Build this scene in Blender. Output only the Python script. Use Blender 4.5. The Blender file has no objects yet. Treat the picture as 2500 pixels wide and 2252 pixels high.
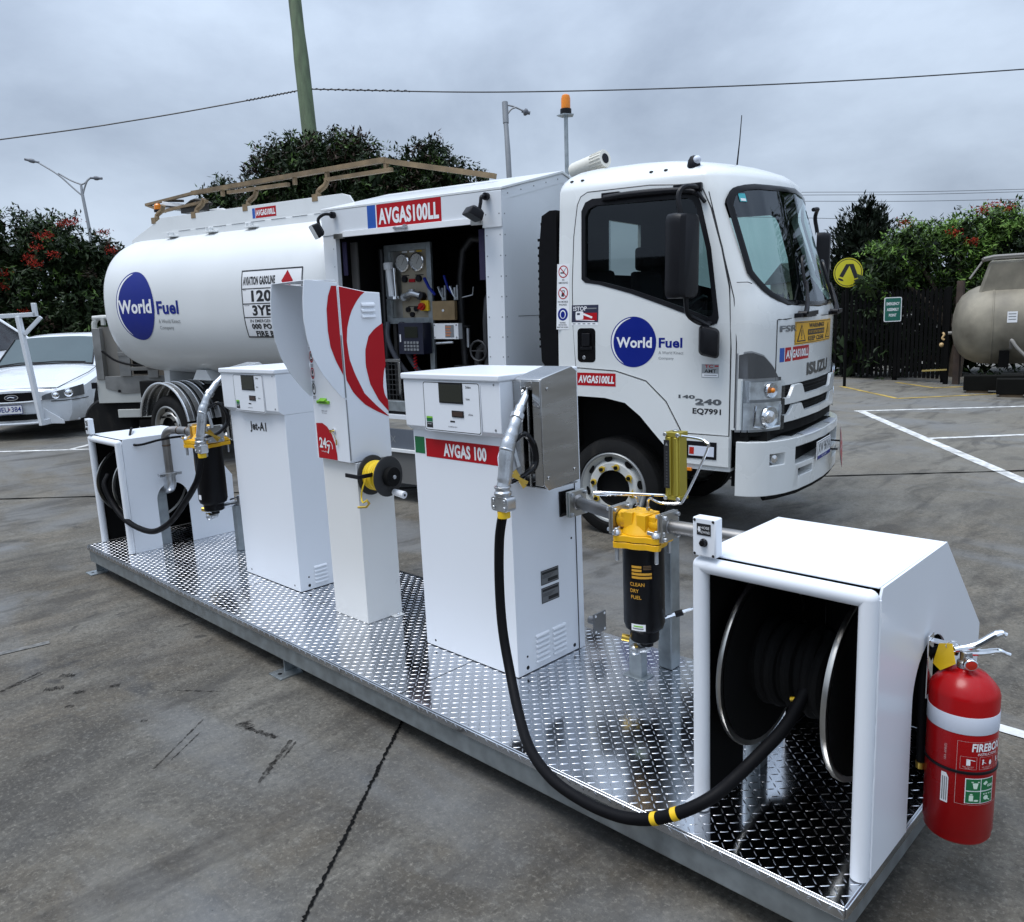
import bpy, math, random
from mathutils import Vector, Matrix
R = math.radians
random.seed(7)
S = bpy.context.scene
COL = S.collection

# ---------------------------------------------------------------- camera
CAM = Vector((0.66128, -1.71291, 1.61286))
YAW, PITCH, ROLL, FPX = -0.7841, -0.1768, -0.0451, 1955.94
fw = Vector((math.sin(YAW)*math.cos(PITCH), math.cos(YAW)*math.cos(PITCH), math.sin(PITCH)))
rt = Vector((math.cos(YAW), -math.sin(YAW), 0)); up = rt.cross(fw)
rt2 = rt*math.cos(ROLL)+up*math.sin(ROLL); up2 = -rt*math.sin(ROLL)+up*math.cos(ROLL)
cd = bpy.data.cameras.new('camera'); cam = bpy.data.objects.new('camera', cd); COL.objects.link(cam)
cd.sensor_width = 36; cd.sensor_fit = 'HORIZONTAL'; cd.lens = 36*FPX/2500; cd.clip_start = .05; cd.clip_end = 1000
M = Matrix(((rt2.x, up2.x, -fw.x), (rt2.y, up2.y, -fw.y), (rt2.z, up2.z, -fw.z))).to_4x4(); M.translation = CAM
cam.matrix_world = M
S.camera = cam

# ---------------------------------------------------------------- sky, sun, exposure
SUN_EL, SUN_AZ = R(69), R(196)
w = bpy.data.worlds.new('World'); S.world = w; w.use_nodes = True
nt = w.node_tree; N = nt.nodes; L = nt.links
for n in list(N): N.remove(n)
out = N.new('ShaderNodeOutputWorld'); bg = N.new('ShaderNodeBackground'); L.new(bg.outputs[0], out.inputs[0])
sky = N.new('ShaderNodeTexSky'); sky.sky_type = 'NISHITA'; sky.sun_disc = False
sky.sun_elevation = SUN_EL; sky.sun_rotation = SUN_AZ; sky.air_density = 1.5; sky.dust_density = 3
tc = N.new('ShaderNodeTexCoord')
sep = N.new('ShaderNodeSeparateXYZ'); L.new(tc.outputs['Generated'], sep.inputs[0])
mp = N.new('ShaderNodeMapping'); mp.inputs['Scale'].default_value = (1.0, 1.0, 1.7); L.new(tc.outputs['Generated'], mp.inputs[0])
nz = N.new('ShaderNodeTexNoise'); nz.inputs['Scale'].default_value = 2.1; nz.inputs['Detail'].default_value = 8; nz.inputs['Roughness'].default_value = .56
nz.inputs['Distortion'].default_value = .2
L.new(mp.outputs[0], nz.inputs['Vector'])
cr = N.new('ShaderNodeValToRGB'); L.new(nz.outputs['Fac'], cr.inputs[0])
e = cr.color_ramp.elements; e[0].position = .34; e[0].color = (2.35, 2.85, 3.75, 1); e[1].position = .66; e[1].color = (4.5, 5.3, 6.5, 1)
zm = N.new('ShaderNodeMapRange'); zm.inputs[1].default_value = .0; zm.inputs[2].default_value = 1; zm.inputs[3].default_value = 1.0; zm.inputs[4].default_value = 3.6
zp = N.new('ShaderNodeMath'); zp.operation = 'POWER'; zp.inputs[1].default_value = 2.0; zc = N.new('ShaderNodeMath'); zc.operation = 'MAXIMUM'; zc.inputs[1].default_value = 0
L.new(sep.outputs[2], zc.inputs[0]); L.new(zc.outputs[0], zp.inputs[0]); L.new(zp.outputs[0], zm.inputs[0])
hz = N.new('ShaderNodeMapRange'); hz.inputs[1].default_value = .0; hz.inputs[2].default_value = .22; hz.inputs[3].default_value = 1.2; hz.inputs[4].default_value = 1.0
L.new(sep.outputs[2], hz.inputs[0])
mu = N.new('ShaderNodeMath'); mu.operation = 'MULTIPLY'; L.new(zm.outputs[0], mu.inputs[0]); L.new(hz.outputs[0], mu.inputs[1])
sc = N.new('ShaderNodeVectorMath'); sc.operation = 'SCALE'; L.new(cr.outputs[0], sc.inputs[0]); L.new(mu.outputs[0], sc.inputs['Scale'])
mx = N.new('ShaderNodeMix'); mx.data_type = 'RGBA'; mx.inputs['Factor'].default_value = .12
L.new(sc.outputs[0], mx.inputs['A']); L.new(sky.outputs[0], mx.inputs['B'])
L.new(mx.outputs['Result'], bg.inputs[0]); bg.inputs[1].default_value = .1
sd = bpy.data.lights.new('sun', 'SUN'); sun = bpy.data.objects.new('sun', sd); COL.objects.link(sun)
sd.energy = 1.7; sd.angle = R(28); sd.color = (1, .98, .96)
sun.rotation_euler = (R(90)-SUN_EL, 0, R(180)-SUN_AZ); sun.location = (0, -6, 12)
S.view_settings.view_transform = 'Standard'; S.view_settings.look = 'None'; S.view_settings.exposure = .38; S.view_settings.gamma = 1
S.view_settings.use_curve_mapping = False
S.cycles.max_bounces = 8; S.cycles.diffuse_bounces = 3; S.cycles.glossy_bounces = 4; S.cycles.transparent_max_bounces = 12

# ---------------------------------------------------------------- materials
MATS = {}
def mat(name, col, rough=.5, metal=0, var=.06, scale=3., bump=0, bscale=60., coat=0, rvar=.08, dirt=0, spec=.5, stretch=None):
    if name in MATS: return MATS[name]
    m = bpy.data.materials.new(name); m.use_nodes = True; t = m.node_tree; n = t.nodes; l = t.links
    b = n['Principled BSDF']; b.inputs['Metallic'].default_value = metal; b.inputs['Specular IOR Level'].default_value = spec
    if coat: b.inputs['Coat Weight'].default_value = coat; b.inputs['Coat Roughness'].default_value = .06
    tc = n.new('ShaderNodeTexCoord'); src = tc.outputs['Object']
    if stretch:
        mp = n.new('ShaderNodeMapping'); mp.inputs['Scale'].default_value = stretch; l.new(src, mp.inputs[0]); src = mp.outputs[0]
    nz = n.new('ShaderNodeTexNoise'); nz.inputs['Scale'].default_value = scale; nz.inputs['Detail'].default_value = 6; l.new(src, nz.inputs['Vector'])
    mr = n.new('ShaderNodeMapRange'); mr.inputs[1].default_value = .3; mr.inputs[2].default_value = .7; mr.inputs[3].default_value = 1-var; mr.inputs[4].default_value = 1+var*.5
    l.new(nz.outputs['Fac'], mr.inputs[0])
    vm = n.new('ShaderNodeVectorMath'); vm.operation = 'SCALE'; vm.inputs[0].default_value = col[:3]; l.new(mr.outputs[0], vm.inputs['Scale'])
    last = vm.outputs[0]
    if dirt:
        n2 = n.new('ShaderNodeTexNoise'); n2.inputs['Scale'].default_value = scale*.7; n2.inputs['Detail'].default_value = 9; n2.inputs['Roughness'].default_value = .7
        mp2 = n.new('ShaderNodeMapping'); mp2.inputs['Scale'].default_value = (1, 1, .35); mp2.inputs['Location'].default_value = (3, 1, 5); l.new(tc.outputs['Object'], mp2.inputs[0]); l.new(mp2.outputs[0], n2.inputs['Vector'])
        r2 = n.new('ShaderNodeMapRange'); r2.inputs[1].default_value = .52; r2.inputs[2].default_value = .75; r2.inputs[3].default_value = 0; r2.inputs[4].default_value = dirt; l.new(n2.outputs['Fac'], r2.inputs[0])
        mx = n.new('ShaderNodeMix'); mx.data_type = 'RGBA'; l.new(r2.outputs[0], mx.inputs['Factor']); l.new(last, mx.inputs['A']); mx.inputs['B'].default_value = (.16, .14, .11, 1); last = mx.outputs['Result']
    l.new(last, b.inputs['Base Color'])
    rr = n.new('ShaderNodeMapRange'); rr.inputs[1].default_value = .3; rr.inputs[2].default_value = .7; rr.inputs[3].default_value = max(.02, rough-rvar); rr.inputs[4].default_value = min(1, rough+rvar); l.new(nz.outputs['Fac'], rr.inputs[0])
    l.new(rr.outputs[0], b.inputs['Roughness'])
    if bump:
        nb = n.new('ShaderNodeTexNoise'); nb.inputs['Scale'].default_value = bscale; nb.inputs['Detail'].default_value = 3; l.new(tc.outputs['Object'], nb.inputs['Vector'])
        bp = n.new('ShaderNodeBump'); bp.inputs['Strength'].default_value = bump; bp.inputs['Distance'].default_value = .004; l.new(nb.outputs['Fac'], bp.inputs['Height']); l.new(bp.outputs[0], b.inputs['Normal'])
    MATS[name] = m; return m
WHITE = mat('white_powder_coat', (.76, .79, .83), .3, var=.012, bump=.04, bscale=300, scale=1.2, rvar=.02)
TRUCK = mat('white_truck_paint', (.70, .72, .71), .3, var=.04, coat=.5, scale=1.2, dirt=.09)
TANKW = mat('white_tank_paint', (.70, .72, .72), .38, var=.04, coat=.2, scale=1.1, dirt=.12)
CARW = mat('white_car_paint', (.68, .71, .74), .28, var=.02, coat=.6)
CREAM = mat('cream_plastic', (.72, .70, .62), .4)
GALV = mat('galvanised_steel', (.34, .375, .39), .42, metal=.75, var=.22, scale=18, dirt=.12)
ALU = mat('bright_aluminium', (.60, .62, .65), .13, metal=1, var=.22, scale=3, rvar=.09, dirt=.12)
LUG = mat('polished_lugs', (.62, .63, .66), .27, metal=1, var=.2, scale=5, dirt=.12)
INOX = mat('stainless_steel', (.46, .46, .455), .24, metal=1, var=.12, scale=4, rvar=.1, stretch=(1, 1, 6))
INOXB = mat('brushed_stainless', (.50, .49, .46), .36, metal=1, var=.2, scale=5, rvar=.1)
PIPE = mat('welded_pipe', (.30, .29, .28), .42, metal=.9, var=.35, scale=7, dirt=.3)
CHROME = mat('chrome', (.85, .86, .88), .08, metal=1, var=.02, rvar=.02)
CASTAL = mat('cast_aluminium', (.52, .54, .56), .34, metal=.9, var=.15, scale=25, bump=.15, bscale=120)
RUB = mat('black_rubber', (.004, .004, .005), .6, var=.2, scale=20, bump=.05, bscale=150, spec=.12)
TYRE = mat('tyre_rubber', (.010, .010, .010), .75, var=.3, scale=9, dirt=.12, spec=.2)
BLK = mat('black_plastic', (.006, .006, .008), .42, var=.1, spec=.25)
BLKG = mat('gloss_black', (.004, .004, .005), .15, var=.05, spec=.3)
DARK = mat('dark_underbody_and_shade', (.006, .006, .006), .8, var=.3, scale=8, spec=.15)  # also serves as painted shade in the reel housings
YEL = mat('yellow_enamel', (.80, .43, .008), .34, var=.06)
YELS = mat('yellow_vinyl', (.78, .50, .015), .4)
OLIVE = mat('anodised_gold', (.46, .38, .06), .35, metal=.7)
BRASS = mat('brass', (.60, .40, .08), .3, metal=.9)
RED = mat('red_vinyl', (.40, .004, .010), .4, var=.04, spec=.25)
REDX = mat('extinguisher_red', (.36, .003, .005), .3, var=.08, spec=.3, dirt=.04)
BLUE = mat('blue_vinyl', (.003, .014, .20), .4, var=.04, spec=.25)
BLUEM = mat('mid_blue_vinyl', (.012, .085, .38), .4)
GREEN = mat('green_vinyl', (.008, .14, .045), .4)
LIME = mat('lime_plastic', (.22, .55, .03), .5)
INK = mat('black_ink', (.012, .012, .014), .5)
GREY = mat('grey_ink', (.20, .21, .22), .5)
WINK = mat('white_vinyl', (.80, .81, .82), .4, var=.03)
SILV = mat('silver_reflector', (.62, .66, .74), .4, var=.03)
LCD = mat('lcd_glass', (.020, .022, .016), .12)
AMBER = mat('amber_lens', (.75, .22, .01), .2)
REDL = mat('red_lens', (.45, .02, .01), .2)
TAN = mat('weathered_rail_paint', (.22, .155, .085), .65, var=.4, scale=7, dirt=.3)
BEIGE = mat('control_panel', (.30, .26, .19), .45, var=.1)
WOODY = mat('tan_plate', (.32, .22, .11), .4, var=.3, scale=6)
RIMW = mat('wheel_white', (.55, .56, .54), .4, var=.1, dirt=.2)
CABIN = mat('cab_trim', (.012, .013, .014), .8, spec=.2)
SEATM = mat('seat_fabric', (.010, .010, .012), .9, spec=.15)
def glassmat(name, tint, refl=.06, rough=.02):
    m = bpy.data.materials.new(name); m.use_nodes = True; t = m.node_tree; n = t.nodes; l = t.links
    n.remove(n['Principled BSDF']); o = n['Material Output']
    tr = n.new('ShaderNodeBsdfTransparent'); tr.inputs[0].default_value = (*tint, 1)
    gl = n.new('ShaderNodeBsdfGlossy'); gl.inputs['Roughness'].default_value = rough; gl.inputs[0].default_value = (.9, .95, 1, 1)
    fr = n.new('ShaderNodeLayerWeight'); fr.inputs[0].default_value = .5
    pw_ = n.new('ShaderNodeMath'); pw_.operation = 'POWER'; pw_.inputs[1].default_value = 5; l.new(fr.outputs['Facing'], pw_.inputs[0])
    ad = n.new('ShaderNodeMath'); ad.operation = 'MULTIPLY_ADD'; ad.inputs[1].default_value = .95; ad.inputs[2].default_value = .045+refl; ad.use_clamp = True; l.new(pw_.outputs[0], ad.inputs[0])
    ms = n.new('ShaderNodeMixShader'); l.new(ad.outputs[0], ms.inputs[0]); l.new(tr.outputs[0], ms.inputs[1]); l.new(gl.outputs[0], ms.inputs[2]); l.new(ms.outputs[0], o.inputs[0])
    MATS[name] = m; return m
GLASS = glassmat('windscreen_glass', (.62, .78, .74), .05)
TINT = glassmat('tinted_glass', (.30, .37, .36), .0)
LENS = glassmat('lamp_lens', (.85, .88, .9), .05)

# ---------------------------------------------------------------- mesh builder
_tc = {}
def text_mesh(s, bold=0.0, shear=0.0):
    k = (s, bold, shear)
    if k not in _tc:
        c = bpy.data.curves.new('t', 'FONT'); c.body = s; c.offset = bold; c.space_character = 1+2.6*max(0, bold-.02); c.resolution_u = 3; c.shear = shear
        o = bpy.data.objects.new('t', c); COL.objects.link(o)
        dg = bpy.context.evaluated_depsgraph_get(); me = o.evaluated_get(dg).to_mesh()
        v = [(p.co.x, p.co.y) for p in me.vertices]; f = [tuple(p.vertices) for p in me.polygons]
        o.evaluated_get(dg).to_mesh_clear(); bpy.data.objects.remove(o); bpy.data.curves.remove(c)
        x0 = min(p[0] for p in v); x1 = max(p[0] for p in v); y0 = min(p[1] for p in v); y1 = max(p[1] for p in v)
        v = [((p[0]-x0)/(x1-x0)-.5, (p[1]-y0)/(y1-y0)-.5) for p in v]
        _tc[k] = (v, f)
    return _tc[k]
def plane(o, r, u, n=None):
    o = Vector(o); r = Vector(r); u = Vector(u); n = Vector(n) if n else r.cross(u).normalized()
    return lambda x, y, h=0: o+r*x+u*y+n*h
def catmull(P, k=6):
    P = [Vector(p) for p in P]; Q = [P[0]*2-P[1]]+P+[P[-1]*2-P[-2]]; o = []
    for i in range(1, len(Q)-2):
        a, b, c, d = Q[i-1:i+3]
        for j in range(k):
            t = j/k; o.append(.5*((2*b)+(c-a)*t+(2*a-5*b+4*c-d)*t*t+(3*b-a-3*c+d)*t**3))
    o.append(P[-1]); return o
def rounded(x0, x1, y0, y1, r, k=4):
    p = []
    for cx, cy, a in ((x1-r, y0+r, -90), (x1-r, y1-r, 0), (x0+r, y1-r, 90), (x0+r, y0+r, 180)):
        for i in range(k+1): t = R(a+90*i/k); p.append((cx+r*math.cos(t), cy+r*math.sin(t)))
    return p
import bmesh
def fixn(me):
    bm = bmesh.new(); bm.from_mesh(me); bmesh.ops.remove_doubles(bm, verts=bm.verts, dist=1e-6); bmesh.ops.recalc_face_normals(bm, faces=bm.faces); bm.to_mesh(me); bm.free()
class MB:
    def __init__(s): s.v = []; s.f = []; s.m = []; s.map = None
    def add(s, vs, fs, m=0):
        b = len(s.v); s.v += [tuple(q) for q in vs]; s.f += [tuple(b+i for i in f) for f in fs]; s.m += [m]*len(fs); return s
    def box(s, x0, x1, y0, y1, z0, z1, m=0, mat4=None):
        vs = [Vector((x, y, z)) for z in (z0, z1) for y in (y0, y1) for x in (x0, x1)]
        if mat4: vs = [mat4 @ q for q in vs]
        return s.add(vs, [(0, 2, 3, 1), (4, 5, 7, 6), (0, 1, 5, 4), (2, 6, 7, 3), (0, 4, 6, 2), (1, 3, 7, 5)], m)
    def bar(s, p, q, a, b, m=0, upv=(0, 0, 1)):
        p = Vector(p); q = Vector(q); d = (q-p).normalized(); u = Vector(upv); x = d.cross(u)
        if x.length < 1e-4: x = d.cross(Vector((1, 0, 0)))
        x.normalize(); y = x.cross(d); vs = []
        for c in (p, q):
            for i, j in ((-1, -1), (1, -1), (1, 1), (-1, 1)): vs.append(c+x*i*a/2+y*j*b/2)
        return s.add(vs, [(0, 1, 2, 3), (7, 6, 5, 4), (0, 4, 5, 1), (1, 5, 6, 2), (2, 6, 7, 3), (3, 7, 4, 0)], m)
    def prism(s, pts, ax, d0, d1, m=0, mc=None):
        def P(a, b, d): return {'x': (d, a, b), 'y': (a, d, b), 'z': (a, b, d)}[ax]
        n = len(pts); vs = [P(a, b, d0) for a, b in pts]+[P(a, b, d1) for a, b in pts]
        s.add(vs, [(i, (i+1) % n, n+(i+1) % n, n+i) for i in range(n)], m)
        b = len(s.v)-2*n; s.f += [tuple(b+i for i in reversed(range(n))), tuple(b+n+i for i in range(n))]; s.m += [m if mc is None else mc]*2; return s
    def tube(s, path, r, n=12, m=0, sub=0, caps=True, closed=False):
        P = [Vector(p) for p in path]
        if sub: P = catmull(P, sub)
        k = len(P); vs = []; prev = None
        for i, p in enumerate(P):
            if closed: d = (P[(i+1) % k]-P[i-1])
            else: d = (P[min(i+1, k-1)]-P[max(i-1, 0)])
            d.normalize()
            if prev is None:
                x = d.cross(Vector((0, 0, 1)))
                if x.length < .05: x = d.cross(Vector((1, 0, 0)))
            else: x = prev-d*prev.dot(d)
            x.normalize(); prev = x; y = d.cross(x)
            rr = r[min(len(r)-1, int(i*len(r)/k))] if isinstance(r, (list, tuple)) else r
            for j in range(n): t = 2*math.pi*j/n; vs.append(p+(x*math.cos(t)+y*math.sin(t))*rr)
        fs = []
        for i in range(k if closed else k-1):
            a = i*n; b = ((i+1) % k)*n
            for j in range(n): fs.append((a+j, a+(j+1) % n, b+(j+1) % n, b+j))
        if caps and not closed: fs += [tuple(reversed(range(n))), tuple((k-1)*n+j for j in range(n))]
        return s.add(vs, fs, m)
    def cyl(s, p, q, r0, r1=None, n=20, m=0, caps=True):
        p = Vector(p); q = Vector(q); r1 = r0 if r1 is None else r1
        return s.lathe([(r0, 0), (r1, (q-p).length)], p, q-p, n, m, caps)
    def lathe(s, prof, o, d, n=28, m=0, caps=True, a0=0, a1=360):
        o = Vector(o); d = Vector(d).normalized(); x = d.cross(Vector((0, 0, 1)))
        if x.length < .05: x = Vector((1, 0, 0))
        x.normalize(); y = d.cross(x); vs = []; full = a1-a0 >= 359.9; nn = n if full else n+1
        for r, h in prof:
            for j in range(nn): t = R(a0+(a1-a0)*j/n); vs.append(o+d*h+(x*math.cos(t)+y*math.sin(t))*r)
        fs = []
        for i in range(len(prof)-1):
            for j in range(n):
                j2 = (j+1) % nn; fs.append((i*nn+j, i*nn+j2, (i+1)*nn+j2, (i+1)*nn+j))
        if caps and full:
            if prof[0][0] > 1e-5: fs.append(tuple(reversed(range(nn))))
            if prof[-1][0] > 1e-5: fs.append(tuple((len(prof)-1)*nn+j for j in range(nn)))
        return s.add(vs, fs, m)
    def ball(s, c, r, n=14, m=0, sq=1.0):
        pr = [(r*math.sin(math.pi*i/n), -r*sq*math.cos(math.pi*i/n)) for i in range(n+1)]
        return s.lathe(pr, c, (0, 0, 1), n*2, m, False)
    def grid(s, fn, nu, nv, m=0, flip=False):
        vs = [fn(i/nu, j/nv) for j in range(nv+1) for i in range(nu+1)]; fs = []
        for j in range(nv):
            for i in range(nu):
                a = j*(nu+1)+i; q = (a, a+1, a+nu+2, a+nu+1); fs.append(q[::-1] if flip else q)
        return s.add(vs, fs, m)
    # flat or curved artwork through s.map(x, y, lift)
    def rect(s, x0, x1, y0, y1, h=.001, m=0, nx=1, ny=1): return s.grid(lambda u, v: s.map(x0+(x1-x0)*u, y0+(y1-y0)*v, h), nx, ny, m)
    def poly2(s, pts, h=.001, m=0): return s.add([s.map(x, y, h) for x, y in pts], [tuple(range(len(pts)))], m)
    def disc(s, cx, cy, r, h=.001, m=0, n=40, rings=1, ry=None, r0=0, a0=0, a1=360):
        ry = ry or r
        return s.grid(lambda u, v: s.map(cx+(r0+(1-r0)*v)*r*math.cos(R(a0+(a1-a0)*u)), cy+(r0+(1-r0)*v)*ry*math.sin(R(a0+(a1-a0)*u)), h), n, rings, m, True)
    def frame2(s, x0, x1, y0, y1, t, h=.001, m=0, nx=1, ny=1):
        s.rect(x0, x1, y0, y0+t, h, m, nx); s.rect(x0, x1, y1-t, y1, h, m, nx); s.rect(x0, x0+t, y0+t, y1-t, h, m, 1, ny); return s.rect(x1-t, x1, y0+t, y1-t, h, m, 1, ny)
    def txt(s, t, cx, cy, wd, ht, h=.002, m=0, bold=.01, shear=0):
        v, f = text_mesh(t, bold, shear); return s.add([s.map(cx+x*wd, cy+y*ht, h) for x, y in v], f, m)
    def line2(s, p, q, t, h=.001, m=0):
        d = Vector((q[0]-p[0], q[1]-p[1])); d.normalize(); nx, ny = -d.y*t/2, d.x*t/2
        return s.poly2([(p[0]+nx, p[1]+ny), (p[0]-nx, p[1]-ny), (q[0]-nx, q[1]-ny), (q[0]+nx, q[1]+ny)], h, m)
    def build(s, name, mats, parent=None, bev=0, smooth=35, label=None, kind=None, cut=None, solid=0, seg=2):
        me = bpy.data.meshes.new(name); me.from_pydata(s.v, [], s.f)
        mats = mats if isinstance(mats, (list, tuple)) else [mats]
        for x in mats: me.materials.append(x)
        me.polygons.foreach_set('material_index', s.m)
        me.polygons.foreach_set('use_smooth', [smooth > 0]*len(s.f)); me.update()
        o = bpy.data.objects.new(name, me); COL.objects.link(o)
        if parent: o.parent = parent
        if cut or solid:
            if solid:
                q = o.modifiers.new('s', 'SOLIDIFY'); q.thickness = solid; q.offset = -1; q.use_even_offset = False
                if len(mats) > 1: q.material_offset = 1
            if cut: fixn(me)
            cs = []
            for c in (cut or []):
                cm = bpy.data.meshes.new('c'); cm.from_pydata(c.v, [], c.f); fixn(cm); co = bpy.data.objects.new('c', cm); COL.objects.link(co); cs.append(co)
                if parent: co.parent = parent
                q = o.modifiers.new('b', 'BOOLEAN'); q.object = co; q.operation = 'DIFFERENCE'; q.solver = 'EXACT'
            bpy.context.view_layer.update(); dg = bpy.context.evaluated_depsgraph_get()
            nm = bpy.data.meshes.new_from_object(o.evaluated_get(dg)); o.modifiers.clear(); o.data = nm; nm.name = name
            for c in cs: bpy.data.objects.remove(c)
            me = nm; me.polygons.foreach_set('use_smooth', [smooth > 0]*len(me.polygons))
        if smooth > 0: me.set_sharp_from_angle(angle=R(smooth))
        if bev:
            q = o.modifiers.new('bevel', 'BEVEL'); q.width = bev; q.segments = seg; q.limit_method = 'ANGLE'; q.angle_limit = R(40); q.harden_normals = False; q.miter_outer = 'MITER_ARC'
        if label: o['label'] = label
        if kind: o['kind'] = kind
        return o
def tag(o, label, cat, group=None):
    o['label'] = label; o['category'] = cat
    if group: o['group'] = group
    return o
def thing(name, label, cat, loc=(0, 0, 0), rot=(0, 0, 0), group=None):
    o = bpy.data.objects.new(name, None); COL.objects.link(o); o.location = loc; o.rotation_euler = rot; o.empty_display_size = .1
    return tag(o, label, cat, group)

# ---------------------------------------------------------------- ground
def ss(x, a, b): t = min(1, max(0, (x-a)/(b-a))); return t*t*(3-2*t)
def gz(x, y):
    a = (x+3.058)*.98558+(y-3.021)*.16918
    wgt = max(ss(y, .9, 2.6), ss(-x, 5.5, 8)); a = max(-16, min(4, a)); return wgt*(-.09-.024*a)
def ground_mat():
    m = bpy.data.materials.new('stained_concrete'); m.use_nodes = True; t = m.node_tree; n = t.nodes; l = t.links; b = n['Principled BSDF']
    tc = n.new('ShaderNodeTexCoord')
    def noise(sc, det=8, ro=.6, stretch=None, dis=0):
        z = n.new('ShaderNodeTexNoise'); z.inputs['Scale'].default_value = sc; z.inputs['Detail'].default_value = det; z.inputs['Roughness'].default_value = ro; z.inputs['Distortion'].default_value = dis
        if stretch:
            mp = n.new('ShaderNodeMapping'); mp.inputs['Scale'].default_value = stretch[0]; mp.inputs['Rotation'].default_value = (0, 0, R(stretch[1])); l.new(tc.outputs['Object'], mp.inputs[0]); l.new(mp.outputs[0], z.inputs['Vector'])
        else: l.new(tc.outputs['Object'], z.inputs['Vector'])
        return z.outputs['Fac']
    def ramp(f, a, b_, lo, hi):
        r = n.new('ShaderNodeMapRange'); r.inputs[1].default_value = a; r.inputs[2].default_value = b_; r.inputs[3].default_value = lo; r.inputs[4].default_value = hi; l.new(f, r.inputs[0]); return r.outputs[0]
    def mix(f, A, B, mode='MIX'):
        x = n.new('ShaderNodeMix'); x.data_type = 'RGBA'; x.blend_type = mode
        if isinstance(f, float): x.inputs['Factor'].default_value = f
        else: l.new(f, x.inputs['Factor'])
        for nm, c in (('A', A), ('B', B)):
            if isinstance(c, tuple): x.inputs[nm].default_value = (*c, 1)
            else: l.new(c, x.inputs[nm])
        return x.outputs['Result']
    c = mix(ramp(noise(.55, 6), .35, .66, 0, 1), (.062, .054, .041), (.146, .125, .096))
    c = mix(ramp(noise(1.7, 8, .65, ((1, .45, 1), 35), .6), .42, .62, 0, .75), c, (.155, .146, .125))
    c = mix(ramp(noise(.9, 7, .6, ((1, .6, 1), -20), .4), .52, .68, 0, .7), c, (.032, .029, .025))
    c = mix(ramp(noise(6, 10, .75, ((1, .5, 1), 40)), .42, .62, 0, .55), c, (.025, .023, .020))
    c = mix(ramp(noise(13, 9, .75), .55, .70, 0, .45), c, (.19, .185, .165))
    c = mix(ramp(noise(2.6, 4, .5, None, 1.5), .64, .70, 0, .75), c, (.024, .022, .020))
    c = mix(ramp(noise(38, 8, .8), .48, .62, 0, .6), c, (.028, .025, .021))
    c = mix(ramp(noise(60, 8, .8), .52, .66, 0, .55), c, (.27, .25, .21))
    sx_ = n.new('ShaderNodeSeparateXYZ'); l.new(tc.outputs['Object'], sx_.inputs[0])
    far_ = ramp(sx_.outputs[1], 2.5, 9, 0, .5); c = mix(far_, c, (.20, .187, .155))
    lf_ = ramp(sx_.outputs[0], -5, -10, 0, .3); c = mix(lf_, c, (.17, .158, .128))
    c = mix(ramp(noise(.8, 5, .55, ((.55, 1, 1), 30), .8), .48, .62, 0, .65), c, (.150, .156, .160))
    c = mix(ramp(noise(3.3, 7, .65, ((1, .28, 1), -48), .8), .52, .64, 0, .55), c, (.030, .027, .024))
    c = mix(ramp(noise(2.1, 8, .7, ((1, .6, 1), 20), .25), .54, .68, 0, .35), c, (.17, .16, .135))
    v = n.new('ShaderNodeTexVoronoi'); v.inputs['Scale'].default_value = 26; l.new(tc.outputs['Object'], v.inputs['Vector'])
    sp = ramp(v.outputs['Distance'], .05, .085, 1, 0)
    sm = n.new('ShaderNodeMath'); sm.operation = 'MULTIPLY'; l.new(sp, sm.inputs[0]); l.new(ramp(noise(3, 2), .56, .62, 0, .8), sm.inputs[1])
    c = mix(sm.outputs[0], c, (.028, .027, .025))
    l.new(c, b.inputs['Base Color'])
    l.new(ramp(noise(2.2, 5), .35, .65, .62, .9), b.inputs['Roughness']); b.inputs['Specular IOR Level'].default_value = .35
    bp = n.new('ShaderNodeBump'); bp.inputs['Strength'].default_value = .5; bp.inputs['Distance'].default_value = .006
    l.new(noise(70, 8, .75), bp.inputs['Height']); l.new(bp.outputs[0], b.inputs['Normal']); return m
def axis(lo, hi, d0, d1, st):
    a = []; x = d0
    while x <= d1+1e-6: a.append(x); x += st
    k = st; x = d0
    while x > lo: k *= 1.5; x -= k; a.insert(0, max(x, lo))
    k = st; x = a[-1]
    while x < hi: k *= 1.5; x += k; a.append(min(x, hi))
    return a
gx = axis(-160, 120, -18, 4, .5); gy = axis(-60, 220, -3, 20, .5)
g = MB(); nx = len(gx)
g.add([(x, y, gz(x, y)) for y in gy for x in gx], [(j*nx+i, j*nx+i+1, (j+1)*nx+i+1, (j+1)*nx+i) for j in range(len(gy)-1) for i in range(nx-1)])
g.build('ground', ground_mat(), kind='structure')
PAINT = mat('worn_white_paint', (.62, .62, .60), .6, var=.45, scale=9, dirt=.5)
PAINTY = mat('worn_yellow_paint', (.42, .29, .06), .65, var=.6, scale=5, dirt=.6)
TAR = mat('joint_sealant', (.006, .006, .006), .9, spec=.05)
def strip(name, p, q, wd, m, lift=.004, jag=0, k=None):
    p = Vector(p); q = Vector(q); d = (q-p); ln = d.length; d.normalize(); nrm = Vector((-d.y, d.x)); k = k or max(2, int(ln/.4)); o = MB(); vs = []
    rr = random.Random(int(abs(p.x*131+p.y*17)*10))
    for i in range(k+1):
        c = p+d*ln*i/k; c += nrm*rr.uniform(-jag, jag)
        ww = wd*(1+(rr.uniform(-.5, 1.0) if jag else rr.uniform(-.06, .06)))
        for sg in (-.5, .5): c2 = c+nrm*ww*sg; vs.append((c2.x, c2.y, gz(c2.x, c2.y)+lift))
    o.add(vs, [(2*i, 2*i+2, 2*i+3, 2*i+1) for i in range(k)]); return o.build(name, m, kind='structure')
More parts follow.
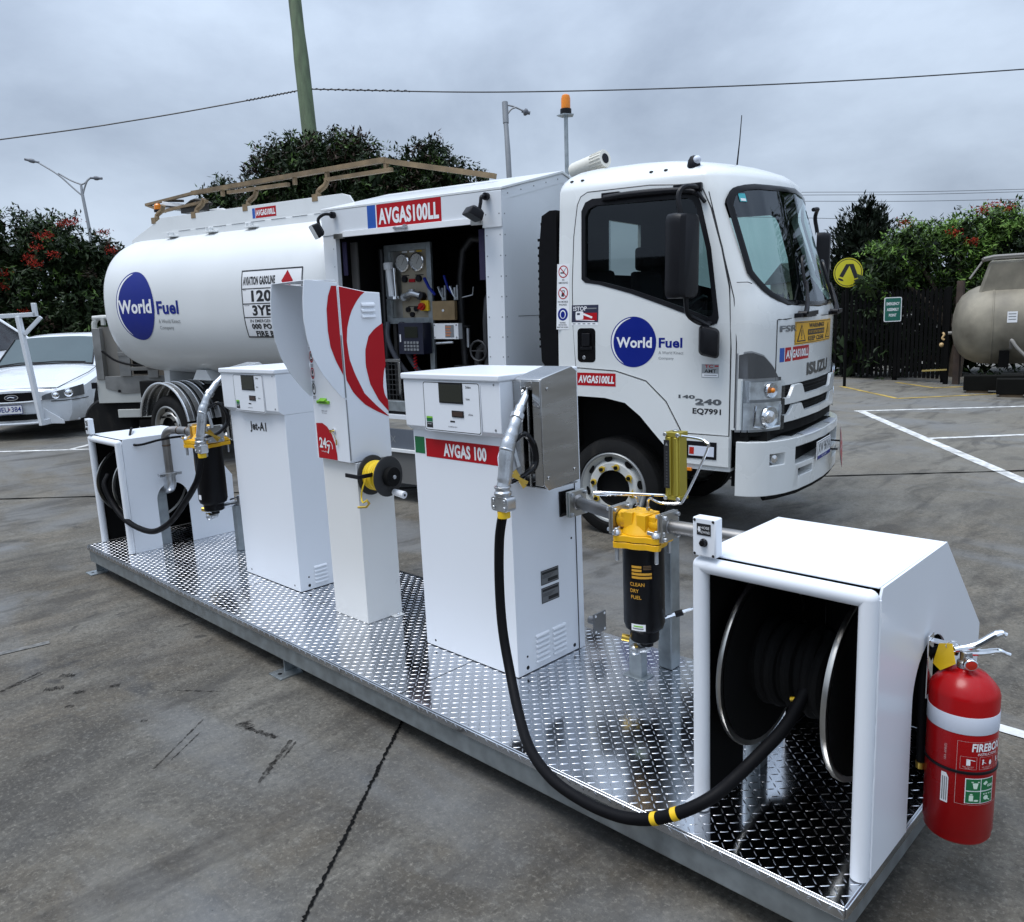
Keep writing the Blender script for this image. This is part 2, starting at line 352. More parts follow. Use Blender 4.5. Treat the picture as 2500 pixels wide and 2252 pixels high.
for p, q in (((-4.30, 11.14), (-1.10, 6.98)), ((-4.376, 11.1), (1.2, 16.9)), ((-2.655, 9.07), (1.6, 14.0))): strip('painted_line', p, q, .13 if p[0] == -4.30 else .10, PAINT)
for p, q in (((-11.891, 1.027), (-10.0, 2.975)), ((-11.244, 1.706), (-11.75, 2.42)), ((-14.5, -1.6), (-11.891, 1.027)), ((-.11, 1.675), (1.5, 1.70))): strip('painted_line', p, q, .09, PAINT)
for p, q in (((-6.066, 14.64), (-4.439, 13.12)), ((-4.439, 13.12), (-2.6, 15.6)), ((-5.454, 15.97), (-4.488, 15.22)), ((-4.488, 15.22), (-3.7, 16.2))): strip('painted_line', p, q, .10, PAINTY)
strip('expansion_joint', (-1.90, .16), (-1.167, -.776), .0085, TAR, jag=.0035, k=140)
strip('expansion_joint', (-1.167, -.776), (.2, -2.5), .009, TAR, jag=.004, k=160)
strip('expansion_joint', (-9.6, -.84), (1.2, 10.12), .03, TAR, jag=.004, k=80)
strip('painted_line', (-4.12, -1.10), (-4.03, -.60), .05, mat('faded_paint', (.15, .148, .14), .8, var=.7, scale=22, dirt=.8))
SCUFF = mat('rubber_scuff', (.022, .020, .018), .9, var=.6, scale=40, spec=.1)
_t = SCUFF.node_tree; _n = _t.nodes.new('ShaderNodeTexNoise'); _n.inputs['Scale'].default_value = 34; _n.inputs['Detail'].default_value = 9; _n.inputs['Roughness'].default_value = .8
_c = _t.nodes.new('ShaderNodeTexCoord'); _t.links.new(_c.outputs['Object'], _n.inputs['Vector']); _r = _t.nodes.new('ShaderNodeMapRange'); _r.inputs[1].default_value = .42; _r.inputs[2].default_value = .60; _r.inputs[3].default_value = .85; _r.inputs[4].default_value = .0
_t.links.new(_n.outputs['Fac'], _r.inputs[0]); _t.links.new(_r.outputs[0], _t.nodes['Principled BSDF'].inputs['Alpha'])
for p, q, t in (((-2.527, -.432), (-2.292, -.736), .0045), ((-2.431, -.487), (-2.303, -.664), .003), ((-2.075, -.28), (-1.895, -.52), .013), ((-2.05, -.275), (-1.97, -.385), .006), ((-2.367, -.339), (-2.29, -.352), .028), ((-2.30, -.348), (-2.14, -.312), .014), ((-3.635, -.754), (-3.542, -.948), .012), ((-3.602, -.753), (-3.547, -.91), .006), ((-3.51, -.70), (-3.455, -.65), .022), ((-3.40, -.80), (-3.35, -.73), .024), ((-3.25, -.72), (-3.22, -.68), .02), ((-3.19, -.58), (-3.165, -.545), .02), ((-3.13, -.79), (-3.10, -.765), .016), ((-2.90, -.40), (-2.72, -.268), .006), ((-2.72, -.62), (-2.70, -.60), .012)):
    strip('tyre_scuff', p, q, t*1.25, SCUFF, jag=t*.2, k=24, lift=.002)
# ---------------------------------------------------------------- skid platform
ZD = .2
SK_L, SK_W = 5.222, .975
sk = thing('skid_platform', 'long galvanised skid with bright chequer plate deck carrying the pumps', 'platform', (0, 0, 0))
o = MB(); o.box(-SK_L, 0, 0, SK_W, ZD-.006, ZD); o.box(-SK_L, 0, -.004, .004, ZD-.034, ZD-.0062); o.box(-.004, .004, .005, SK_W, ZD-.034, ZD-.0062)
o.build('deck_plate', ALU, sk, bev=.002)
o = MB(); st = .0265
def lug(c, d, n, ln, wd, h):
    d = d.normalized(); s_ = n.cross(d)
    pr = ((-1, 0), (-.55, .8), (.1, 1), (.6, .75), (1, 0), (.6, -.75), (-.1, -1), (-.55, -.8))
    vs = [c+d*a*ln/2+s_*b*wd/2 for a, b in pr]+[c+d*a*ln*.36+s_*b*wd*.22+n*h for a, b in pr]
    o.add(vs, [(i, (i+1) % 8, 8+(i+1) % 8, 8+i) for i in range(8)]+[tuple(range(8, 16))])
ii = 0
for i in range(int(SK_L/st)):
    for j in range(int(SK_W/st)):
        x = -SK_L+.015+i*st; y = .015+j*st
        lug(Vector((x, y, ZD)), Vector((1, 1, 0)) if (i+j) % 2 else Vector((1, -1, 0)), Vector((0, 0, 1)), .0255, .0044, .0012)
    lug(Vector((-SK_L+.02+i*st, -.0042, ZD-.016)), Vector((1, 0, 1)) if i % 2 else Vector((1, 0, -1)), Vector((0, -1, 0)), .0205, .0052, .0014)
o.build('deck_tread', LUG, sk, smooth=60)
for x in (-3.45, -1.72): o = MB(); o.box(x-.0015, x+.0015, .004, SK_W-.004, ZD-.001, ZD+.0006); o.build('plate_joint', DARK, sk)
o = MB()
for y0, y1 in ((.006, .016), (SK_W-.016, SK_W-.006)): o.box(-SK_L+.004, -.006, y0, y1, .085, ZD-.0064)
for y0, y1 in ((.0162, .06), (SK_W-.06, SK_W-.0162)): o.box(-SK_L+.004, -.006, y0, y1, .085, .092)
o.build('side_rail', GALV, sk, bev=.003)
for x, wx_, y_ in ((-SK_L+.006, .009, .0165), (-.016, .009, .0165), (-4, .05, .07), (-2.68, .05, .07), (-1.3, .05, .07)): o = MB(); o.box(x, x+wx_, y_, SK_W-y_, .1, ZD-.007); o.build('cross_member', GALV, sk, bev=.003)
for x in (-SK_L+.02, -2.67, -.07):
    for y in (.03, SK_W-.08):
        o = MB(); o.box(x, x+.007, y, y+.06, .0072, .0848); o.box(x+.0072, x+.06, y+.052, y+.058, .0072, .0848); o.box(x-.04, x+.07, y-.06 if y < .5 else y, y+.06 if y < .5 else y+.12, 0, .007)
        yy = y-.03 if y < .5 else y+.09; o.cyl((x+.012, yy, .007), (x+.012, yy, .0078), .011, m=1)
        o.build('foot', [GALV, BLK], sk, bev=.0015)

# ---------------------------------------------------------------- dispensers
def dispenser(x0, y0, W, side, grade):
    D_ = .405
    if grade == 'avgas': t = thing('fuel_dispenser', 'white fuel dispenser with a red AVGAS 100 band, hose hanging at its right', 'fuel pump', (x0, y0, ZD), group='white fuel dispensers on the skid')
    else: t = thing('fuel_dispenser', 'white fuel dispenser lettered Jet-A1, behind the tall payment kiosk', 'fuel pump', (x0, y0, ZD), group='white fuel dispensers on the skid')
    o = MB(); o.box(0, W, 0, D_-.03, .004, .967); o.box(.012, W-.012, .008, D_-.05, -.001, .004, m=1)
    for x in (.06, W-.06): o.cyl((x, -.0005, .03), (x, .002, .03), .006, m=1)
    # side screws, fixing holes
    xs = W
    for y, z, r in ((.055, .028, .0085), (.345, .028, .0085), (.055, .075, .005), (.345, .5, .005), (.345, .9, .005)): o.cyl((xs-.001, y, z), (xs+.0015, y, z), r, n=14, m=1)
    o.build('body', [WHITE, BLK], t, bev=.004)
    o = MB(); o.box(-.002, W+.003, D_-.0295, D_+.006, .002, 1.18); o.box(-.003, W+.004, D_-.032, D_-.0297, .004, 1.18, m=1); o.build('rear_cover', [WHITE, INK], t, bev=.003)
    o = MB(); o.prism([(-.031, .988), (-.033, 1.181), (D_-.034, 1.181), (D_-.034, .9672), (-.004, .9672)], 'x', -.004, W+.001)
    for x, z in ((W-.03, 1.17), (W-.03, 1.0)): o.cyl((x, -.034, z), (x, -.03, z), .005, n=12, m=1)
    o.build('head', [WHITE, GREY], t, bev=.004)
    o = MB(); o.box(-.012, W+.006, -.042, D_+.008, 1.1815, 1.2075); o.build('lid', WHITE, t, bev=.006)
    # front display
    o = MB(); o.map = plane((0, -.0335, 0), (1, 0, 0), (0, 0, 1)); a, b = (.125, .465) if grade == 'avgas' else (.145, .475)
    o.poly2(rounded(a, b, .975, 1.177, .012), .0022, 0)
    k = rounded(a+.003, b-.003, .978, 1.174, .011); k2 = rounded(a+.006, b-.006, .981, 1.171, .010)
    o.add([o.map(x, y, .0026) for x, y in k]+[o.map(x, y, .0026) for x, y in k2], [(i, (i+1) % len(k), len(k)+(i+1) % len(k), len(k)+i) for i in range(len(k))], 1)
    pr = rounded(a, b, .975, 1.177, .012); n = len(pr)
    o.add([o.map(x, y, 0) for x, y in pr]+[o.map(x, y, .0022) for x, y in pr], [(i, (i+1) % n, n+(i+1) % n, n+i) for i in range(n)], 0)
    cx = (a+b)/2
    o.txt('Dollars', cx+.105, 1.158, .030, .010, .0028, 1); o.txt('Litres', cx+.100, 1.112, .022, .009, .0028, 1); o.txt('c/Litre', cx+.112, 1.052, .026, .008, .0028, 1)
    o.rect(cx-.01, cx+.018, 1.016, 1.023, .0027, 1); o.txt('COMPULSORY', cx+.004, .998, .054, .005, .0028, 1, 0)
    o.rect(a+.014, a+.052, 1.012, 1.034, .0027, 2); o.rect(a+.014, a+.052, .988, 1.010, .0027, 1); o.rect(a+.014, a+.052, 1.027, 1.034, .0029, 3); o.txt('Compac', a+.031, 1.003, .026, .006, .003, 0)
    dp = o.build('display_panel', [WHITE, INK, GREEN, LIME], t)
    o = MB(); o.box(cx-.068, cx+.072, -.0385, -.0365, 1.092, 1.172); o.box(cx-.064, cx+.068, -.0391, -.0386, 1.097, 1.167, m=1)
    o.build('screen', [BLK, LCD], dp, bev=.001)
    o = MB(); o.box(cx+.004, cx+.073, -.0385, -.0365, 1.038, 1.064); o.box(cx+.008, cx+.069, -.0391, -.0386, 1.042, 1.060, m=1)
    o.build('price_screen', [BLK, mat('price_lcd', (.05, .03, .025), .15)], dp, bev=.001)
    o = MB(); o.map = plane((0, 0, 0), (1, 0, 0), (0, 0, 1))
    if grade == 'avgas':
        o.rect(.008, .072, .866, .937, .001, 1); o.rect(.0725, .080, .862, .937, .0008, 2); o.rect(.0805, W-.002, .856, .933, .001, 0)
        o.txt('AVGAS 100', .320, .893, .255, .055, .002, 2, .04)
        o.build('grade_band', [RED, GREEN, WINK], t)
    else:
        o.txt('Jet-A1', .31, .885, .180, .062, .0012, 0, .035); o.build('grade_lettering', INK, t)
    # side plates and louvres (right side)
    if grade == 'avgas':
        for z0, z1 in ((.345, .405), (.268, .333)):
            o = MB(); o.map = plane((W, 0, 0), (0, 1, 0), (0, 0, 1)); o.rect(.15, .257, z0, z1, .0012, 0)
            o.rect(.153, .254, z0+.003, z1-.003, .0016, 1); h = z1-z0
            o.rect(.156, .251, z1-.017, z1-.007, .002, 0); o.rect(.190, .251, z0+.008, z0+.022, .002, 0)
            for q in range(3): o.rect(.158, .158+.05+.012*q, z0+.028+q*.005, z0+.0295+q*.005, .002, 0)
            o.build('rating_plate', [INK, mat('etched_plate', (.20, .21, .22), .4, metal=.5)], t)
    o = MB()
    for y0, k in (((.105, 6), (.208, 6)) if grade == 'avgas' else ((.09, 5), )):
        for q in range(k):
            z = .03+q*.0215
            o.prism([(W-.001, z), (W+.009, z), (W+.006, z+.009), (W-.001, z+.013)], 'y', y0, y0+.082)
    o.build('louvre', WHITE, t, bev=.003)
    # stainless nozzle hood
    o = MB(); sx = (lambda x: W+x) if side > 0 else (lambda x: -x)
    A_ = lambda pts: pts
    hw = .145
    pr = [(.035, .795), (.035, 1.185), (.045, 1.192), (.210, 1.224), (.238, 1.205), (.238, .785), (.06, .772)]
    x0_, x1_ = sorted((sx(.002), sx(hw)))
    o.prism(pr, 'x', sx(hw-.004), sx(hw)); o.prism(pr, 'x', sx(.002), sx(.006))
    o.box(*sorted((sx(.0065), sx(hw-.0045))), .232, .238, .785, 1.2)
    o.prism([(.036, 1.186), (.045, 1.192), (.210, 1.224), (.238, 1.205), (.238, 1.2), (.210, 1.219), (.047, 1.187), (.036, 1.181)], 'x', sx(.0065), sx(hw-.0045))
    o.box(*sorted((sx(.0065), sx(hw-.0045))), .06, .232, .773, .778)
    for a, b in ((.0065, .045), (hw-.045, hw-.0045)): o.box(*sorted((sx(a), sx(b))), .035, .040, .79, 1.182)
    o.box(*sorted((sx(.0455), sx(hw-.0455))), .035, .040, 1.15, 1.182)
    for a, b in ((.055, .060), (hw-.06, hw-.055)): o.box(*sorted((sx(a), sx(b))), .02, .0345, .79, 1.16)
    for y, z in ((.06, .82), (.07, 1.15), (.21, .83)): o.cyl((sx(hw-.0002), y, z), (sx(hw+.004), y, z), .007, n=12)
    o.build('nozzle_hood', INOX, t, bev=.002)
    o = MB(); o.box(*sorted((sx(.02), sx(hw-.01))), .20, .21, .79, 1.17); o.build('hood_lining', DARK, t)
    if side > 0:
        o = MB(); yl, zl = .33, .66
        o.box(W+.0005, W+.008, yl-.055, yl+.035, zl-.055, zl+.05, m=2); o.box(W+.03, W+.038, yl-.045, yl+.06, zl-.055, zl+.05, m=0); o.box(W+.0385, W+.041, yl-.043, yl+.058, zl-.053, zl+.048, m=1); o.box(W+.0415, W+.05, yl-.045, yl+.06, zl-.055, zl+.05, m=0)
        o.cyl((W+.008, yl+.008, zl), (W+.03, yl+.008, zl), .03, m=0)
        for dy in (-.033, .048):
            for dz in (-.043, .038): o.cyl((W+.026, yl+dy, zl+dz), (W+.062, yl+dy, zl+dz), .008, n=8, m=3)
        o.build('pipe_flange', [INOXB, mat('teal_gasket', (.02, .20, .18), .5), BLKG, CASTAL], t, bev=.0012)
        o = MB(); o.cyl((W+.001, .45, .11), (W+.05, .45, .11), .018, m=0); o.box(W+.05, W+.058, .41, .49, .065, .155, m=1)
        for dy in (.42, .48):
            for dz in (.075, .145): o.cyl((W+.058, dy, dz), (W+.0595, dy, dz), .006, n=10, m=2)
        o.build('inlet_flange', [PIPE, mat('dull_steel', (.24, .24, .24), .45, metal=.9, var=.2), WINK], t, bev=.001)
    return t
D1 = dispenser(-2.0203, .3898, .5677, 1, 'avgas')
D2 = dispenser(-3.6974, .3969, .6018, -1, 'jet')

# ---------------------------------------------------------------- payment kiosk
KX, KY = -2.70, .337
kt = thing('payment_kiosk', 'tall white card payment kiosk with red crescent graphics and a grey hood', 'kiosk', (0, 0, 0))
o = MB(); o.box(-2.70, -2.42, .357, .56, ZD+.001, .984); o.box(-2.42, -2.385, .49, .55, ZD+.0005, ZD+.006); o.box(-2.66, -2.45, .552, .575, .986, 1.0)
o.cyl((-2.40, .52, ZD+.006), (-2.40, .52, ZD+.014), .009, n=6, m=1); o.build('pedestal', [mat('warm_white_paint', (.72, .72, .70), .35, var=.03), CHROME], kt, bev=.004)
side = [(.338, .988), (.338, 1.787), (.482, 1.760), (.562, 1.755), (.566, .988)]
o = MB(); o.prism(side, 'x', -2.70, -2.4215); o.build('cabinet', WHITE, kt, bev=.003)
o = MB(); o.box(-2.698, -2.425, .331, .3375, .990, 1.80)
for z0 in (1.0, 1.29): o.box(-2.4248, -2.4225, .3325, .3375, z0, z0+.28, m=1)
kd = o.build('front_door', [WHITE, GREY], kt, bev=.002)
ch = [(.3305, 1.80), (.3305, 1.288), (.317, 1.289), (.269, 1.345), (.225, 1.403), (.183, 1.48), (.162, 1.56), (.153, 1.647), (.158, 1.735), (.17, 1.812), (.20, 1.812)]
o = MB(); o.prism(ch, 'x', -2.4275, -2.4235); o.prism(ch, 'x', -2.7015, -2.6975)
o.box(-2.6973, -2.4277, .171, .3303, 1.808, 1.8115); o.build('hood', WHITE, kt, bev=.001)
# red graphics on the right side
o = MB(); o.map = lambda y, z, h=0: Vector((-2.4215+h if y > .3335 else -2.4233+h, y, z))
outer = [(.303, 1.786), (.283, 1.741), (.271, 1.686), (.268, 1.592), (.275, 1.521), (.297, 1.458), (.3295, 1.392)]
o.poly2(outer+[(.3295, 1.786)], .0012)
mid_o = [(.341, 1.372), (.377, 1.305), (.431, 1.250), (.497, 1.210), (.565, 1.178)]
mid_i = [(.560, 1.184), (.497, 1.238), (.436, 1.299), (.391, 1.393), (.368, 1.462), (.361, 1.540), (.370, 1.607), (.394, 1.668), (.427, 1.715), (.456, 1.744), (.478, 1.758)]
A2 = [(.341, 1.784)]+[(.341, 1.6), (.341, 1.5), (.341, 1.42)]+mid_o
B2 = list(reversed(mid_i))
def loft2(a, b, h, m=0, k=24):
    def samp(P, t):
        d = [0]
        for i in range(1, len(P)): d.append(d[-1]+math.dist(P[i], P[i-1]))
        x = t*d[-1]
        for i in range(1, len(P)):
            if x <= d[i] or i == len(P)-1:
                f = (x-d[i-1])/max(1e-9, d[i]-d[i-1]); return (P[i-1][0]+(P[i][0]-P[i-1][0])*f, P[i-1][1]+(P[i][1]-P[i-1][1])*f)
    o.add([o.map(*samp(a, i/k), h) for i in range(k+1)]+[o.map(*samp(b, i/k), h) for i in range(k+1)], [(i, i+1, k+2+i, k+1+i) for i in range(k)], m)
loft2(A2, B2, .0012)
in_o = [(.565, 1.203), (.512, 1.262), (.470, 1.341), (.453, 1.427), (.457, 1.496), (.481, 1.559), (.517, 1.591), (.565, 1.616)]
in_i = [(.565, 1.254), (.548, 1.285), (.543, 1.32), (.547, 1.36), (.556, 1.40), (.565, 1.418), (.565, 1.5), (.565, 1.6)]
loft2(in_o, in_i, .0012)
o.build('crescent_graphic', RED, kt)
o = MB()
for q in range(3): z = 1.642+q*.026; o.prism([(-2.4212, z), (-2.411, z), (-2.414, z+.012), (-2.4212, z+.018)], 'y', .452, .526)
o.build('louvre', WHITE, kt, bev=.003)
# front stickers, slot, 24/7
o = MB(); o.map = plane((0, .331, 0), (1, 0, 0), (0, 0, 1), (0, -1, 0))
q = rounded(-2.731, -2.55, .992, 1.165, .002); pts = [(-2.694, .9925), (-2.535, .9925), (-2.535, 1.02), (-2.545, 1.07), (-2.567, 1.115), (-2.60, 1.147), (-2.64, 1.163), (-2.694, 1.160)]
pts = [(x+.008, z) for x, z in pts]; o.poly2(pts, .0012, 0)
o.txt('24', -2.640, 1.068, .060, .050, .002, 1, .03); o.txt('7', -2.594, 1.040, .026, .045, .002, 1, .03); o.disc(-2.588, 1.052, .030, .002, 1, 20, 1, None, .86, -20, 150); o.txt('refuelling', -2.630, 1.026, .052, .009, .002, 1, 0)
o.build('round_the_clock_sticker', [RED, WINK], kd)
o = MB(); o.map = plane((0, .331, 0), (1, 0, 0), (0, 0, 1), (0, -1, 0))
for z, m in ((1.555, 2), (1.474, 1), (1.397, 1), (1.323, 2)):
    o.disc(-2.679, z, .017, .001, 0, 20, 1, .030); o.disc(-2.679, z, .0155, .0014, m, 20, 1, .028, .72); o.disc(-2.679, z+.006, .006, .0016, 2, 10, 1, .012); o.rect(-2.685, -2.673, z-.018, z-.010, .0016, 2 if m == 1 else 0); o.rect(-2.692, -2.668, z-.040, z-.036, .0012, 3); o.rect(-2.690, -2.670, z-.046, z-.043, .0012, 3); o.build('instruction_sticker', [WINK, RED, INK, GREY], kd); mp_ = o.map; o = MB(); o.map = mp_
o.txt('insert card', -2.606, 1.222, .046, .007, .0012, 2, 0); o.txt('for receipt', -2.606, 1.211, .040, .006, .0012, 2, 0)
o.build('card_slot_lettering', [WINK, RED, INK, GREY], kd)
o = MB(); o.box(-2.655, -2.555, .322, .3308, 1.256, 1.270); o.prism([(.3308, 1.2702), (.3308, 1.282), (.320, 1.274), (.312, 1.2702)], 'x', -2.632, -2.578); o.box(-2.648, -2.562, .3205, .3218, 1.260, 1.263, m=1); o.build('card_slot', [LIME, BLKG], kd, bev=.002)
o = MB(); o.cyl((-2.535, .3308, 1.132), (-2.535, .324, 1.132), .011, m=0); o.cyl((-2.535, .324, 1.132), (-2.535, .312, 1.132), .003, m=1); o.box(-2.543, -2.527, .309, .3115, 1.126, 1.139, m=1); o.tube([(-2.529, .31, 1.128), (-2.518, .316, 1.112), (-2.514, .322, 1.092)], .0014, 6, 1); o.box(-2.518, -2.510, .321, .324, 1.066, 1.092, m=1); o.build('lock_key', [CHROME, BRASS], kd)

# grounding cable reel on the kiosk
rl = thing('grounding_reel', 'small black hand reel wound with yellow earthing cable on the kiosk', 'cable reel', (-2.40, .43, .92))
o = MB(); ax = Vector((1, .17, 0)).normalized(); c0 = Vector((.0, 0, 0))
for dpt in (-.008, .094): o.lathe([(.018, 0), (.088, 0), (.094, .003), (.094, .009), (.088, .012), (.018, .012)], ax*dpt, ax, 40)
o.lathe([(.045, 0), (.045, .03), (.03, .032)], ax*.106, ax, 28, m=1); o.cyl(ax*.0, ax*.133, .014, n=12, m=2); o.cyl(ax*.134, ax*.144, .010, n=6, m=2)
o.build('spool', [mat('grey_black_reel', (.028, .028, .028), .55, var=.2, spec=.3), DARK, CASTAL], rl, bev=.001)
o = MB(); pth = []
for i in range(24*11):
    t = 2*math.pi*i/24; f = i/(24*11); pth.append(ax*(.012+.078*f)+Vector((0, math.cos(t)*(.066+.005*math.sin(9*f*6.28)), math.sin(t)*.066)))
o.tube(pth, .0048, 6); o.cyl(ax*.006, ax*.092, .062, n=24)
o.tube([ax*.035+Vector((0, -.066, .0)), (.02, -.075, -.05), (.01, -.078, -.09), (.03, -.085, -.112), (.055, -.08, -.10), (.04, -.07, -.105)], .004, 6, sub=5); o.build('earthing_cable', mat('yellow_cable', (.80, .56, .02), .45), rl)
o = MB(); o.box(-.03, .075, -.130, -.122, .008, .026); o.box(.067, .075, -.122, -.05, .008, .026); o.bar((.0, -.02, .01), (-.02, -.07, .012), .012, .012); o.build('bracket', BLK, rl, bev=.001)
o = MB(); o.cyl(ax*.107+Vector((0, .02, -.076)), ax*.178+Vector((0, .015, -.084)), .015, .017, m=0); o.cyl(ax*.1785+Vector((0, .015, -.0842)), ax*.181+Vector((0, .015, -.084)), .006, m=1); o.build('crank_handle', [WINK, BLK], rl, bev=.002)
o = MB(); o.tube([(.05, -.08, -.10), (.065, -.075, -.115), (.055, -.085, -.13), (.01, -.10, -.135)], .006, 6); o.build('earthing_clamp', BRASS, rl)

# ---------------------------------------------------------------- hose reels in white housings
def reel_housing(x0, y0, W, arch, DB, label, full=True):
    t = thing('reel_housing', label, 'reel housing', (x0, y0, ZD), group='white hose reel housings on the skid')
    H = .755; prof = [(.018, .001), (.018, H-.02), (.028, H), (.492, H+.003), (DB, .41), (DB-.01, .001)]
    a0, a1, zc = arch; r = (a1-a0)/2; ac = [(a0, -.05)]+[((a0+a1)/2-r*math.cos(R(180*i/20)), zc+r*math.sin(R(180*i/20))) for i in range(21)]+[(a1, -.05)]
    for xs in (.004, W-.010):
        o = MB(); o.prism(prof, 'x', xs, xs+.006); c = MB(); c.prism(ac, 'x', xs-.05, xs+.05)
        if xs > .1: o.cyl((xs+.0055, .05, .025), (xs+.009, .05, .025), .008, n=12); o.cyl((xs+.0055, DB-.1, .025), (xs+.009, DB-.1, .025), .008, n=12)
        o.build('side_panel', WHITE, t, cut=[c])
        s_ = .0068 if xs < .1 else -.0008; o = MB(); o.prism([(y*.985+.004, z*.985) for y, z in prof], 'x', xs+s_-.0004, xs+s_); o.build('inner_shade_sheet', DARK, t, cut=[c])  # thin dark sheet added inside the wall, interior shade as colour
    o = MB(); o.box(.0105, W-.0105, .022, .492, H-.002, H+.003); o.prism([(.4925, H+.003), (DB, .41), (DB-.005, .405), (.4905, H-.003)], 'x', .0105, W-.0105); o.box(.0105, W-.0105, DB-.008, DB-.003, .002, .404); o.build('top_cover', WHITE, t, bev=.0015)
    o = MB(); o.box(.012, W-.012, .03, .485, H-.0045, H-.003); o.prism([(.486, H-.005), (DB-.012, .405), (DB-.013, .403), (.484, H-.006)], 'x', .012, W-.012); o.box(.012, W-.012, DB-.012, DB-.0095, .003, .40); o.build('inner_shade_sheet', DARK, t)  # same painted shade under the top, slope and back
    o = MB(); r = .0225; zt = H-.024
    o.tube([(r+.002, .004, .004), (r+.002, .004, zt)], r, 20); o.tube([(W-r-.004, .004, .004), (W-r-.004, .004, zt)], r, 20); o.tube([(r+.002, .0038, zt), (W-r-.004, .0038, zt)], r-.0003, 20)
    o.ball((r+.002, .0039, zt), r+.0002, 10); o.ball((W-r-.004, .0039, zt), r+.0002, 10)
    o.tube([(W-.004, .012, .01)]+[(W-.004, .012+random.uniform(-.0015, .0015), .01+i*.02) for i in range(1, 37)], .004, 6)
    o.prism([(-.03, .001), (.01, .001), (.012, .05)], 'y', -.002, .003); o.build('pipe_frame', WHITE, t)
    b = MB(); b.box(.012, .082, -.020, .015, H+.006, H+.113); sbx = b.build('switch_box', WHITE, t, bev=.004)
    sb = MB(); sb.map = plane((0, -.0202, H+.006), (1, 0, 0), (0, 0, 1))
    for x in (.019, .075):
        for z in (.007, .100): sb.disc(x, z, .004, .0012, 0, 12)
    sb.rect(.026, .068, .060, .092, .001, 0); sb.txt('HOSE', .051, .081, .026, .007, .0016, 1, 0); sb.txt('REWIND', .051, .069, .030, .007, .0016, 1, 0); sb.poly2([(.030, .083), (.036, .083), (.036, .076), (.039, .076), (.033, .067), (.0275, .076), (.030, .076)], .0016, 1)
    sb.build('rewind_label', [INK, WINK], sbx)
    bt = MB(); bt.lathe([(.0115, 0), (.0115, .003), (.009, .006), (.008, .012), (0, .013)], (.047, -.0202, H+.046), (0, -1, 0), 20); bt.build('rewind_button', BLKG, sbx)
    return t
def hose_reel(x0, y0, xa, xb, yc, zc, Rr, label):
    t = thing('hose_reel', label, 'hose reel', (x0, y0, ZD), group='hose reels inside the white housings')
    for x in (xa, xb):
        o = MB(); o.lathe([(.03, 0), (Rr-.03, .004), (Rr-.012, .002), (Rr, .0), (Rr+.002, .008), (Rr, .014), (Rr-.014, .011), (Rr-.03, .010), (.03, .010)], (x-.006, yc, zc), (1, 0, 0), 64)
        for k in range(6): t_ = k*math.pi/3; o.cyl((x-.008, yc+math.cos(t_)*Rr*.5, zc+math.sin(t_)*Rr*.5), (x+.008, yc+math.cos(t_)*Rr*.5, zc+math.sin(t_)*Rr*.5), .008, n=8)
        o.build('flange', INOXB, t)
        o = MB(); o.lathe([(.03, 0), (Rr-.016, .0)], (x-.0075, yc, zc), (1, 0, 0), 48, caps=False); o.lathe([(.03, 0), (Rr-.016, .0)], (x+.0095, yc, zc), (1, 0, 0), 48, caps=False); o.build('flange_shade', DARK, t)  # dark discs over the steel flange, its shadow painted on
    o = MB(); o.cyl((xa+.005, yc, zc), (xb-.007, yc, zc), Rr*.42, n=40, m=0); o.cyl((xa-.05, yc, zc), (xb+.08, yc, zc), .03, n=20, m=1); o.build('drum', [DARK, PIPE], t)
    o = MB(); n = int((xb-xa)/.046)
    for lay, rr in ((0, Rr*.42), ):
        for k in range(n-(lay == 2)*2):
            x = xa+.034+k*.046; ph = random.uniform(0, 6); am = random.uniform(.004, .012); o.tube([(x+am*math.sin(j*.2618+ph), yc+math.cos(j*.2618)*rr*(1+.03*math.sin(2*j*.2618+ph)), zc+math.sin(j*.2618)*rr*(1+.03*math.sin(2*j*.2618+ph))) for j in range(24)], .0205, 10, closed=True)
    for j in range(3): o.tube([(xa+.15+.005*j, yc-(Rr*.44)*math.cos(.3+.1*j)-.022, zc-Rr*.44*math.sin(.3+.1*j)-.005), (xa+.165+.005*j, yc-(Rr*.44)*math.cos(.3+.1*j)-.022, zc-Rr*.44*math.sin(.3+.1*j))], .006, 6, m=1)
    o.build('wound_hose', [DARK, YELS], t)
    for xu, wu in ((xb+.06, .07), (xa-.035, .05)): o = MB(); o.bar((xu, yc+.03, .0), (xu, yc+.03, zc+.05), wu, .05); o.build('upright', GALV, t, bev=.002)
    return t
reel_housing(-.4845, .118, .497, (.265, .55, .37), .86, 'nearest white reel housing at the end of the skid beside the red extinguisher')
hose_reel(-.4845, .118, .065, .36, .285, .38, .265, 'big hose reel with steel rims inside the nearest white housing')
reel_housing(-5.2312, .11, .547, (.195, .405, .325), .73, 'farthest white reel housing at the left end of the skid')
hose_reel(-5.2312, .11, .08, .38, .225, .415, .245, 'hose reel inside the farthest white housing, left end of the skid')

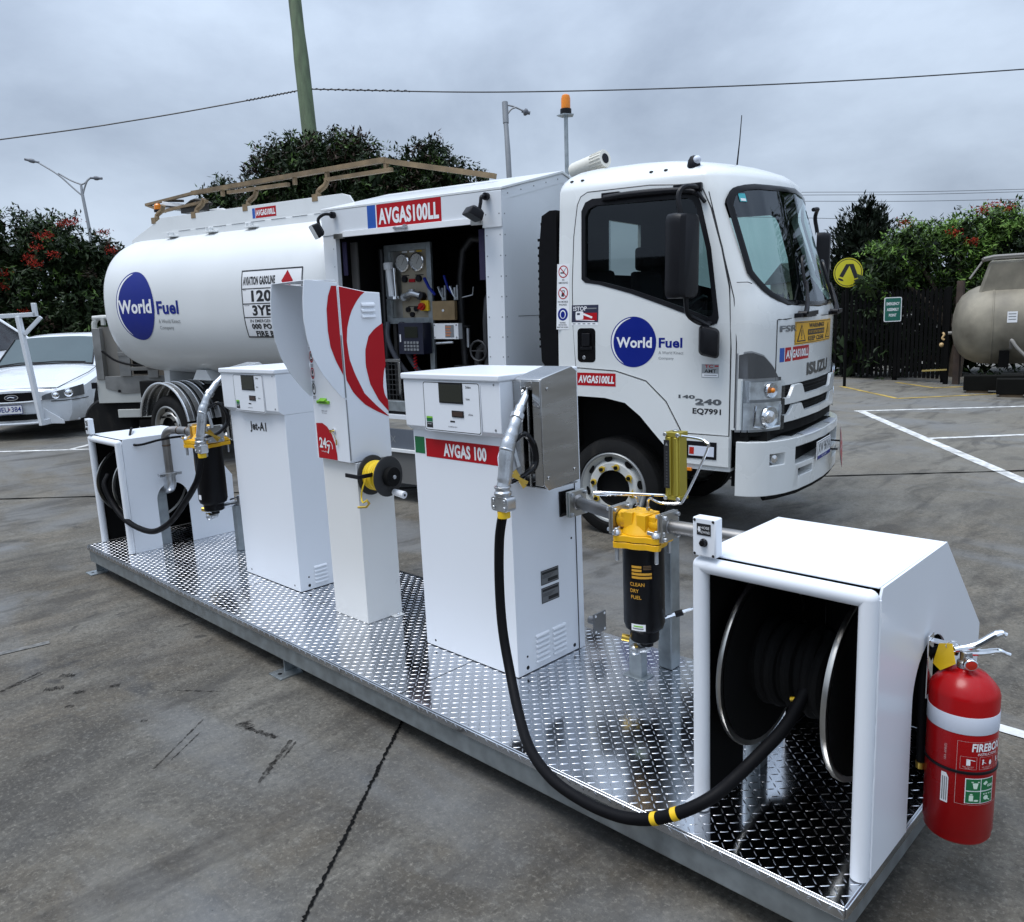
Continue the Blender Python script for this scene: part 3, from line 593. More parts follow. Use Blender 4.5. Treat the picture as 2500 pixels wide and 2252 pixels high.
# ---------------------------------------------------------------- filters
def filter_unit(cx, cy, zf, r, hb, label, lettered, post):
    t = thing('fuel_filter', label, 'fuel filter', (cx, cy, ZD), group='black and yellow fuel filters')
    z = zf-ZD
    o = MB(); o.lathe([(r*.62, z-hb-.055), (r*.70, z-hb-.05), (r*.72, z-hb-.012), (r*.92, z-hb), (r, z-hb+.02), (r, z)], (0, 0, 0), (0, 0, 1), 40)
    o.cyl((.01, 0, z-hb-.075), (.01, 0, z-hb-.05), .025, n=16)
    o.build('bowl', mat('black_bowl', (.003, .003, .004), .36, var=.1, bump=.05, bscale=200, spec=.2), t)
    if lettered:
        o = MB(); a_ = math.atan2(-.78, .62)  # faces the camera
        o.map = lambda x, y, h=0: Vector(((r+h)*math.cos(a_+x/r), (r+h)*math.sin(a_+x/r), y))
        for q, (w0, w1) in enumerate(((-.050, -.012), (-.050, -.012), (-.050, .026), (-.050, .026))): o.rect(w0, w1, z-.073-q*.0135, z-.064-q*.0135, .0008, 0, 6)
        for q in range(3): o.rect(-.006, .024, z-.066-q*.006, z-.0625-q*.006, .0008, 2, 4)
        for q, s_ in enumerate(('CLEAN', 'DRY', 'FUEL')): o.txt(s_, -.030-(.010 if s_ == 'DRY' else .004 if s_ == 'FUEL' else 0), z-.136-q*.025, (.056, .034, .040)[q], .014, .0008, 0, .01)
        o.build('bowl_lettering', [mat('orange_print', (.62, .32, .03), .5), WINK, mat('dim_print', (.12, .07, .03), .5)], t); mp_ = o.map; o = MB(); o.map = mp_; o.rect(-.055, .0, z-hb+.008, z-hb+.034, .0008, 1, 6); o.rect(-.050, -.008, z-hb+.014, z-hb+.019, .0012, 3, 5); o.rect(-.046, -.01, z-hb+.023, z-hb+.028, .0012, 4, 5)
        o.build('bowl_sticker', [RED, WINK, RED, GREY, LIME], t)
    else:
        o = MB(); a_ = math.atan2(-.5, .86); o.map = lambda x, y, h=0: Vector(((r+h)*math.cos(a_+x/r), (r+h)*math.sin(a_+x/r), y))
        mp_ = o.map; o.rect(-.10, -.07, z-hb+.03, z-hb+.06, .0008, 0, 4); o.build('bowl_sticker', WINK, t); o = MB(); o.map = mp_; o.rect(-.13, -.115, z-.15, z-.07, .0008, 0, 2); o.build('bowl_lettering', mat('orange_print', (.62, .32, .03), .5), t)
    # yellow flange (three-lobed) and head
    def lobes(rad, lob, k=64): return [((rad+lob*max(0, math.cos(4*(2*math.pi*i/k)+2.0))**2)*math.cos(2*math.pi*i/k), (rad+lob*max(0, math.cos(4*(2*math.pi*i/k)+2.0))**2)*math.sin(2*math.pi*i/k)) for i in range(k)]
    o = MB(); o.prism(lobes(r*1.16, r*.42), 'z', z, z+.022); o.prism(lobes(r*1.14, r*.42), 'z', z+.0255, z+.048); o.prism(lobes(r*1.10, r*.40), 'z', z+.0221, z+.0254, m=1)
    o.lathe([(r*1.0, z+.0485), (r*.92, z+.062), (r*.70, z+.085), (r*.60, z+.115), (r*.5, z+.128), (0, z+.13)], (0, 0, 0), (0, 0, 1), 36)
    o.box(-r*1.02, r*1.02, -r*.42, r*.42, z+.062, z+.118); o.box(-r*.62, -r*.12, -r*.70, r*.5, z+.06, z+.128); o.box(r*.12, r*.62, -r*.70, r*.5, z+.06, z+.124)
    o.cyl((-r*1.25, 0, z+.085), (r*1.25, 0, z+.085), r*.46, n=24)
    o.build('head', [YEL, BLK], t, bev=.004, seg=3)
    for k in range(4):
        a = (2*math.pi*k/4-.5); x, y = math.cos(a)*r*1.38, math.sin(a)*r*1.38
        o = MB(); o.cyl((x, y, z-.05), (x, y, z+.075), .0075, n=10); o.lathe([(.016, 0), (.019, .004), (.015, .016), (.010, .02)], (x, y, z+.0485), (0, 0, 1), 14)
        for sg in (-1, 1): o.bar((x, y, z+.060), (x+sg*.034*math.cos(a+.8), y+sg*.034*math.sin(a+.8), z+.066), .008, .014)
        o.build('wing_nut', CASTAL, t, bev=.002)
    for sg in (-1, 1):
        o = MB(); x = sg*r*1.28
        for q in (0, .012): o.box(*sorted((x+sg*q, x+sg*(q+.009))), -.052, .052, z+.033, z+.137, m=0)
        for dy in (-.040, .040):
            for dz in (.045, .125): o.cyl((x-sg*.012, dy, z+dz), (x+sg*.034, dy, z+dz), .008, n=8, m=1)
        o.build('flange', [INOXB, CASTAL], t, bev=.001)
    # drain
    o = MB(); o.tube([(.01, 0, z-hb-.07), (.01, 0, z-hb-.09), (-.03, -.02, z-hb-.10)], .014, 10, sub=4); o.ball((-.03, -.022, z-hb-.098), .024, 8); o.cyl((-.05, -.03, z-hb-.055), (-.075, -.045, z-hb-.05), .014, m=1); o.bar((-.03, -.022, z-hb-.075), (.0, -.055, z-hb-.068), .012, .006, m=1); o.build('drain_valve', [CASTAL, BRASS], t, bev=.001)
    return t
F1 = filter_unit(-1.05, .68, .757, .078, .325, 'fuel filter with yellow cap and CLEAN DRY FUEL lettering beside the AVGAS pump', True, None)
F2 = filter_unit(-4.22, .475, .905, .088, .36, 'fuel filter with yellow cap left of the Jet-A1 pump', False, None)
# differential gauge and tubes of the nearer filter
z = .757-ZD; gx_, gy_ = .128, .03
o = MB(); o.box(gx_-.030, gx_+.030, gy_-.024, gy_+.024, .757, .970); o.box(gx_-.032, gx_+.032, gy_-.028, gy_+.028, .9705, .987); o.box(gx_-.032, gx_+.032, gy_-.028, gy_+.028, .741, .7565)
for x in (gx_-.012, gx_+.016): o.cyl((x, gy_-.0245, .758), (x, gy_-.0245, .969), .010, n=12)
for x in (gx_-.026, gx_+.026):
    for zz in (.747, .979): o.cyl((x, gy_-.034, zz), (x, gy_-.026, zz), .008, n=8, m=1)
o.map = plane((gx_-.03, gy_, 0), (0, -1, 0), (0, 0, 1), (-1, 0, 0)); o.rect(-.02, .02, .765, .960, .0012, 2)
for k in range(12): o.rect(-.008, .008, .785+k*.012, .7865+k*.012, .0018, 3)
o.map = plane((gx_, gy_-.0348, 0), (1, 0, 0), (0, 0, 1)); o.rect(-.028, -.004, .785, .960, .0012, 2); o.poly2([(-.022, .940), (-.010, .940), (-.016, .952)], .0018, 3)
for k in range(12): o.rect(-.019, -.013, .795+k*.011, .7965+k*.011, .0018, 3)
o.cyl((gx_, gy_, .987), (gx_, gy_, .993), .012, n=10, m=1)
o.build('pressure_gauge', [OLIVE, CASTAL, INK, GREY], F1, bev=.0012)
o = MB()
o.tube([(-.022, -.005, z+.125), (-.022, -.005, z+.175), (-.030, -.03, z+.19), (-.10, -.10, z+.195), (-.125, -.125, z+.20), (-.10, -.11, z+.205), (gx_-.034, gy_-.02, .752)], .0048, 8, sub=4)
o.tube([(.028, -.005, z+.12), (.028, -.005, z+.165), (.045, -.012, z+.182), (.10, -.03, z+.176), (gx_+.03, -.01, z+.178), (gx_+.055, .0, z+.20), (gx_+.145, .0, .935), (gx_+.14, .0, .962), (gx_+.11, .005, .972), (gx_+.030, .012, .976)], .0048, 8, sub=4)
for x in (-.022, .028): o.cyl((x, -.005, z+.115), (x, -.005, z+.145), .0085, n=6)
o.build('sensing_tube', CHROME, F1)
o = MB(); o.tube([(-.02, 0, .235), (.05, .03, .262), (.16, .10, .31), (.30, .18, .38)], .006, 8); o.cyl((.10, .06, .282), (.122, .075, .292), .012, n=10, m=1); o.build('drain_rod', [CHROME, BLK], F1)
pt = thing('support_post', 'tall galvanised square post standing behind the black fuel filter', 'post', (-1.06, .86, ZD))
o = MB(); o.box(-.032, .032, -.032, .032, .001, .62); o.build('tube', GALV, pt, bev=.004)
o = MB(); o.bar((0, -.033, .56), (.02, -.15, .50), .05, .006); o.box(-.03, .05, -.16, -.034, .60, .606); o.build('bracket', GALV, pt, bev=.001)
pt = thing('support_post', 'short galvanised post under the drain of the black fuel filter', 'post', (-1.105, .71, ZD))
o = MB(); o.box(-.03, .03, -.02, .02, .001, .155); o.build('tube', GALV, pt, bev=.003)
o = MB(); o.box(-.05, .05, -.035, .035, .0005, .006); o.build('base_plate', GALV, pt, bev=.001)
pt = thing('support_post', 'galvanised post between the Jet-A1 pump and its fuel filter', 'post', (-4.19, .615, ZD))
o = MB(); o.box(-.026, .026, -.026, .026, .001, .30); o.build('tube', GALV, pt, bev=.003)
o = MB(); o.tube([(-.09, -.10, .28), (-.05, -.05, .30), (0, 0, .312), (.06, .02, .33)], .018, 10, sub=4); o.bar((-.02, -.03, .34), (.05, 0, .36), .02, .01); o.cyl((.05, 0, .31), (.05, 0, .37), .022, n=8); o.build('valve', CASTAL, pt, bev=.001)
# pipes
o = MB(); o.cyl((-1.40, .727, .86), (-1.165, .69, .845), .0245, n=24); o.lathe([(.034, 0), (.026, .012)], (-1.402, .7272, .86), (.235, -.037, -.015), 20)
tag(o.build('fuel_pipe', PIPE), 'short welded steel pipe from the AVGAS pump to its filter', 'pipe', 'steel fuel pipes on the skid')
o = MB(); o.cyl((-.935, .68, .842), (-.50, .70, .842), .0245, n=24); o.lathe([(.034, 0), (.026, .012)], (-.938, .68, .842), (1, 0.04, 0), 20)
tag(o.build('fuel_pipe', PIPE), 'welded steel pipe running from the filter into the nearest reel housing', 'pipe', 'steel fuel pipes on the skid')
o = MB(); o.tube([(-4.34, .46, .988), (-4.54, .43, .990), (-4.60, .40, .985), (-4.628, .385, .955), (-4.63, .384, .90), (-4.63, .384, .70)], .0255, 20, sub=6)
for p, d in (((-4.52, .433, .990), (-1, -.1, 0)), ((-4.63, .384, .89), (0, 0, 1)), ((-4.42, .448, .990), (-1, -.1, 0))): o.lathe([(.0256, -.006), (.028, 0), (.0256, .006)], p, d, 20, m=1, caps=False)
o.lathe([(.03, 0), (.045, .004), (.045, .022), (.03, .026)], (-4.63, .384, .684), (0, 0, 1), 20, m=2); o.box(-4.65, -4.61, .312, .456, .688, .704, m=2); o.tube([(-4.63, .384, .685), (-4.63, .384, .64), (-4.66, .384, .60), (-4.75, .384, .585)], .034, 16, m=2, sub=4)
tag(o.build('fuel_pipe', [PIPE, mat('heat_tint', (.10, .07, .05), .4, metal=.8), CASTAL]), 'bent steel pipe dropping down the side of the farthest reel housing', 'pipe', 'steel fuel pipes on the skid')
o = MB(); o.tube([(-5.1, .35, .975), (-4.98, .30, .985), (-4.80, .22, .94), (-4.70, .20, .915), (-4.66, .24, .912), (-4.63, .34, .93), (-4.55, .42, .945), (-4.35, .48, .96)], .008, 8, sub=6)
tag(o.build('control_cable', RUB), 'thin black cable looping over the farthest reel housing', 'cable')

# ---------------------------------------------------------------- hoses with nozzles
def hose(path, bands, label, nz, group):
    t = thing('fuel_hose', label, 'hose', path[0], group=group); O_ = Vector(path[0]); P = [Vector(p)-O_ for p in path]
    o = MB(); o.tube(P, .0178, 16, sub=8); hs_o = o.build('hose', RUB, t)
    C_ = catmull(P, 8)
    for f in bands:
        i = int(f*(len(C_)-1)); a, b = C_[i], C_[min(i+1, len(C_)-1)]; d = (b-a).normalized(); o = MB(); o.tube([a, a+d*.018], .0188, 16); o.build('hose_band', YELS, hs_o)
    n = [Vector(p)-O_ for p in nz]   # spout tip ... coupling
    sp, nk, bd0, bd1, bd2, cp = n
    o = MB(); o.tube([sp, (sp*.6+nk*.4), nk], [.013, .0155, .0165], 14, sub=4); o.build('spout', CHROME, t)
    o = MB(); d = (nk-bd0).normalized(); o.cyl(bd0+d*.012, bd0+d*.034, .026, n=8); o.tube([nk+d*.005, bd0, bd0*.5+bd1*.5, bd1, bd2, cp+Vector((0, 0, .03))], [.019, .021, .025, .028, .0265, .024], 18, sub=5)
    o.lathe([(.027, 0), (.030, .006), (.027, .012)], bd1, bd1-bd0, 18); o.lathe([(.030, 0), (.032, .006), (.032, .014), (.027, .02), (.027, .026), (.031, .03), (.031, .036)], cp+Vector((0, 0, .0)), (0, 0, 1), 18)
    o.build('nozzle_body', CASTAL, t, bev=.001)
    o = MB(); s_ = Vector((.025 if nz[1][0] > -3 else .05, .075, 0))
    gp = [bd1*.75+bd0*.25+s_*.25, bd1+s_*.9+Vector((0, 0, .045)), bd1+s_*1.35+Vector((0, 0, .0)), bd1+s_*1.4+Vector((0, 0, -.07)), bd2+s_*1.05+Vector((0, 0, .0)), bd2+s_*.3+Vector((0, 0, -.02))]
    o.tube(gp, [.008, .011, .013, .013, .010, .008], 10, sub=5); o.build('trigger_guard', BLKG, t)
    o = MB(); o.bar(bd1+s_*.3, bd2+s_*.72+Vector((0, 0, .03)), .012, .018, upv=(0, 1, 0)); o.build('trigger', CASTAL, t, bev=.003)
    o = MB(); o.bar(bd2+s_*.5+Vector((0, 0, .02)), bd2+s_*1.1+Vector((0, -.01, -.045)), .006, .016, m=0); o.bar(bd2+s_*.5+Vector((0, -.02, .01)), bd2+s_*1.35+Vector((0, -.02, -.03)), .005, .012, m=0)
    o.tube([bd1+Vector((-.028, -.012, -.01)), bd1+Vector((-.02, -.03, -.04)), bd2+s_*.2+Vector((0, -.03, 0)), bd2+s_*.6+Vector((0, -.01, 0)), bd2+s_*.0+Vector((0, -.033, -.03)), bd2+Vector((-.03, -.01, -.045))], .0018, 6, m=1, sub=4); o.build('dust_cap_tag', [BRASS, CHROME], t)
    o = MB(); c = cp-Vector((0, 0, .03)); o.prism(rounded(-.042, .042, -.024, .03, .014), 'y', -.022, .022); o.v = [tuple(Vector(q)+c+Vector((0, 0, .0))) for q in o.v]
    for x in (-.027, .027):
        for z_ in (-.010, .016): o.cyl(c+Vector((x, -.0225, z_)), c+Vector((x, -.027, z_)), .007, n=10)
    o.build('hose_clamp', CASTAL, t, bev=.004)
    o = MB(); o.cyl(c-Vector((0, 0, .05)), c-Vector((0, 0, .026)), .0235, n=16); o.build('swivel_collar', YELS, t)
    return t
hose([(-1.352, .25, .93), (-1.380, .25, .815), (-1.381, .24, .645), (-1.354, .22, .483), (-1.283, .18, .342), (-1.175, .105, .262), (-1.045, .02, .215), (-.90, -.035, .190), (-.764, -.05, .180), (-.640, -.05, .186), (-.546, -.035, .207), (-.466, -.02, .249), (-.409, .01, .286), (-.372, .05, .316), (-.345, .10, .350), (-.312, .17, .40), (-.269, .23, .47), (-.242, .275, .546), (-.226, .33, .63), (-.215, .40, .705)],
     (.545, .583), 'black fuel hose sagging from the AVGAS nozzle across the deck edge to the nearest reel',
     [(-1.385, .445, 1.35), (-1.362, .37, 1.288), (-1.350, .33, 1.243), (-1.352, .285, 1.152), (-1.349, .262, 1.05), (-1.350, .25, .985)], 'black fuel hoses with metal nozzles')
hose([(-3.79, .245, .93), (-3.80, .214, .80), (-3.86, .20, .72), (-3.98, .188, .62), (-4.15, .166, .491), (-4.36, .142, .402), (-4.56, .119, .397), (-4.74, .099, .439), (-4.88, .088, .521), (-4.96, .08, .635), (-4.985, .12, .70)],
     (), 'black fuel hose looping from the Jet-A1 nozzle in front of the farthest reel housing',
     [(-3.80, .45, 1.375), (-3.785, .37, 1.315), (-3.78, .311, 1.248), (-3.782, .275, 1.165), (-3.785, .25, 1.04), (-3.788, .245, .985)], 'black fuel hoses with metal nozzles')

# ---------------------------------------------------------------- fire extinguisher
ex = thing('fire_extinguisher', 'red fire extinguisher with a white band hanging on the nearest reel housing', 'extinguisher', (.105, .475, .208)); ex.scale = (1, 1, .885)
r = .083; aF = math.atan2(-1.6, 1.0)
o = MB(); o.lathe([(.0, .006), (.06, .0), (.074, .002), (.080, .012), (.080, .03), (r, .034), (r, .452), (r-.004, .468), (r-.017, .488), (.050, .507), (.028, .518), (.020, .522), (0, .523)], (0, 0, 0), (0, 0, 1), 56)
o.build('cylinder', REDX, ex, smooth=40)
cm = lambda x, y, h=0: Vector(((r+h)*math.cos(aF+x/r), (r+h)*math.sin(aF+x/r), y))
o = MB(); o.lathe([(r+.0006, .355), (r+.0009, .356), (r+.0009, .407), (r+.0006, .408)], (0, 0, 0), (0, 0, 1), 56); o.build('reflective_band', SILV, ex)
o = MB(); o.lathe([(r+.0005, .233), (r+.003, .234), (r+.003, .241), (r+.0005, .242)], (0, 0, 0), (0, 0, 1), 56); o.build('strap', BLK, ex)
o = MB(); o.map = cm
o.txt('FIREBOX', .042, .318, .086, .026, .001, 0, .03, .08); o.txt('INSTRUCTIONS', .042, .297, .056, .008, .001, 0, 0)
for k in range(3):
    x0, x1 = -.026+k*.045, .012+k*.045; o.frame2(x0, x1, .250, .289, .0006, .001, 1, 4)
    if k == 0: o.rect(-.012, -.003, .262, .279, .001, 0); o.line2((-.012, .281), (.008, .277), .002, .001, 0)
    else: o.disc(x0+.009, .279, .0025, .001, 0, 10); o.line2((x0+.009, .277), (x0+.008, .265), .003, .001, 0); o.line2((x0+.009, .273), (x0+.018, .268), .0015, .001, 0); o.disc(x1-.008, .270, .004, .001, 0, 10, 1, .008)
    o.txt('PULL PIN OUT' if k == 0 else 'AIM AT BASE', (x0+x1)/2, .2575, .026, .004, .001, 1, 0); o.txt('SAFELY' if k == 0 else 'OF FIRE', (x0+x1)/2, .2525, .016, .0035, .001, 1, 0)
o.frame2(-.034, .10, .138, .335, .0007, .0008, 1, 12)
o.map = lambda x, y, h=0: cm(-.062+y, .29+x, h) if False else cm(-.060-y, .29+x, h); o.txt('10A 60B(E)', 0, 0, .05, .007, .001, 1, .0); o.map = cm
o.build('instruction_panel', [WINK, mat('pale_print', (.62, .40, .38), .5)], ex)
o = MB(); o.map = cm; o.rect(-.012, .064, .143, .222, .001, 0, 8)
for i, (x0, y0) in enumerate(((-.010, .184), (.027, .184), (-.010, .145), (.027, .145))):
    o.rect(x0, x0+.035, y0, y0+.036, .0014, 1, 5)
    if i == 0: o.poly2([(x0+.018, y0+.006), (x0+.026, y0+.006), (x0+.029, y0+.024), (x0+.015, y0+.024)], .0018, 2); o.line2((x0+.012, y0+.027), (x0+.032, y0+.027), .003, .0018, 2)
    if i == 1: o.poly2([(x0+.004, y0+.022), (x0+.012, y0+.030), (x0+.018, y0+.024), (x0+.010, y0+.016)], .0018, 2); [o.disc(x0+.020+.005*q, y0+.014, .004, .0018, 2, 10, 1, None, .55) for q in range(3)]
    if i == 2: o.rect(x0+.008, x0+.018, y0+.006, y0+.024, .0018, 2); o.rect(x0+.010, x0+.016, y0+.025, y0+.029, .0018, 2); o.disc(x0+.025, y0+.008, .006, .0018, 2, 10, 1, .003)
    if i == 3: o.disc(x0+.014, y0+.016, .007, .0018, 2, 14); o.line2((x0+.014, y0+.016), (x0+.026, y0+.006), .003, .0018, 2); [o.disc(x0+.008+.007*q, y0+.028, .0022, .0018, 2, 8) for q in range(4)]
o.build('class_pictograms', [WINK, GREEN, mat('pictogram_print', (.60, .74, .62), .5)], ex)
o = MB(); o.map = cm; o.poly2([(-.068, .130), (-.050, .130), (-.050, .212), (-.056, .224), (-.068, .224)], .001, 0)
for q in range(3): o.rect(-.065+q*.005, -.0625+q*.005, .136, .212, .0014, 1)
o.build('service_sticker', [WINK, GREY], ex)
o = MB(); o.lathe([(.018, .520), (.021, .524), (.021, .54), (.015, .545), (.015, .572)], (0, 0, 0), (0, 0, 1), 20, m=0); o.cyl((0, 0, .552), Vector((math.cos(aF), math.sin(aF), 0))*.028+Vector((0, 0, .548)), .010, m=0); exv = o.build('valve', CASTAL, ex, bev=.001)
o = MB(); dv = Vector((math.cos(aF), math.sin(aF), 0)); o.lathe([(.017, 0), (.017, .010), (.015, .012), (.0, .012)], dv*.030+Vector((0, 0, .547)), dv, 24, m=0); o.lathe([(.0135, 0), (.0, .001)], dv*.0423+Vector((0, 0, .547)), dv, 20, m=1); o.build('gauge', [CHROME, REDL], exv)
hd = Vector((.86, .50, 0)).normalized()
o = MB(); hp = Vector((0, 0, 0)); o.tube([hp-hd*.028+Vector((0, 0, .575)), hp+hd*.02+Vector((0, 0, .590)), hp+hd*.060+Vector((0, 0, .622)), hp+hd*.076+Vector((0, 0, .631)), hp+hd*.088+Vector((0, 0, .627))], [.010, .011, .011, .010, .008], 10, sub=4); o.build('squeeze_lever', CHROME, ex)
o = MB(); o.tube([hp-hd*.01+Vector((0, 0, .566)), hp+hd*.04+Vector((0, 0, .570)), hp+hd*.072+Vector((0, 0, .577)), hp+hd*.100+Vector((0, 0, .567))], [.010, .009, .008, .006], 10, sub=4); o.build('carry_handle', CHROME, ex)
o = MB(); hs = Vector((-1, .05, 0)).normalized()
o.tube([hs*.02+Vector((0, 0, .562)), hs*.045+Vector((0, 0, .563)), hs*.07+Vector((0, 0, .553)), hs*.092+Vector((0, 0, .525)), hs*.10+Vector((0, -.004, .47)), hs*.098+Vector((0, -.01, .33)), hs*.094+Vector((0, -.012, .17))], .0115, 14, sub=6); o.build('discharge_hose', RUB, ex)
o = MB(); o.cyl(hs*.022+Vector((0, 0, .562)), hs*.045+Vector((0, 0, .563)), .0125, n=8); o.build('hose_ferrule', BRASS, ex); o = MB(); o.cyl(hs*.094+Vector((0, -.012, .165)), hs*.094+Vector((0, -.012, .185)), .0135, n=12); o.build('hose_ferrule', BRASS, ex)
o = MB(); q = hs*.04; o.add([q+Vector((-.02, -.02, .585)), q+Vector((.015, -.035, .600)), q+Vector((.028, -.045, .545)), q+Vector((-.012, -.028, .505)), q+Vector((-.035, -.012, .515))], [(0, 1, 2, 3, 4)]); o.build('inspection_tag', YELS, ex, solid=.0012)
o = MB(); o.tube([hp-hd*.018+Vector((-.012, -.01, .585+.016*math.sin(k*.63))) + Vector((.0, .0, 0))+hd*(.016*math.cos(k*.63)) for k in range(10)], .0016, 6, closed=True); o.build('safety_pin', CHROME, ex)
o = MB(); o.box(-.088, -.084, -.02, .02, .40, .60); o.box(-.0838, -.02, -.012, .012, .578, .584); o.build('wall_bracket', CHROME, ex, bev=.001)
# ---------------------------------------------------------------- tanker truck
TR = thing('tanker_truck', 'white aviation fuel tanker truck with blue round logos parked behind the skid', 'truck', (-3.058, 3.021, 0), (0, .024, .17))
TWD = 1.9
_L = [(0, .955), (.012, 1.01), (.04, 1.07), (.09, 1.12), (.16, 1.165), (.25, 1.2), (.4, 1.228), (.65, 1.25), (.95, 1.262)]
_U = [(0, .70), (.012, .735), (.04, .775), (.09, .82), (.16, .865), (.25, .905), (.4, .955), (.65, 1.01), (.95, 1.04)]
_B = [(0, 1.02), (.012, 1.08), (.04, 1.13), (.09, 1.18), (.16, 1.225), (.25, 1.265), (.4, 1.305), (.65, 1.335), (.95, 1.348)]
def interp(T_, x):
    for i in range(1, len(T_)):
        if x <= T_[i][0] or i == len(T_)-1:
            (x0, y0), (x1, y1) = T_[i-1], T_[i]; return y0+(y1-y0)*(x-x0)/(x1-x0)
def Fa(b, z):
    s = max(0, min(b, TWD-b)); t = min(1, max(0, (z-1.60)/.9)); return interp(_L, s)*(1-t)+interp(_U, s)*t
def tb(z): return .05*max(0, min(1.2, (z-1.5)/1.0))
def cab_outline(z, off=0, inset=0):
    h = []; ar = -.445
    zz = min(z, 2.5); t = tb(zz)+inset; half = TWD/2-t
    h.append((ar-off+inset*.25, .95))
    h += [(ar-off+inset*.25, t+.06-off), (ar+.018-off+inset*.25, t+.018-off), (ar+.06+inset*.25, t-off)]
    for s, _ in [(-1, 0)]+_L:
        if s == -1:
            ra_ = ar+.06+inset*.25; rf_ = Fa(0, zz)-inset*1.75; h += [(ra_+(rf_-ra_)*q_, t-off) for q_ in (.3, .6, .85)]; continue
        a = Fa(s, zz)-inset*1.75; b = t+s*(half/.95); k = min(1, s/.12); h.append((a+off*k, b-off*(1-min(1, s/.4))))
    return h+[(a, TWD-b) for a, b in reversed(h[1:-1])]
def cab_loft(off=0):
    o = MB(); lv = [(z, 0) for z in (.52, .8, 1.1, 1.35, 1.5, 1.6, 1.7, 1.82, 1.95, 2.1, 2.25, 2.38, 2.5)]+[(2.535, .012), (2.575, .045), (2.62, .11), (2.665, .22), (2.70, .36), (2.725, .5)]
    rings = [[(a, b, z) for a, b in cab_outline(z, off, i)] for z, i in lv]; n = len(rings[0])
    for r in rings: o.v += r
    for k in range(len(rings)-1):
        for j in range(n): o.f.append((k*n+j, k*n+(j+1) % n, (k+1)*n+(j+1) % n, (k+1)*n+j)); o.m.append(0)
    o.f += [tuple(reversed(range(n))), tuple((len(rings)-1)*n+j for j in range(n))]; o.m += [0, 0]; return o
WIN = [(-.195, 1.875), (-.205, 2.33), (-.175, 2.385), (-.12, 2.405), (.60, 2.392), (.645, 2.365), (.675, 2.31), (.755, 2.03), (.825, 1.60), (.815, 1.565), (.785, 1.555), (.64, 1.612), (.42, 1.69), (.19, 1.768), (-.05, 1.832), (-.165, 1.85)]
def zb(b): return interp([(.06, 1.90), (.085, 1.84), (.13, 1.76), (.2, 1.695), (.35, 1.655), (.95, 1.638)], min(b, TWD-b))
def zt(b): return interp([(.06, 2.28), (.085, 2.345), (.11, 2.385), (.15, 2.415), (.3, 2.445), (.95, 2.468)], min(b, TWD-b))
bs = [.075, .09, .11, .14, .18, .25, .35, .5, .7, .95]; bs = bs+[TWD-x for x in reversed(bs[:-1])]
WS = [(b, zb(b)) for b in bs]+[(b, zt(b)) for b in reversed(bs)]
arch = [(-.7, .3), (-.7, 1.0), (-.237, 1.0), (-.01, .995), (.158, .965), (.281, .874), (.37, .779), (.54, .6), (.64, .3)]
cw = MB(); cw.prism(WIN, 'y', -.3, 2.2); cs = MB(); cs.prism([(.95+(b-.95)*.992, 2.06+(z-2.06)*.98) for b, z in WS], 'x', .62, 2.2)
ca = MB(); ca.prism(arch, 'y', -.3, 2.2); cf = MB(); cf.box(.952, 2.2, -.3, 2.2, .2, .815); cbk = MB(); cbk.box(-.6, -.30, .82, 1.42, 1.92, 2.36)
cab_loft().build('cab', [TRUCK, CABIN], TR, solid=.03, cut=[cw, cs, ca, cf, cbk], smooth=40)
def build_intersect(name, off, poly, mats, cuts, b0=-.2, b1=.3):
    o = cab_loft(off); me = bpy.data.meshes.new(name); me.from_pydata(o.v, [], o.f); fixn(me)
    for m_ in mats: me.materials.append(m_)
    ob = bpy.data.objects.new(name, me); COL.objects.link(ob); ob.parent = TR; tmp = []
    def mod(mb, op):
        cm_ = bpy.data.meshes.new('c'); cm_.from_pydata(mb.v, [], mb.f); fixn(cm_); co = bpy.data.objects.new('c', cm_); COL.objects.link(co); co.parent = TR; tmp.append(co)
        q = ob.modifiers.new('b', 'BOOLEAN'); q.object = co; q.operation = op; q.solver = 'EXACT'
    inner = cab_loft(off-.012); mod(inner, 'DIFFERENCE')
    p = MB(); p.prism(poly, 'y', b0, b1); mod(p, 'INTERSECT')
    for c in cuts: mod(c, 'DIFFERENCE')
    bpy.context.view_layer.update(); dg = bpy.context.evaluated_depsgraph_get(); nm = bpy.data.meshes.new_from_object(ob.evaluated_get(dg)); ob.modifiers.clear(); ob.data = nm; nm.name = name
    for c in tmp: bpy.data.objects.remove(c)
    nm.polygons.foreach_set('use_smooth', [True]*len(nm.polygons)); nm.set_sharp_from_angle(angle=R(40)); return ob
DOOR = [(-.262, 1.215), (-.285, 1.55), (-.295, 1.83), (-.288, 2.18), (-.262, 2.40), (-.235, 2.455), (-.18, 2.482), (.31, 2.482), (.62, 2.455), (.70, 2.42), (.765, 2.29), (.85, 2.03), (.912, 1.775), (.938, 1.36), (.940, .772), (.60, .772), (.587, .800), (.478, .990), (.32, 1.132), (.074, 1.198)]
door = build_intersect('door', .005, DOOR, [TRUCK], [cw])
FEN = [(-.46, 1.205), (-.235, 1.205), (.074, 1.190), (.316, 1.123), (.472, .984), (.582, .795), (.60, .766), (.945, .766), (.948, .555), (.60, .56), (.545, .6), (.37, .779), (.281, .874), (.158, .965), (-.01, .995), (-.237, 1.0), (-.46, .99)]
fen = build_intersect('front_fender', .018, FEN, [TRUCK], [], b1=.2)
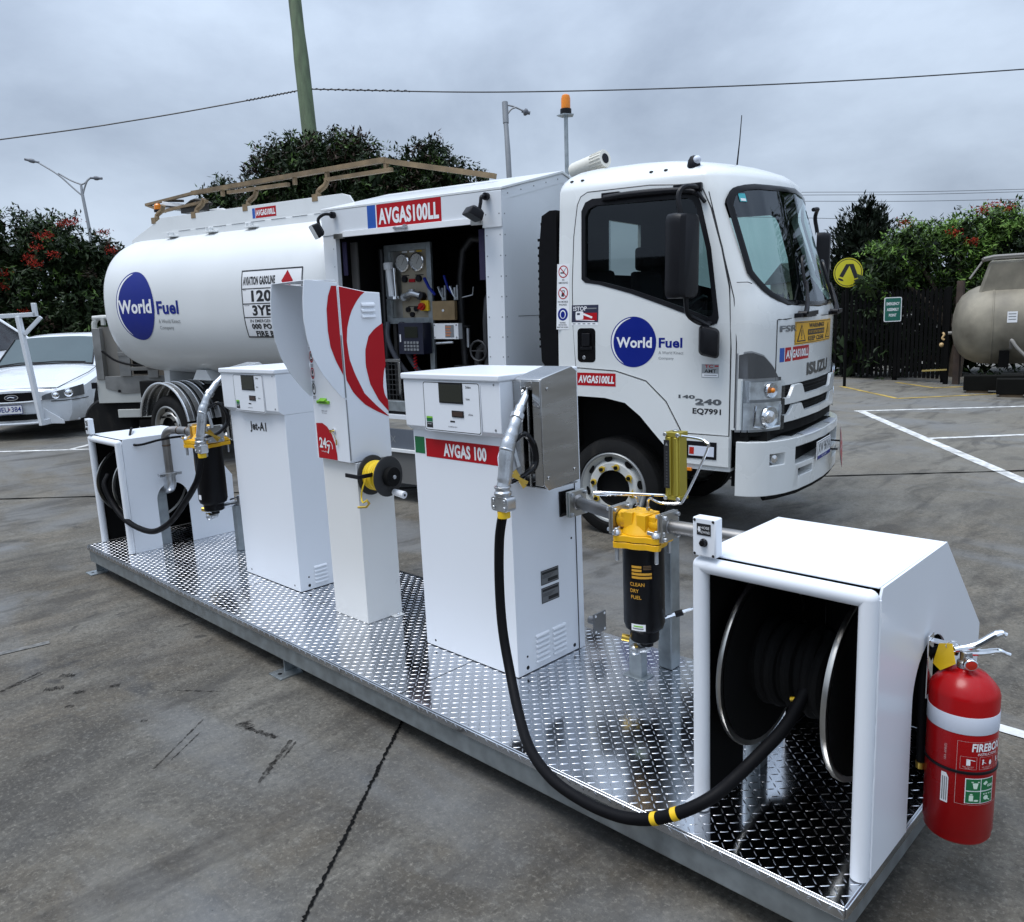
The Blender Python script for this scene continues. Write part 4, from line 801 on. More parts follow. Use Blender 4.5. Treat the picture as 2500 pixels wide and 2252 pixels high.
# seams
o = MB(); o.tube([(a, tb(z)-.0005, z) for a, z in DOOR], .006, 6, closed=True)
o.tube([(Fa(.20, z)+.0005, .20, z) for z in (1.10, 1.2, 1.3, 1.4, 1.5, 1.545)]+[(Fa(b, 1.55)+.0005, b, 1.55+.01*(b > .3)) for b in (.21, .3, .5, .8, 1.1, 1.4, 1.6, 1.69)]+[(Fa(1.7, z)+.0005, 1.7, z) for z in (1.545, 1.4, 1.2, 1.10)], .004, 6)
o.tube([(Fa(.004, z)+.001, .004+tb(z), z) for z in (.83, 1.1, 1.4, 1.7, 1.95, 2.2, 2.4)], .0035, 6); o.tube([(.965, .002, 1.80), (1.03, .03, 1.80), (1.045, .07, 1.79)], .003, 6)
o.build('panel_seams', INK, TR)
# glazing
o = MB(); o.add([(a, tb(z)+.012, z) for a, z in WIN], [tuple(range(len(WIN)))]); o.build('side_window', TINT, TR)
o = MB(); cx, cz = .27, 2.0
O1 = [(cx+(a-cx)*1.045, cz+(z-cz)*1.07) for a, z in WIN]; I1 = [(cx+(a-cx)*.975, cz+(z-cz)*.95) for a, z in WIN]; n = len(WIN)
for q0, q1, h0, h1 in ((O1, O1, .003, -.009), (O1, I1, -.009, -.009), (I1, I1, -.009, .012)):
    o.add([(a, tb(z)+h0, z) for a, z in q0]+[(a, tb(z)+h1, z) for a, z in q1], [(i, (i+1) % n, n+(i+1) % n, n+i) for i in range(n)])
o.build('window_seal', BLK, TR)
o = MB(); o.add([(a, TWD-tb(z)-.012, z) for a, z in WIN], [tuple(range(len(WIN)))]); o.build('side_window', GLASS, TR)
o = MB(); o.grid(lambda u, v: (lambda b: (Fa(b, zb(b)+(zt(b)-zb(b))*v)-.004, b, zb(b)+(zt(b)-zb(b))*v))(.075+1.75*u), 40, 10); o.build('windscreen', GLASS, TR)
o = MB(); n = len(WS)
def WSr(k, kz, h): return [(lambda b, z: (Fa(b, z)+h, b, z))(.95+(b-.95)*k, 2.06+(z-2.06)*kz) for b, z in WS]
ra, rb_, rc = WSr(1.012, 1.03, .002), WSr(1.0, 1.0, .007), WSr(.972, .94, .004)
o.add(ra+rb_+rc, [(i, (i+1) % n, n+(i+1) % n, n+i) for i in range(n)]+[(n+i, n+(i+1) % n, 2*n+(i+1) % n, 2*n+i) for i in range(n)]); o.build('windscreen_seal', BLKG, TR)
FS = lambda b, z, h=0: (Fa(b, z)+h, b, z)
o = MB(); o.map = FS; o.rect(.155, .215, 2.33, 2.385, .001, 0, 3); o.rect(.163, .207, 2.335, 2.352, .002, 1, 3); o.build('registration_sticker', [mat('teal_sticker', (.05, .38, .42), .5), WINK], TR)
# interior
o = MB(); o.box(.50, 1.02, .10, 1.80, 1.15, 1.60); o.box(.62, .80, .35, .75, 1.60, 1.68); o.box(.66, .76, .85, 1.05, 1.60, 1.78, m=1); o.prism([(.50, 1.15), (.48, 1.58), (.62, 1.62), (1.02, 1.60)], 'y', .10, 1.80); o.build('dashboard', [CABIN, BLK], TR, bev=.02)
for b0 in (.22, 1.12):
    o = MB(); o.box(-.22, .22, b0, b0+.5, 1.12, 1.28); o.prism([(-.33, 1.25), (-.22, 1.25), (-.30, 1.95), (-.38, 1.95)], 'y', b0, b0+.5); o.box(-.40, -.32, b0+.13, b0+.37, 1.96, 2.16); o.build('seat', SEATM, TR, bev=.03)
o = MB(); c = Vector((.42, .47, 1.56)); ax_ = Vector((.75, 0, -.65)).normalized(); e1 = Vector((0, 1, 0)); e2 = ax_.cross(e1)
o.tube([c+(e1*math.cos(t*.2618)+e2*math.sin(t*.2618))*.205 for t in range(24)], .016, 8, closed=True); o.cyl(c, c+ax_*.3, .03, n=10); [o.bar(c, c+(e1*math.cos(a)+e2*math.sin(a))*.2, .03, .015) for a in (.5, 2.6, 4.71)]; o.build('steering_wheel', BLK, TR)
o = MB(); 
o.add([(Fa(.5, 1.7)-.10, .40, 1.655), (Fa(.5, 1.7)-.02, .42, 1.66), (Fa(.8, 1.7)-.03, .80, 1.66), (Fa(.8, 1.7)-.16, .78, 1.67)], [(0, 1, 2, 3)]); o.add([(1.0, .95, 1.665), (1.13, 1.0, 1.665), (1.12, 1.25, 1.665), (.98, 1.2, 1.665)], [(0, 1, 2, 3)]); o.build('papers', WINK, TR, solid=.003)
# visor above the door, roof lamps
o = MB(); o.tube([(-.03, tb(2.43)-.03, 2.425), (.2, tb(2.43)-.035, 2.432), (.52, tb(2.43)-.035, 2.425), (.66, tb(2.4)-.03, 2.40), (.73, tb(2.3)-.02, 2.33)], [.024, .024, .022, .018, .014], 8, sub=4)
for a0, a1 in ((-.05, .09), (.50, .70)): o.box(a0, a1, tb(2.43)-.035, tb(2.43)+.0, 2.405, 2.462)
o.build('rain_visor', BLK, TR, bev=.004)
o = MB(); o.lathe([(.045, 0), (.045, .02), (.038, .05), (.022, .075), (0, .082)], (.60, .13, 2.575), (0, -.12, 1), 20, m=0); o.ball((.63, .11, 2.622), .028, 8, m=1)
o.build('marker_lamp', [BLK, SILV], TR)
o = MB()
for a, b, z in ((.30, .10, 2.577), (.41, .10, 2.577), (-.25, .10, 2.577), (-.34, .10, 2.577)): o.ball((a, b, z), .016, 6, sq=.6)
o.build('roof_grommets', BLK, TR)
o = MB(); o.tube([(.68, .75, 2.66), (.695, .75, 2.83), (.705, .75, 3.0)], [.006, .004, .003], 6); o.build('antenna', BLK, TR)
o = MB(); o.tube([(-.80, .93, 2.80), (-.79, .925, 2.802), (-.50, .855, 2.848), (-.497, .855, 2.848)], [.066, .068, .068, .066], 24); o.tube([(-.505, .857, 2.847), (-.462, .847, 2.854)], [.069, .069], 24)
for k in range(18):
    t = k*math.pi/9; d = Vector((.97, -.20, .14)).normalized(); x_ = d.cross(Vector((0, 0, 1))).normalized(); y_ = x_.cross(d); q = (x_*math.cos(t)+y_*math.sin(t))*.069; o.bar(Vector((-.58, .875, 2.835))+q, Vector((-.465, .848, 2.853))+q, .010, .006)
o.cyl((-.463, .847, 2.854), (-.458, .846, 2.8547), .040, n=18, m=1); o.bar((-.50, .86, 2.79), (-.46, .87, 2.745), .03, .03); o.box(-.52, -.36, .80, .94, 2.725, 2.748); o.build('camera', [CREAM, BLKG], TR, bev=.003)
# mirrors
for sg, name in ((1, 0), (-1, 1)):
    Y = (lambda b: b) if sg > 0 else (lambda b: TWD-b+.12); XA = 0 if sg > 0 else .26
    o = MB(); o.tube([(.66, Y(.06), 2.42), (.675, Y(-.02), 2.43), (.64, Y(-.13), 2.42), (.62, Y(-.17), 2.36), (.645, Y(-.185), 2.2), (.69, Y(-.19), 1.72), (.70, Y(-.17), 1.60), (.74, Y(-.06), 1.54), (.80, Y(.01), 1.535)], .017, 8, sub=4)
    o.tube([(.70, Y(-.15), 1.59), (.76, Y(-.10), 1.55), (.815, Y(-.08), 1.52)], .016, 8, sub=3); o.v = [(x_+XA, y_, z_) for x_, y_, z_ in o.v]; o.build('mirror_arm', BLK, TR)
    o = MB(); pr = [(x_*.5, y_) for x_, y_ in rounded(-.21, .21, -.27, .27, .06)]
    n = len(pr); dirv = Vector((.93, -.36*sg, 0)).normalized(); sv = Vector((.36, .93*sg, 0)).normalized(); vs = []
    c = Vector((.655+XA, Y(-.20), 1.975))
    for dpt, kk in ((-.035, .97), (-.03, 1.0), (.03, 1.0), (.075, .82), (.09, .5)): vs += [c+sv*x_*1.05*kk+Vector((0, 0, y_*(1 if kk > .9 else .97)))+dirv*dpt for x_, y_ in pr]
    o.add(vs, [(k*n+i, k*n+(i+1) % n, (k+1)*n+(i+1) % n, (k+1)*n+i) for k in range(4) for i in range(n)]+[tuple(4*n+i for i in range(n))]); o.add(vs[:n], [tuple(reversed(range(n)))], 1); o.build('mirror', [BLK, CHROME], TR, bev=0)
    o = MB(); pr = rounded(-.068, .068, -.10, .10, .03); vs = []; c = Vector((.815+XA*.5, Y(-.08), 1.415)); sv2 = Vector((.85, .3*sg, 0)).normalized(); dv2 = Vector((.3, -.85*sg, 0)).normalized(); n = len(pr)
    for dpt, kk in ((-.03, .98), (.02, 1), (.045, .85), (.055, .5)): vs += [c+sv2*x_*kk+Vector((0, 0, y_*kk-.22*x_))+dv2*dpt for x_, y_ in pr]
    o.add(vs, [(k*n+i, k*n+(i+1) % n, (k+1)*n+(i+1) % n, (k+1)*n+i) for k in range(3) for i in range(n)]+[tuple(3*n+i for i in range(n)), tuple(reversed(range(n)))]); o.build('blind_spot_mirror', BLK, TR)
# door furniture and stickers
SM = lambda a, z, h=0: (a, tb(z)-.0052-h, z)
o = MB(); o.map = SM; o.poly2(rounded(-.245, -.092, 1.255, 1.508, .03), .001, 0); pr = rounded(-.245, -.092, 1.255, 1.508, .03); o.box(-.215, -.12, -.016, -.004, 1.35, 1.37, m=1); o.cyl((-.19, -.002, 1.29), (-.19, -.009, 1.29), .014, n=14, m=2); o.box(-.20, -.135, -.022, -.006, 1.375, 1.47, m=1); o.build('door_handle', [BLKG, BLK, CASTAL], door, bev=.002)
def logo(o, mapf, cx, cz, r, wx0, wx1, wz0, wz1, fx0, fx1, fz0, fz1, s1, s2, sw1, sw2, sh, n=48, rings=1):
    o.map = mapf; o.disc(cx, cz, r, .001, 0, n, max(rings, 10))
    k = 30; A_ = []; B_ = []
    for i in range(k+1):
        t = R(95+150*i/k); wd = math.sin(math.pi*i/k)**.6; A_.append(o.map(cx+r*.955*math.cos(t), cz+r*.955*math.sin(t), .002)); B_.append(o.map(cx+r*(.955-.085*wd)*math.cos(t), cz+r*(.955-.085*wd)*math.sin(t), .002))
    o.add(A_+B_, [(i, i+1, k+2+i, k+1+i) for i in range(k)], 1)
    o.txt('World', (wx0+wx1)/2, (wz0+wz1)/2, wx1-wx0, wz1-wz0, .0026, 1, .03); o.txt('Fuel', (fx0+fx1)/2, (fz0+fz1)/2, fx1-fx0, fz1-fz0, .001, 0, .03)
    o.txt('A World Kinect', (fx0+fx0+sw1)/2, s1, sw1, sh, .001, 2, 0); o.txt('Company', (fx0+fx0+sw2)/2, s2, sw2, sh*1.15, .001, 2, 0)
o = MB(); logo(o, SM, .216, 1.407, .181, .083, .364, 1.366, 1.442, .416, .594, 1.368, 1.438, 1.334, 1.293, .187, .115, .021); o.build('door_logo', [BLUE, WINK, GREY], door)
CM = lambda a, z, h=0: (a, tb(z)-.0006-h, z)
o = MB(); o.map = CM; o.rect(-.432, -.322, 1.50, 1.985, .001, 0)
for z, kind_ in ((1.928, 0), (1.770, 1), (1.612, 2)):
    cx = -.377
    if kind_ < 2:
        o.disc(cx, z, .043, .0016, 1, 28, 1, .046); o.disc(cx, z, .035, .002, 0, 28, 1, .038)
        if kind_ == 0: o.line2((cx-.026, z-.008), (cx+.008, z-.010), .010, .0024, 2); o.line2((cx+.005, z), (cx+.02, z+.025), .006, .0024, 3)
        else: o.poly2([(cx-.016, z-.024), (cx+.006, z-.028), (cx+.016, z+.018), (cx-.006, z+.022)], .0024, 2); o.rect(cx-.004, cx+.008, z+.004, z+.014, .0027, 0)
        o.line2((cx-.028, z+.030), (cx+.028, z-.030), .007, .003, 1)
    else:
        o.disc(cx, z, .044, .0016, 4, 28, 1, .047); o.disc(cx, z, .026, .002, 0, 20, 1, .032); o.disc(cx, z-.002, .019, .0024, 4, 20, 1, .025)
for s_, z, wd in (('NO', 1.868, .020), ('SMOKING', 1.846, .082), ('NO MOBILE', 1.706, .09), ('PHONES', 1.684, .066), ('HEARING', 1.550, .05), ('PROTECTION', 1.533, .07), ('MUST BE WORN', 1.516, .095)): o.txt(s_, -.377, z, wd, .014 if z > 1.6 else .011, .002, 2, .01)
o.build('safety_sticker', [WINK, RED, INK, GREY, BLUE], TR)
o = MB(); o.map = SM; o.rect(-.296, -.070, 1.53, 1.678, .0008, 1); o.rect(-.296, -.070, 1.552, 1.678, .0014, 0); o.txt('!STOP', -.225, 1.652, .115, .032, .002, 1, .02); o.rect(-.165, -.085, 1.648, 1.656, .002, 3); o.rect(-.26, -.08, 1.565, 1.62, .0018, 2)
o.poly2(rounded(-.262, -.195, 1.572, 1.632, .012), .0022, 1); o.rect(-.25, -.225, 1.605, 1.62, .0026, 0); o.line2((-.195, 1.612), (-.12, 1.585), .014, .0024, 1); o.line2((-.26, 1.57), (-.10, 1.562), .005, .0026, 1)
for q in range(5): o.rect(-.285+q*.042, -.262+q*.042, 1.537, 1.544, .0014, 3)
o.build('stop_sticker', [mat('navy_vinyl', (.02, .022, .05), .4), WINK, RED, GREY], door)
def avgas(o, mapf, x0, x1, z0, z1, blue, n=1, txtm=2, shear=0):
    o.map = mapf; xb = x0
    if blue: xb = x0+(x1-x0)*.13; o.rect(x0, xb-.01*(x1-x0), z0, z1, .001, 1, n); o.rect(xb-.01*(x1-x0), xb+.005*(x1-x0), z0, z1, .0009, 2, n)
    o.rect(xb+.005*(x1-x0), x1, z0, z1, .001, 0, n); wd = x1-xb; o.txt('AVGAS100LL', (xb+x1)/2, (z0+z1)/2, wd*.93, (z1-z0)*.60, .0025, txtm, .04, shear)
o = MB(); avgas(o, lambda a, z, h=0: (a, -.0184-h, z), -.245, .082, 1.082, 1.178, False, 1, 2, .15); o.build('fender_fuel_sign', [RED, BLUEM, WINK], fen)
o = MB(); o.map = SM; o.rect(.738, .860, 1.168, 1.260, .001, 0); o.rect(.742, .856, 1.172, 1.196, .0016, 1); o.txt('TC', .79, 1.245, .06, .022, .0016, 3, .02); o.rect(.83, .858, 1.243, 1.252, .0016, 3); o.txt('AMT', .80, 1.213, .085, .024, .0016, 2, .02); o.rect(.756, .846, 1.182, 1.187, .002, 4); o.build('gearbox_badge', [mat('badge_silver', (.38, .40, .41), .35, metal=.6), WINK, INK, RED, GREY], TR)
o = MB(); o.map = SM; o.txt('140', .632, 1.030, .122, .026, .0015, 0, .04); o.txt('240', .790, 1.0, .19, .042, .0015, 0, .05); o.rect(.700, .76, .974, .977, .0012, 1); o.txt('EQ7991', .780, .930, .206, .047, .001, 1, .035); o.build('model_lettering', [mat('badge_grey', (.16, .17, .18), .3, metal=.6), INK], door)
o = MB(); o.box(.632, .862, -.0225, -.0175, .600, .722, m=0); o.box(.66, .845, -.0245, -.0228, .62, .69, m=1); o.box(.665, .70, -.0255, -.0247, .63, .68, m=2); o.build('side_indicator', [BLK, SILV, REDL], fen, bev=.004)
o = MB(); o.box(.56, .68, -.016, .0, .505, .528); o.build('side_reflector', AMBER, TR, bev=.002)
# front face
PF = MB
def patch(o, b0, b1, zlo, zhi, h, m=0, nb=10, nz=4): return o.grid(lambda u, v: (lambda b: FS(b, zlo(b)+(zhi(b)-zlo(b))*v, h))(b0+(b1-b0)*u), nb, nz, m)
C0 = lambda v: (lambda b: v)
for sg in (1, -1):
    Y = (lambda b: b) if sg > 0 else (lambda b: TWD-b)
    o = MB(); ztop = lambda b: interp([(0, 1.33), (.03, 1.352), (.10, 1.32), (.18, 1.23), (.27, 1.10)], min(b, TWD-b))
    b0, b1 = sorted((Y(.004), Y(.262)))
    patch(o, b0, b1, C0(.80), ztop, .004, 1, 16, 8)
    patch(o, *sorted((Y(.006), Y(.245))), C0(1.165), lambda b: ztop(b)-.012, .010, 0, 14, 5)
    patch(o, *sorted((Y(.03), Y(.25))), C0(1.02), C0(1.14), .012, 2, 12, 3); patch(o, *sorted((Y(.015), Y(.25))), C0(.815), C0(1.0), .012, 2, 12, 4)
    c1_ = Vector(FS(Y(.15), 1.08, .014)); nrm = Vector((.9, -.42*sg, 0)).normalized(); c2_ = Vector(FS(Y(.14), .90, .016))
    o.lathe([(.055, 0), (.05, .012), (.03, .004), (0, .002)], c1_, nrm, 20, m=3); o.ball(c1_+nrm*.012, .018, 8, m=4); o.lathe([(.075, 0), (.07, .014), (.045, .006), (.04, .016), (0, .024)], c2_, nrm, 24, m=3); o.tube([FS(Y(b), z, .02) for b, z in ((.05, .98), (.045, .84), (.10, .825), (.23, .83), (.235, .98))], .008, 6, m=3)
    patch(o, *sorted((Y(.006), Y(.262))), C0(.805), lambda b: min(1.152, ztop(b)), .030, 5, 14, 5)
    o.build('headlamp', [mat('smoked_lens', (.09, .095, .10), .12, metal=.3), mat('lamp_bezel', (.34, .35, .36), .35, metal=.7), mat('lamp_chrome', (.92, .93, .94), .38, metal=1, var=.35, scale=14), CHROME, AMBER, LENS], TR)
o = MB(); patch(o, .24, 1.66, C0(.80), C0(1.10), .003, 0, 30, 2); patch(o, .012, 1.888, C0(.77), C0(.815), .002, 0, 40, 1)
for zz in (.845, .875, .915, .94, .99, 1.015, 1.05, 1.075): o.tube([FS(b, zz, .004) for b in [.26+.07*i for i in range(21)]], .006, 5)
o.build('grille_mesh', DARK, TR)
def bar_top(base, peak, cs, wd, sl): return lambda b: base+(peak-base)*max([0]+[min(1, max(0, (wd+sl-abs(b-c))/sl)) for c in cs])
o = MB()
for base, lowz, pk in ((1.018, .968, 1.098), (.900, .845, .962)):
    bs_ = [.265+(1.635-.265)*i/120 for i in range(121)]; tf = bar_top(base, pk, (.47, 1.43), .075, .06)
    V = []
    for b in bs_: V += [FS(b, lowz, .008), FS(b, lowz+.004, .03), FS(b, tf(b)-.004, .03), FS(b, tf(b), .008)]
    o.add(V, [(4*i+j, 4*i+4+j, 4*i+5+j, 4*i+1+j) for i in range(120) for j in range(3)])
o.build('grille_bar', TRUCK, TR, smooth=50)
o = MB(); o.map = FS; v = o.txt('ISUZU', 1.005, 1.184, .60, .092, .004, 0, .045); o.build('maker_lettering', mat('dark_chrome', (.10, .105, .11), .2, metal=.8, var=.1), TR)
o = MB(); o.map = FS; o.txt('FSR', .345, 1.487, .24, .042, .005, 0, .02); o.build('series_lettering', mat('badge_grey', (0, 0, 0)), TR)
o = MB(); o.map = FS; x0, x1, z0, z1 = .44, 1.38, 1.368, 1.528; o.rect(x0, x1, z0, z1, .003, 0, 12); o.frame2(x0+.012, x1-.012, z0+.006, z1-.006, .004, .0042, 1, 12, 1)
for c in (.56, 1.26): o.poly2([(c-.085, z0+.02), (c+.085, z0+.02), (c, z1-.02)], .0044, 1); o.poly2([(c-.062, z0+.028), (c+.062, z0+.028), (c, z1-.034)], .0054, 0); o.rect(c-.008, c+.008, z0+.055, z1-.06, .0062, 1); o.disc(c, z0+.042, .008, .0062, 1, 10, 1, .006)
o.rect(.69, 1.13, 1.428, 1.468, .0044, 1, 5); o.txt('DO NOT OVERTAKE TURNING VEHICLE', .91, 1.448, .41, .02, .0056, 0, .0); o.txt('WARNING!', .91, 1.494, .40, .034, .0046, 1, .03); o.txt('KEEP CLEAR', .91, 1.402, .42, .034, .0046, 1, .03)
o.build('warning_sticker', [mat('amber_vinyl', (.75, .40, .01), .45), INK], TR)
o = MB(); avgas(o, FS, .235, .735, 1.262, 1.358, True, 6); o.build('front_fuel_sign', [RED, BLUEM, WINK], TR)
for b0, b1 in ((.42, .86), (1.28, 1.68)):
    o = MB(); o.prism([(b0, 1.585), (b1, 1.60), (b1, 1.572), (b0+.25, 1.555), (b0, 1.56)], 'x', Fa((b0+b1)/2, 1.58)-.02, Fa((b0+b1)/2, 1.58)+.03)
    bm = b0+.08; o.cyl(FS(bm, 1.58, 0), FS(bm, 1.58, .06), .022, n=12)
    o.tube([FS(bm, 1.585, .05), FS(bm+.06, 1.64, .045), FS(bm+.15, 1.74, .035), FS(bm+.20, 1.80, .03)], [.018, .015, .012, .010], 8, sub=4); o.bar(FS(bm+.05, 1.70, .02), FS(bm+.47, 2.0, .02), .012, .016) if False else None
    o.tube([FS(bm+.18, 1.67, .018), FS(bm+.195, 1.82, .018), FS(bm+.24, 1.96, .018), FS(bm+.30, 1.985, .018)], .011, 6, sub=4); o.build('wiper', BLK, TR)
o = MB(); pts_o = [(interp(_B, min(b, TWD-b)), b) for b in [0, .006, .012, .025, .04, .065, .09, .12, .16, .2, .25, .32, .4, .5, .65, .8, .95]]; pts_o += [(a, TWD-b) for a, b in reversed(pts_o[:-1])]
pts_i = [(a-.13, max(.06, min(TWD-.06, b))) for a, b in pts_o]
o.prism([(.99, 0)]+pts_o+[(.99, TWD)]+[(.99, TWD-.05)]+list(reversed(pts_i[3:-3]))+[(.99, .05)], 'z', .355, .735)
def cutbox(b0, b1, z0, z1, a0=1.0, a1=1.6): c = MB(); c.box(a0, a1, b0, b1, z0, z1); return c
cl = MB(); cl.prism([(.5, .30), (.5, .352), (.30, .372), (.95, .43), (1.6, .372), (1.4, .30)], 'x', .9, 1.6)
bumper = o.build('bumper', TRUCK, TR, cut=[cutbox(.36, 1.56, .545, .668), cutbox(.40, .66, .452, .505), cutbox(1.22, 1.50, .452, .505), cutbox(.11, .235, .565, .645), cutbox(TWD-.235, TWD-.11, .565, .645)], bev=.02, seg=3)
o = MB(); o.box(.93, 1.17, .10, TWD-.10, .40, .80); o.box(1.17, 1.25, .40, TWD-.40, .40, .74); o.tube([(interp(_B, min(b, TWD-b))-.03, b, .345) for b in [.1, .2, .4, .7, .95, 1.2, 1.5, 1.7, 1.8]], .025, 8); o.box(.96, 1.06, .03, TWD-.03, .70, .82); o.build('bumper_core', DARK, TR)
for b0, b1 in ((.50, .82), (1.16, 1.42)):
    o = MB(); o.grid(lambda u, v: (interp(_B, min(b0+(b1-b0)*u, TWD-b0-(b1-b0)*u))-.06+.065*v, b0+(b1-b0)*u, .740-.012*max(0, v-.7)/.3), 6, 3); o.build('step_pad', mat('step_grey', (.30, .32, .36), .5), TR)
for sg in (1, -1):
    Y = (lambda b: b) if sg > 0 else (lambda b: TWD-b); o = MB(); c = Vector((interp(_B, .17)-.035, Y(.175), .605)); nr = Vector((.85, -.5*sg, 0)).normalized()
    o.box(c.x-.06, c.x-.03, Y(.175)-.062, Y(.175)+.062, .565, .645, m=0); o.lathe([(.034, -.03), (.036, 0), (.028, .012), (0, .018)], c, nr, 18, m=1); o.build('fog_lamp', [BLK, CHROME], bumper)
o = MB(); a = 1.352; o.box(a, a+.008, .690, 1.068, .520, .656, m=0); o.map = plane((a+.008, 0, 0), (0, 1, 0), (0, 0, 1)); o.rect(.693, 1.065, .523, .653, .001, 0); o.rect(.694, 1.064, .524, .549, .0016, 1); o.txt('XW 96YA', .880, .603, .33, .078, .0018, 2, .008); o.txt('VICTORIA', .88, .536, .15, .012, .0022, 0, 0); o.frame2(.692, 1.066, .522, .654, .004, .0014, 2); o.build('number_plate', [WINK, BLUE, INK], bumper, bev=.001)
o = MB(); c = Vector((1.41, 1.19, .545)); u_ = Vector((-.18, .98, .08)).normalized(); v_ = Vector((-.06, -.09, 1)).normalized(); o.map = plane(c, u_, v_, Vector((.98, .18, .06)))
d = .175; o.poly2([(0, -d), (d, 0), (0, d), (-d, 0)], .004, 1); o.poly2([(0, -d*.95), (d*.95, 0), (0, d*.95), (-d*.95, 0)], .0046, 0); o.poly2([(0, -d), (-d, 0), (0, d), (d, 0)], 0, 1)
o.disc(0, .06, .018, .0052, 1, 16); o.poly2([(-.022, .05), (.022, .05), (.012, .10), (0, .075), (-.010, .11)], .0054, 1); o.txt('FLAMMABLE', 0, .0, .16, .018, .0052, 1, .01); o.txt('3', 0, -.10, .025, .04, .0052, 1, .02)
o.bar(c+Vector((-.08, -.12, 0)), c+Vector((0, -.1, 0)), .02, .01, m=2); o.bar(c+Vector((-.10, 0, .05)), c+Vector((-.002, 0, .05)), .02, .01, m=2); o.build('hazard_diamond', [mat('placard_red', (.40, .02, .03), .35), WINK, BLK], TR)
# intake snorkel
o = MB(); o.prism([(-.50, 1.10), (-.61, 1.25), (-.628, 1.55), (-.622, 2.08), (-.590, 2.35), (-.52, 2.385), (-.462, 2.385), (-.462, 1.10)], 'y', .06, .30)
for k in range(20): z = 1.18+k*.058; o.box(-.634 if 1.3 < z < 2.2 else -.605, -.60, .065, .295, z, z+.02)
o.build('air_intake', RUB, TR, bev=.012)
# front wheel
def wheel(ac, bo, zc, rt_, wd, rim, mats_rim, studs, parent, sg=1):
    o = MB(); y0 = bo; P = [(rim+.004, .03), (rim+.012, .012), (rt_-.10, .0), (rt_-.045, .004), (rt_-.012, .025), (rt_, .055), (rt_, wd-.055), (rt_-.012, wd-.025), (rim+.01, wd)]
    o.lathe(P, (ac, y0, zc), (0, 1, 0), 64, caps=False)
    for k in range(4):
        yy = wd*(.22+.18*k); o.lathe([(rt_+.001, yy), (rt_-.012, yy+.004), (rt_-.012, yy+.012), (rt_+.001, yy+.016)], (ac, y0, zc), (0, 1, 0), 64, m=1, caps=False)
    o.build('tyre', [TYRE, DARK], parent)
    o = MB(); P = [(rim+.012, .010), (rim, .0), (rim-.012, .006), (rim-.022, .03), (rim-.035, .05), (rim-.045, .062), (rim*.76, .028), (rim*.72, .020), (rim*.52, .020), (rim*.50, .07), (0, .075)]
    o.lathe(P[:3], (ac, y0, zc), (0, 1, 0), 64, m=4, caps=False); o.lathe(P[2:9], (ac, y0, zc), (0, 1, 0), 64, m=0, caps=False); o.lathe(P[8:], (ac, y0, zc), (0, 1, 0), 40, m=2, caps=False)
    for k in range(8):
        t = math.pi*2*k/8+.2; r_ = rim*.845; o.disc_ = None
        c = Vector((ac+math.cos(t)*r_, y0+.0375, zc+math.sin(t)*r_)); e1 = Vector((math.cos(t), .36, math.sin(t))).normalized(); e2 = Vector((-math.sin(t), 0, math.cos(t))); o.map = plane(c-Vector((0, .004, 0)), e1, e2, Vector((0, -1, 0))); o.disc(0, 0, .024, .001, 2, 16, 1, .036)
        t += .39; c = Vector((ac+math.cos(t)*rim*.62, y0+.020, zc+math.sin(t)*rim*.62)); o.cyl(c, c-Vector((0, .03, 0)), .015, n=6, m=2)
        if studs:
            o.cyl(c-Vector((0, .001, 0)), c-Vector((0, .014, 0)), .025, n=14, m=3); d = Vector((math.sin(t)*-1, 0, math.cos(t)))*(1 if k % 2 else -1); o.prism([(c.x+d.x*.0+d.z*.013, c.z-d.x*.013), (c.x+d.x*.045, c.z+d.z*.045), (c.x-d.z*.013, c.z+d.x*.013)], 'y', y0+.006, y0+.012, m=3)
    o.build('wheel_rim', mats_rim, parent)
RIMG = mat('rim_edge_grey', (.30, .31, .31), .45, metal=.4)
RR = [RIMW, CHROME, DARK, mat('nut_indicator', (.62, .42, .04), .5), RIMG]
wt = bpy.data.objects.new('front_wheel', None); COL.objects.link(wt); wt.parent = TR; wheel(0, .075, .283, .39, .25, .272, RR, True, wt)
wt2 = bpy.data.objects.new('front_wheel', None); COL.objects.link(wt2); wt2.parent = TR; wt2.location = (0, TWD, 0); wt2.rotation_euler = (0, 0, math.pi); wheel(0, .075, .283, .39, .25, .272, RR, False, wt2)
for yy in (.25, 1.3):
    wt = bpy.data.objects.new('rear_wheel', None); COL.objects.link(wt); wt.parent = TR; wheel(-6.07, yy-.06, .33, .40, .25, .265, [INOXB, CHROME, DARK, YEL, RIMG], False, wt)
o = MB(); o.box(-7.2, .9, .55, .68, .62, .84); o.box(-7.2, .9, 1.22, 1.35, .62, .84); o.box(-.9, .55, .35, 1.55, .60, .98); o.box(-.30, .30, .36, 1.54, .25, .42); o.box(-6.25, -5.9, .50, 1.4, .25, .42); o.box(-2.9, -.75, .10, 1.8, .30, .40, m=1); o.box(-.46, -.40, .05, 1.85, .55, 1.3); o.prism([(-.62, .45), (-.62, 1.10), (-.3, 1.02), (.2, .98), (.5, .62), (.5, .45)], 'y', .34, .36)
o.box(-4.9, -3.2, .12, .5, .30, .72); o.build('chassis', [DARK, DARK], TR, bev=.01)

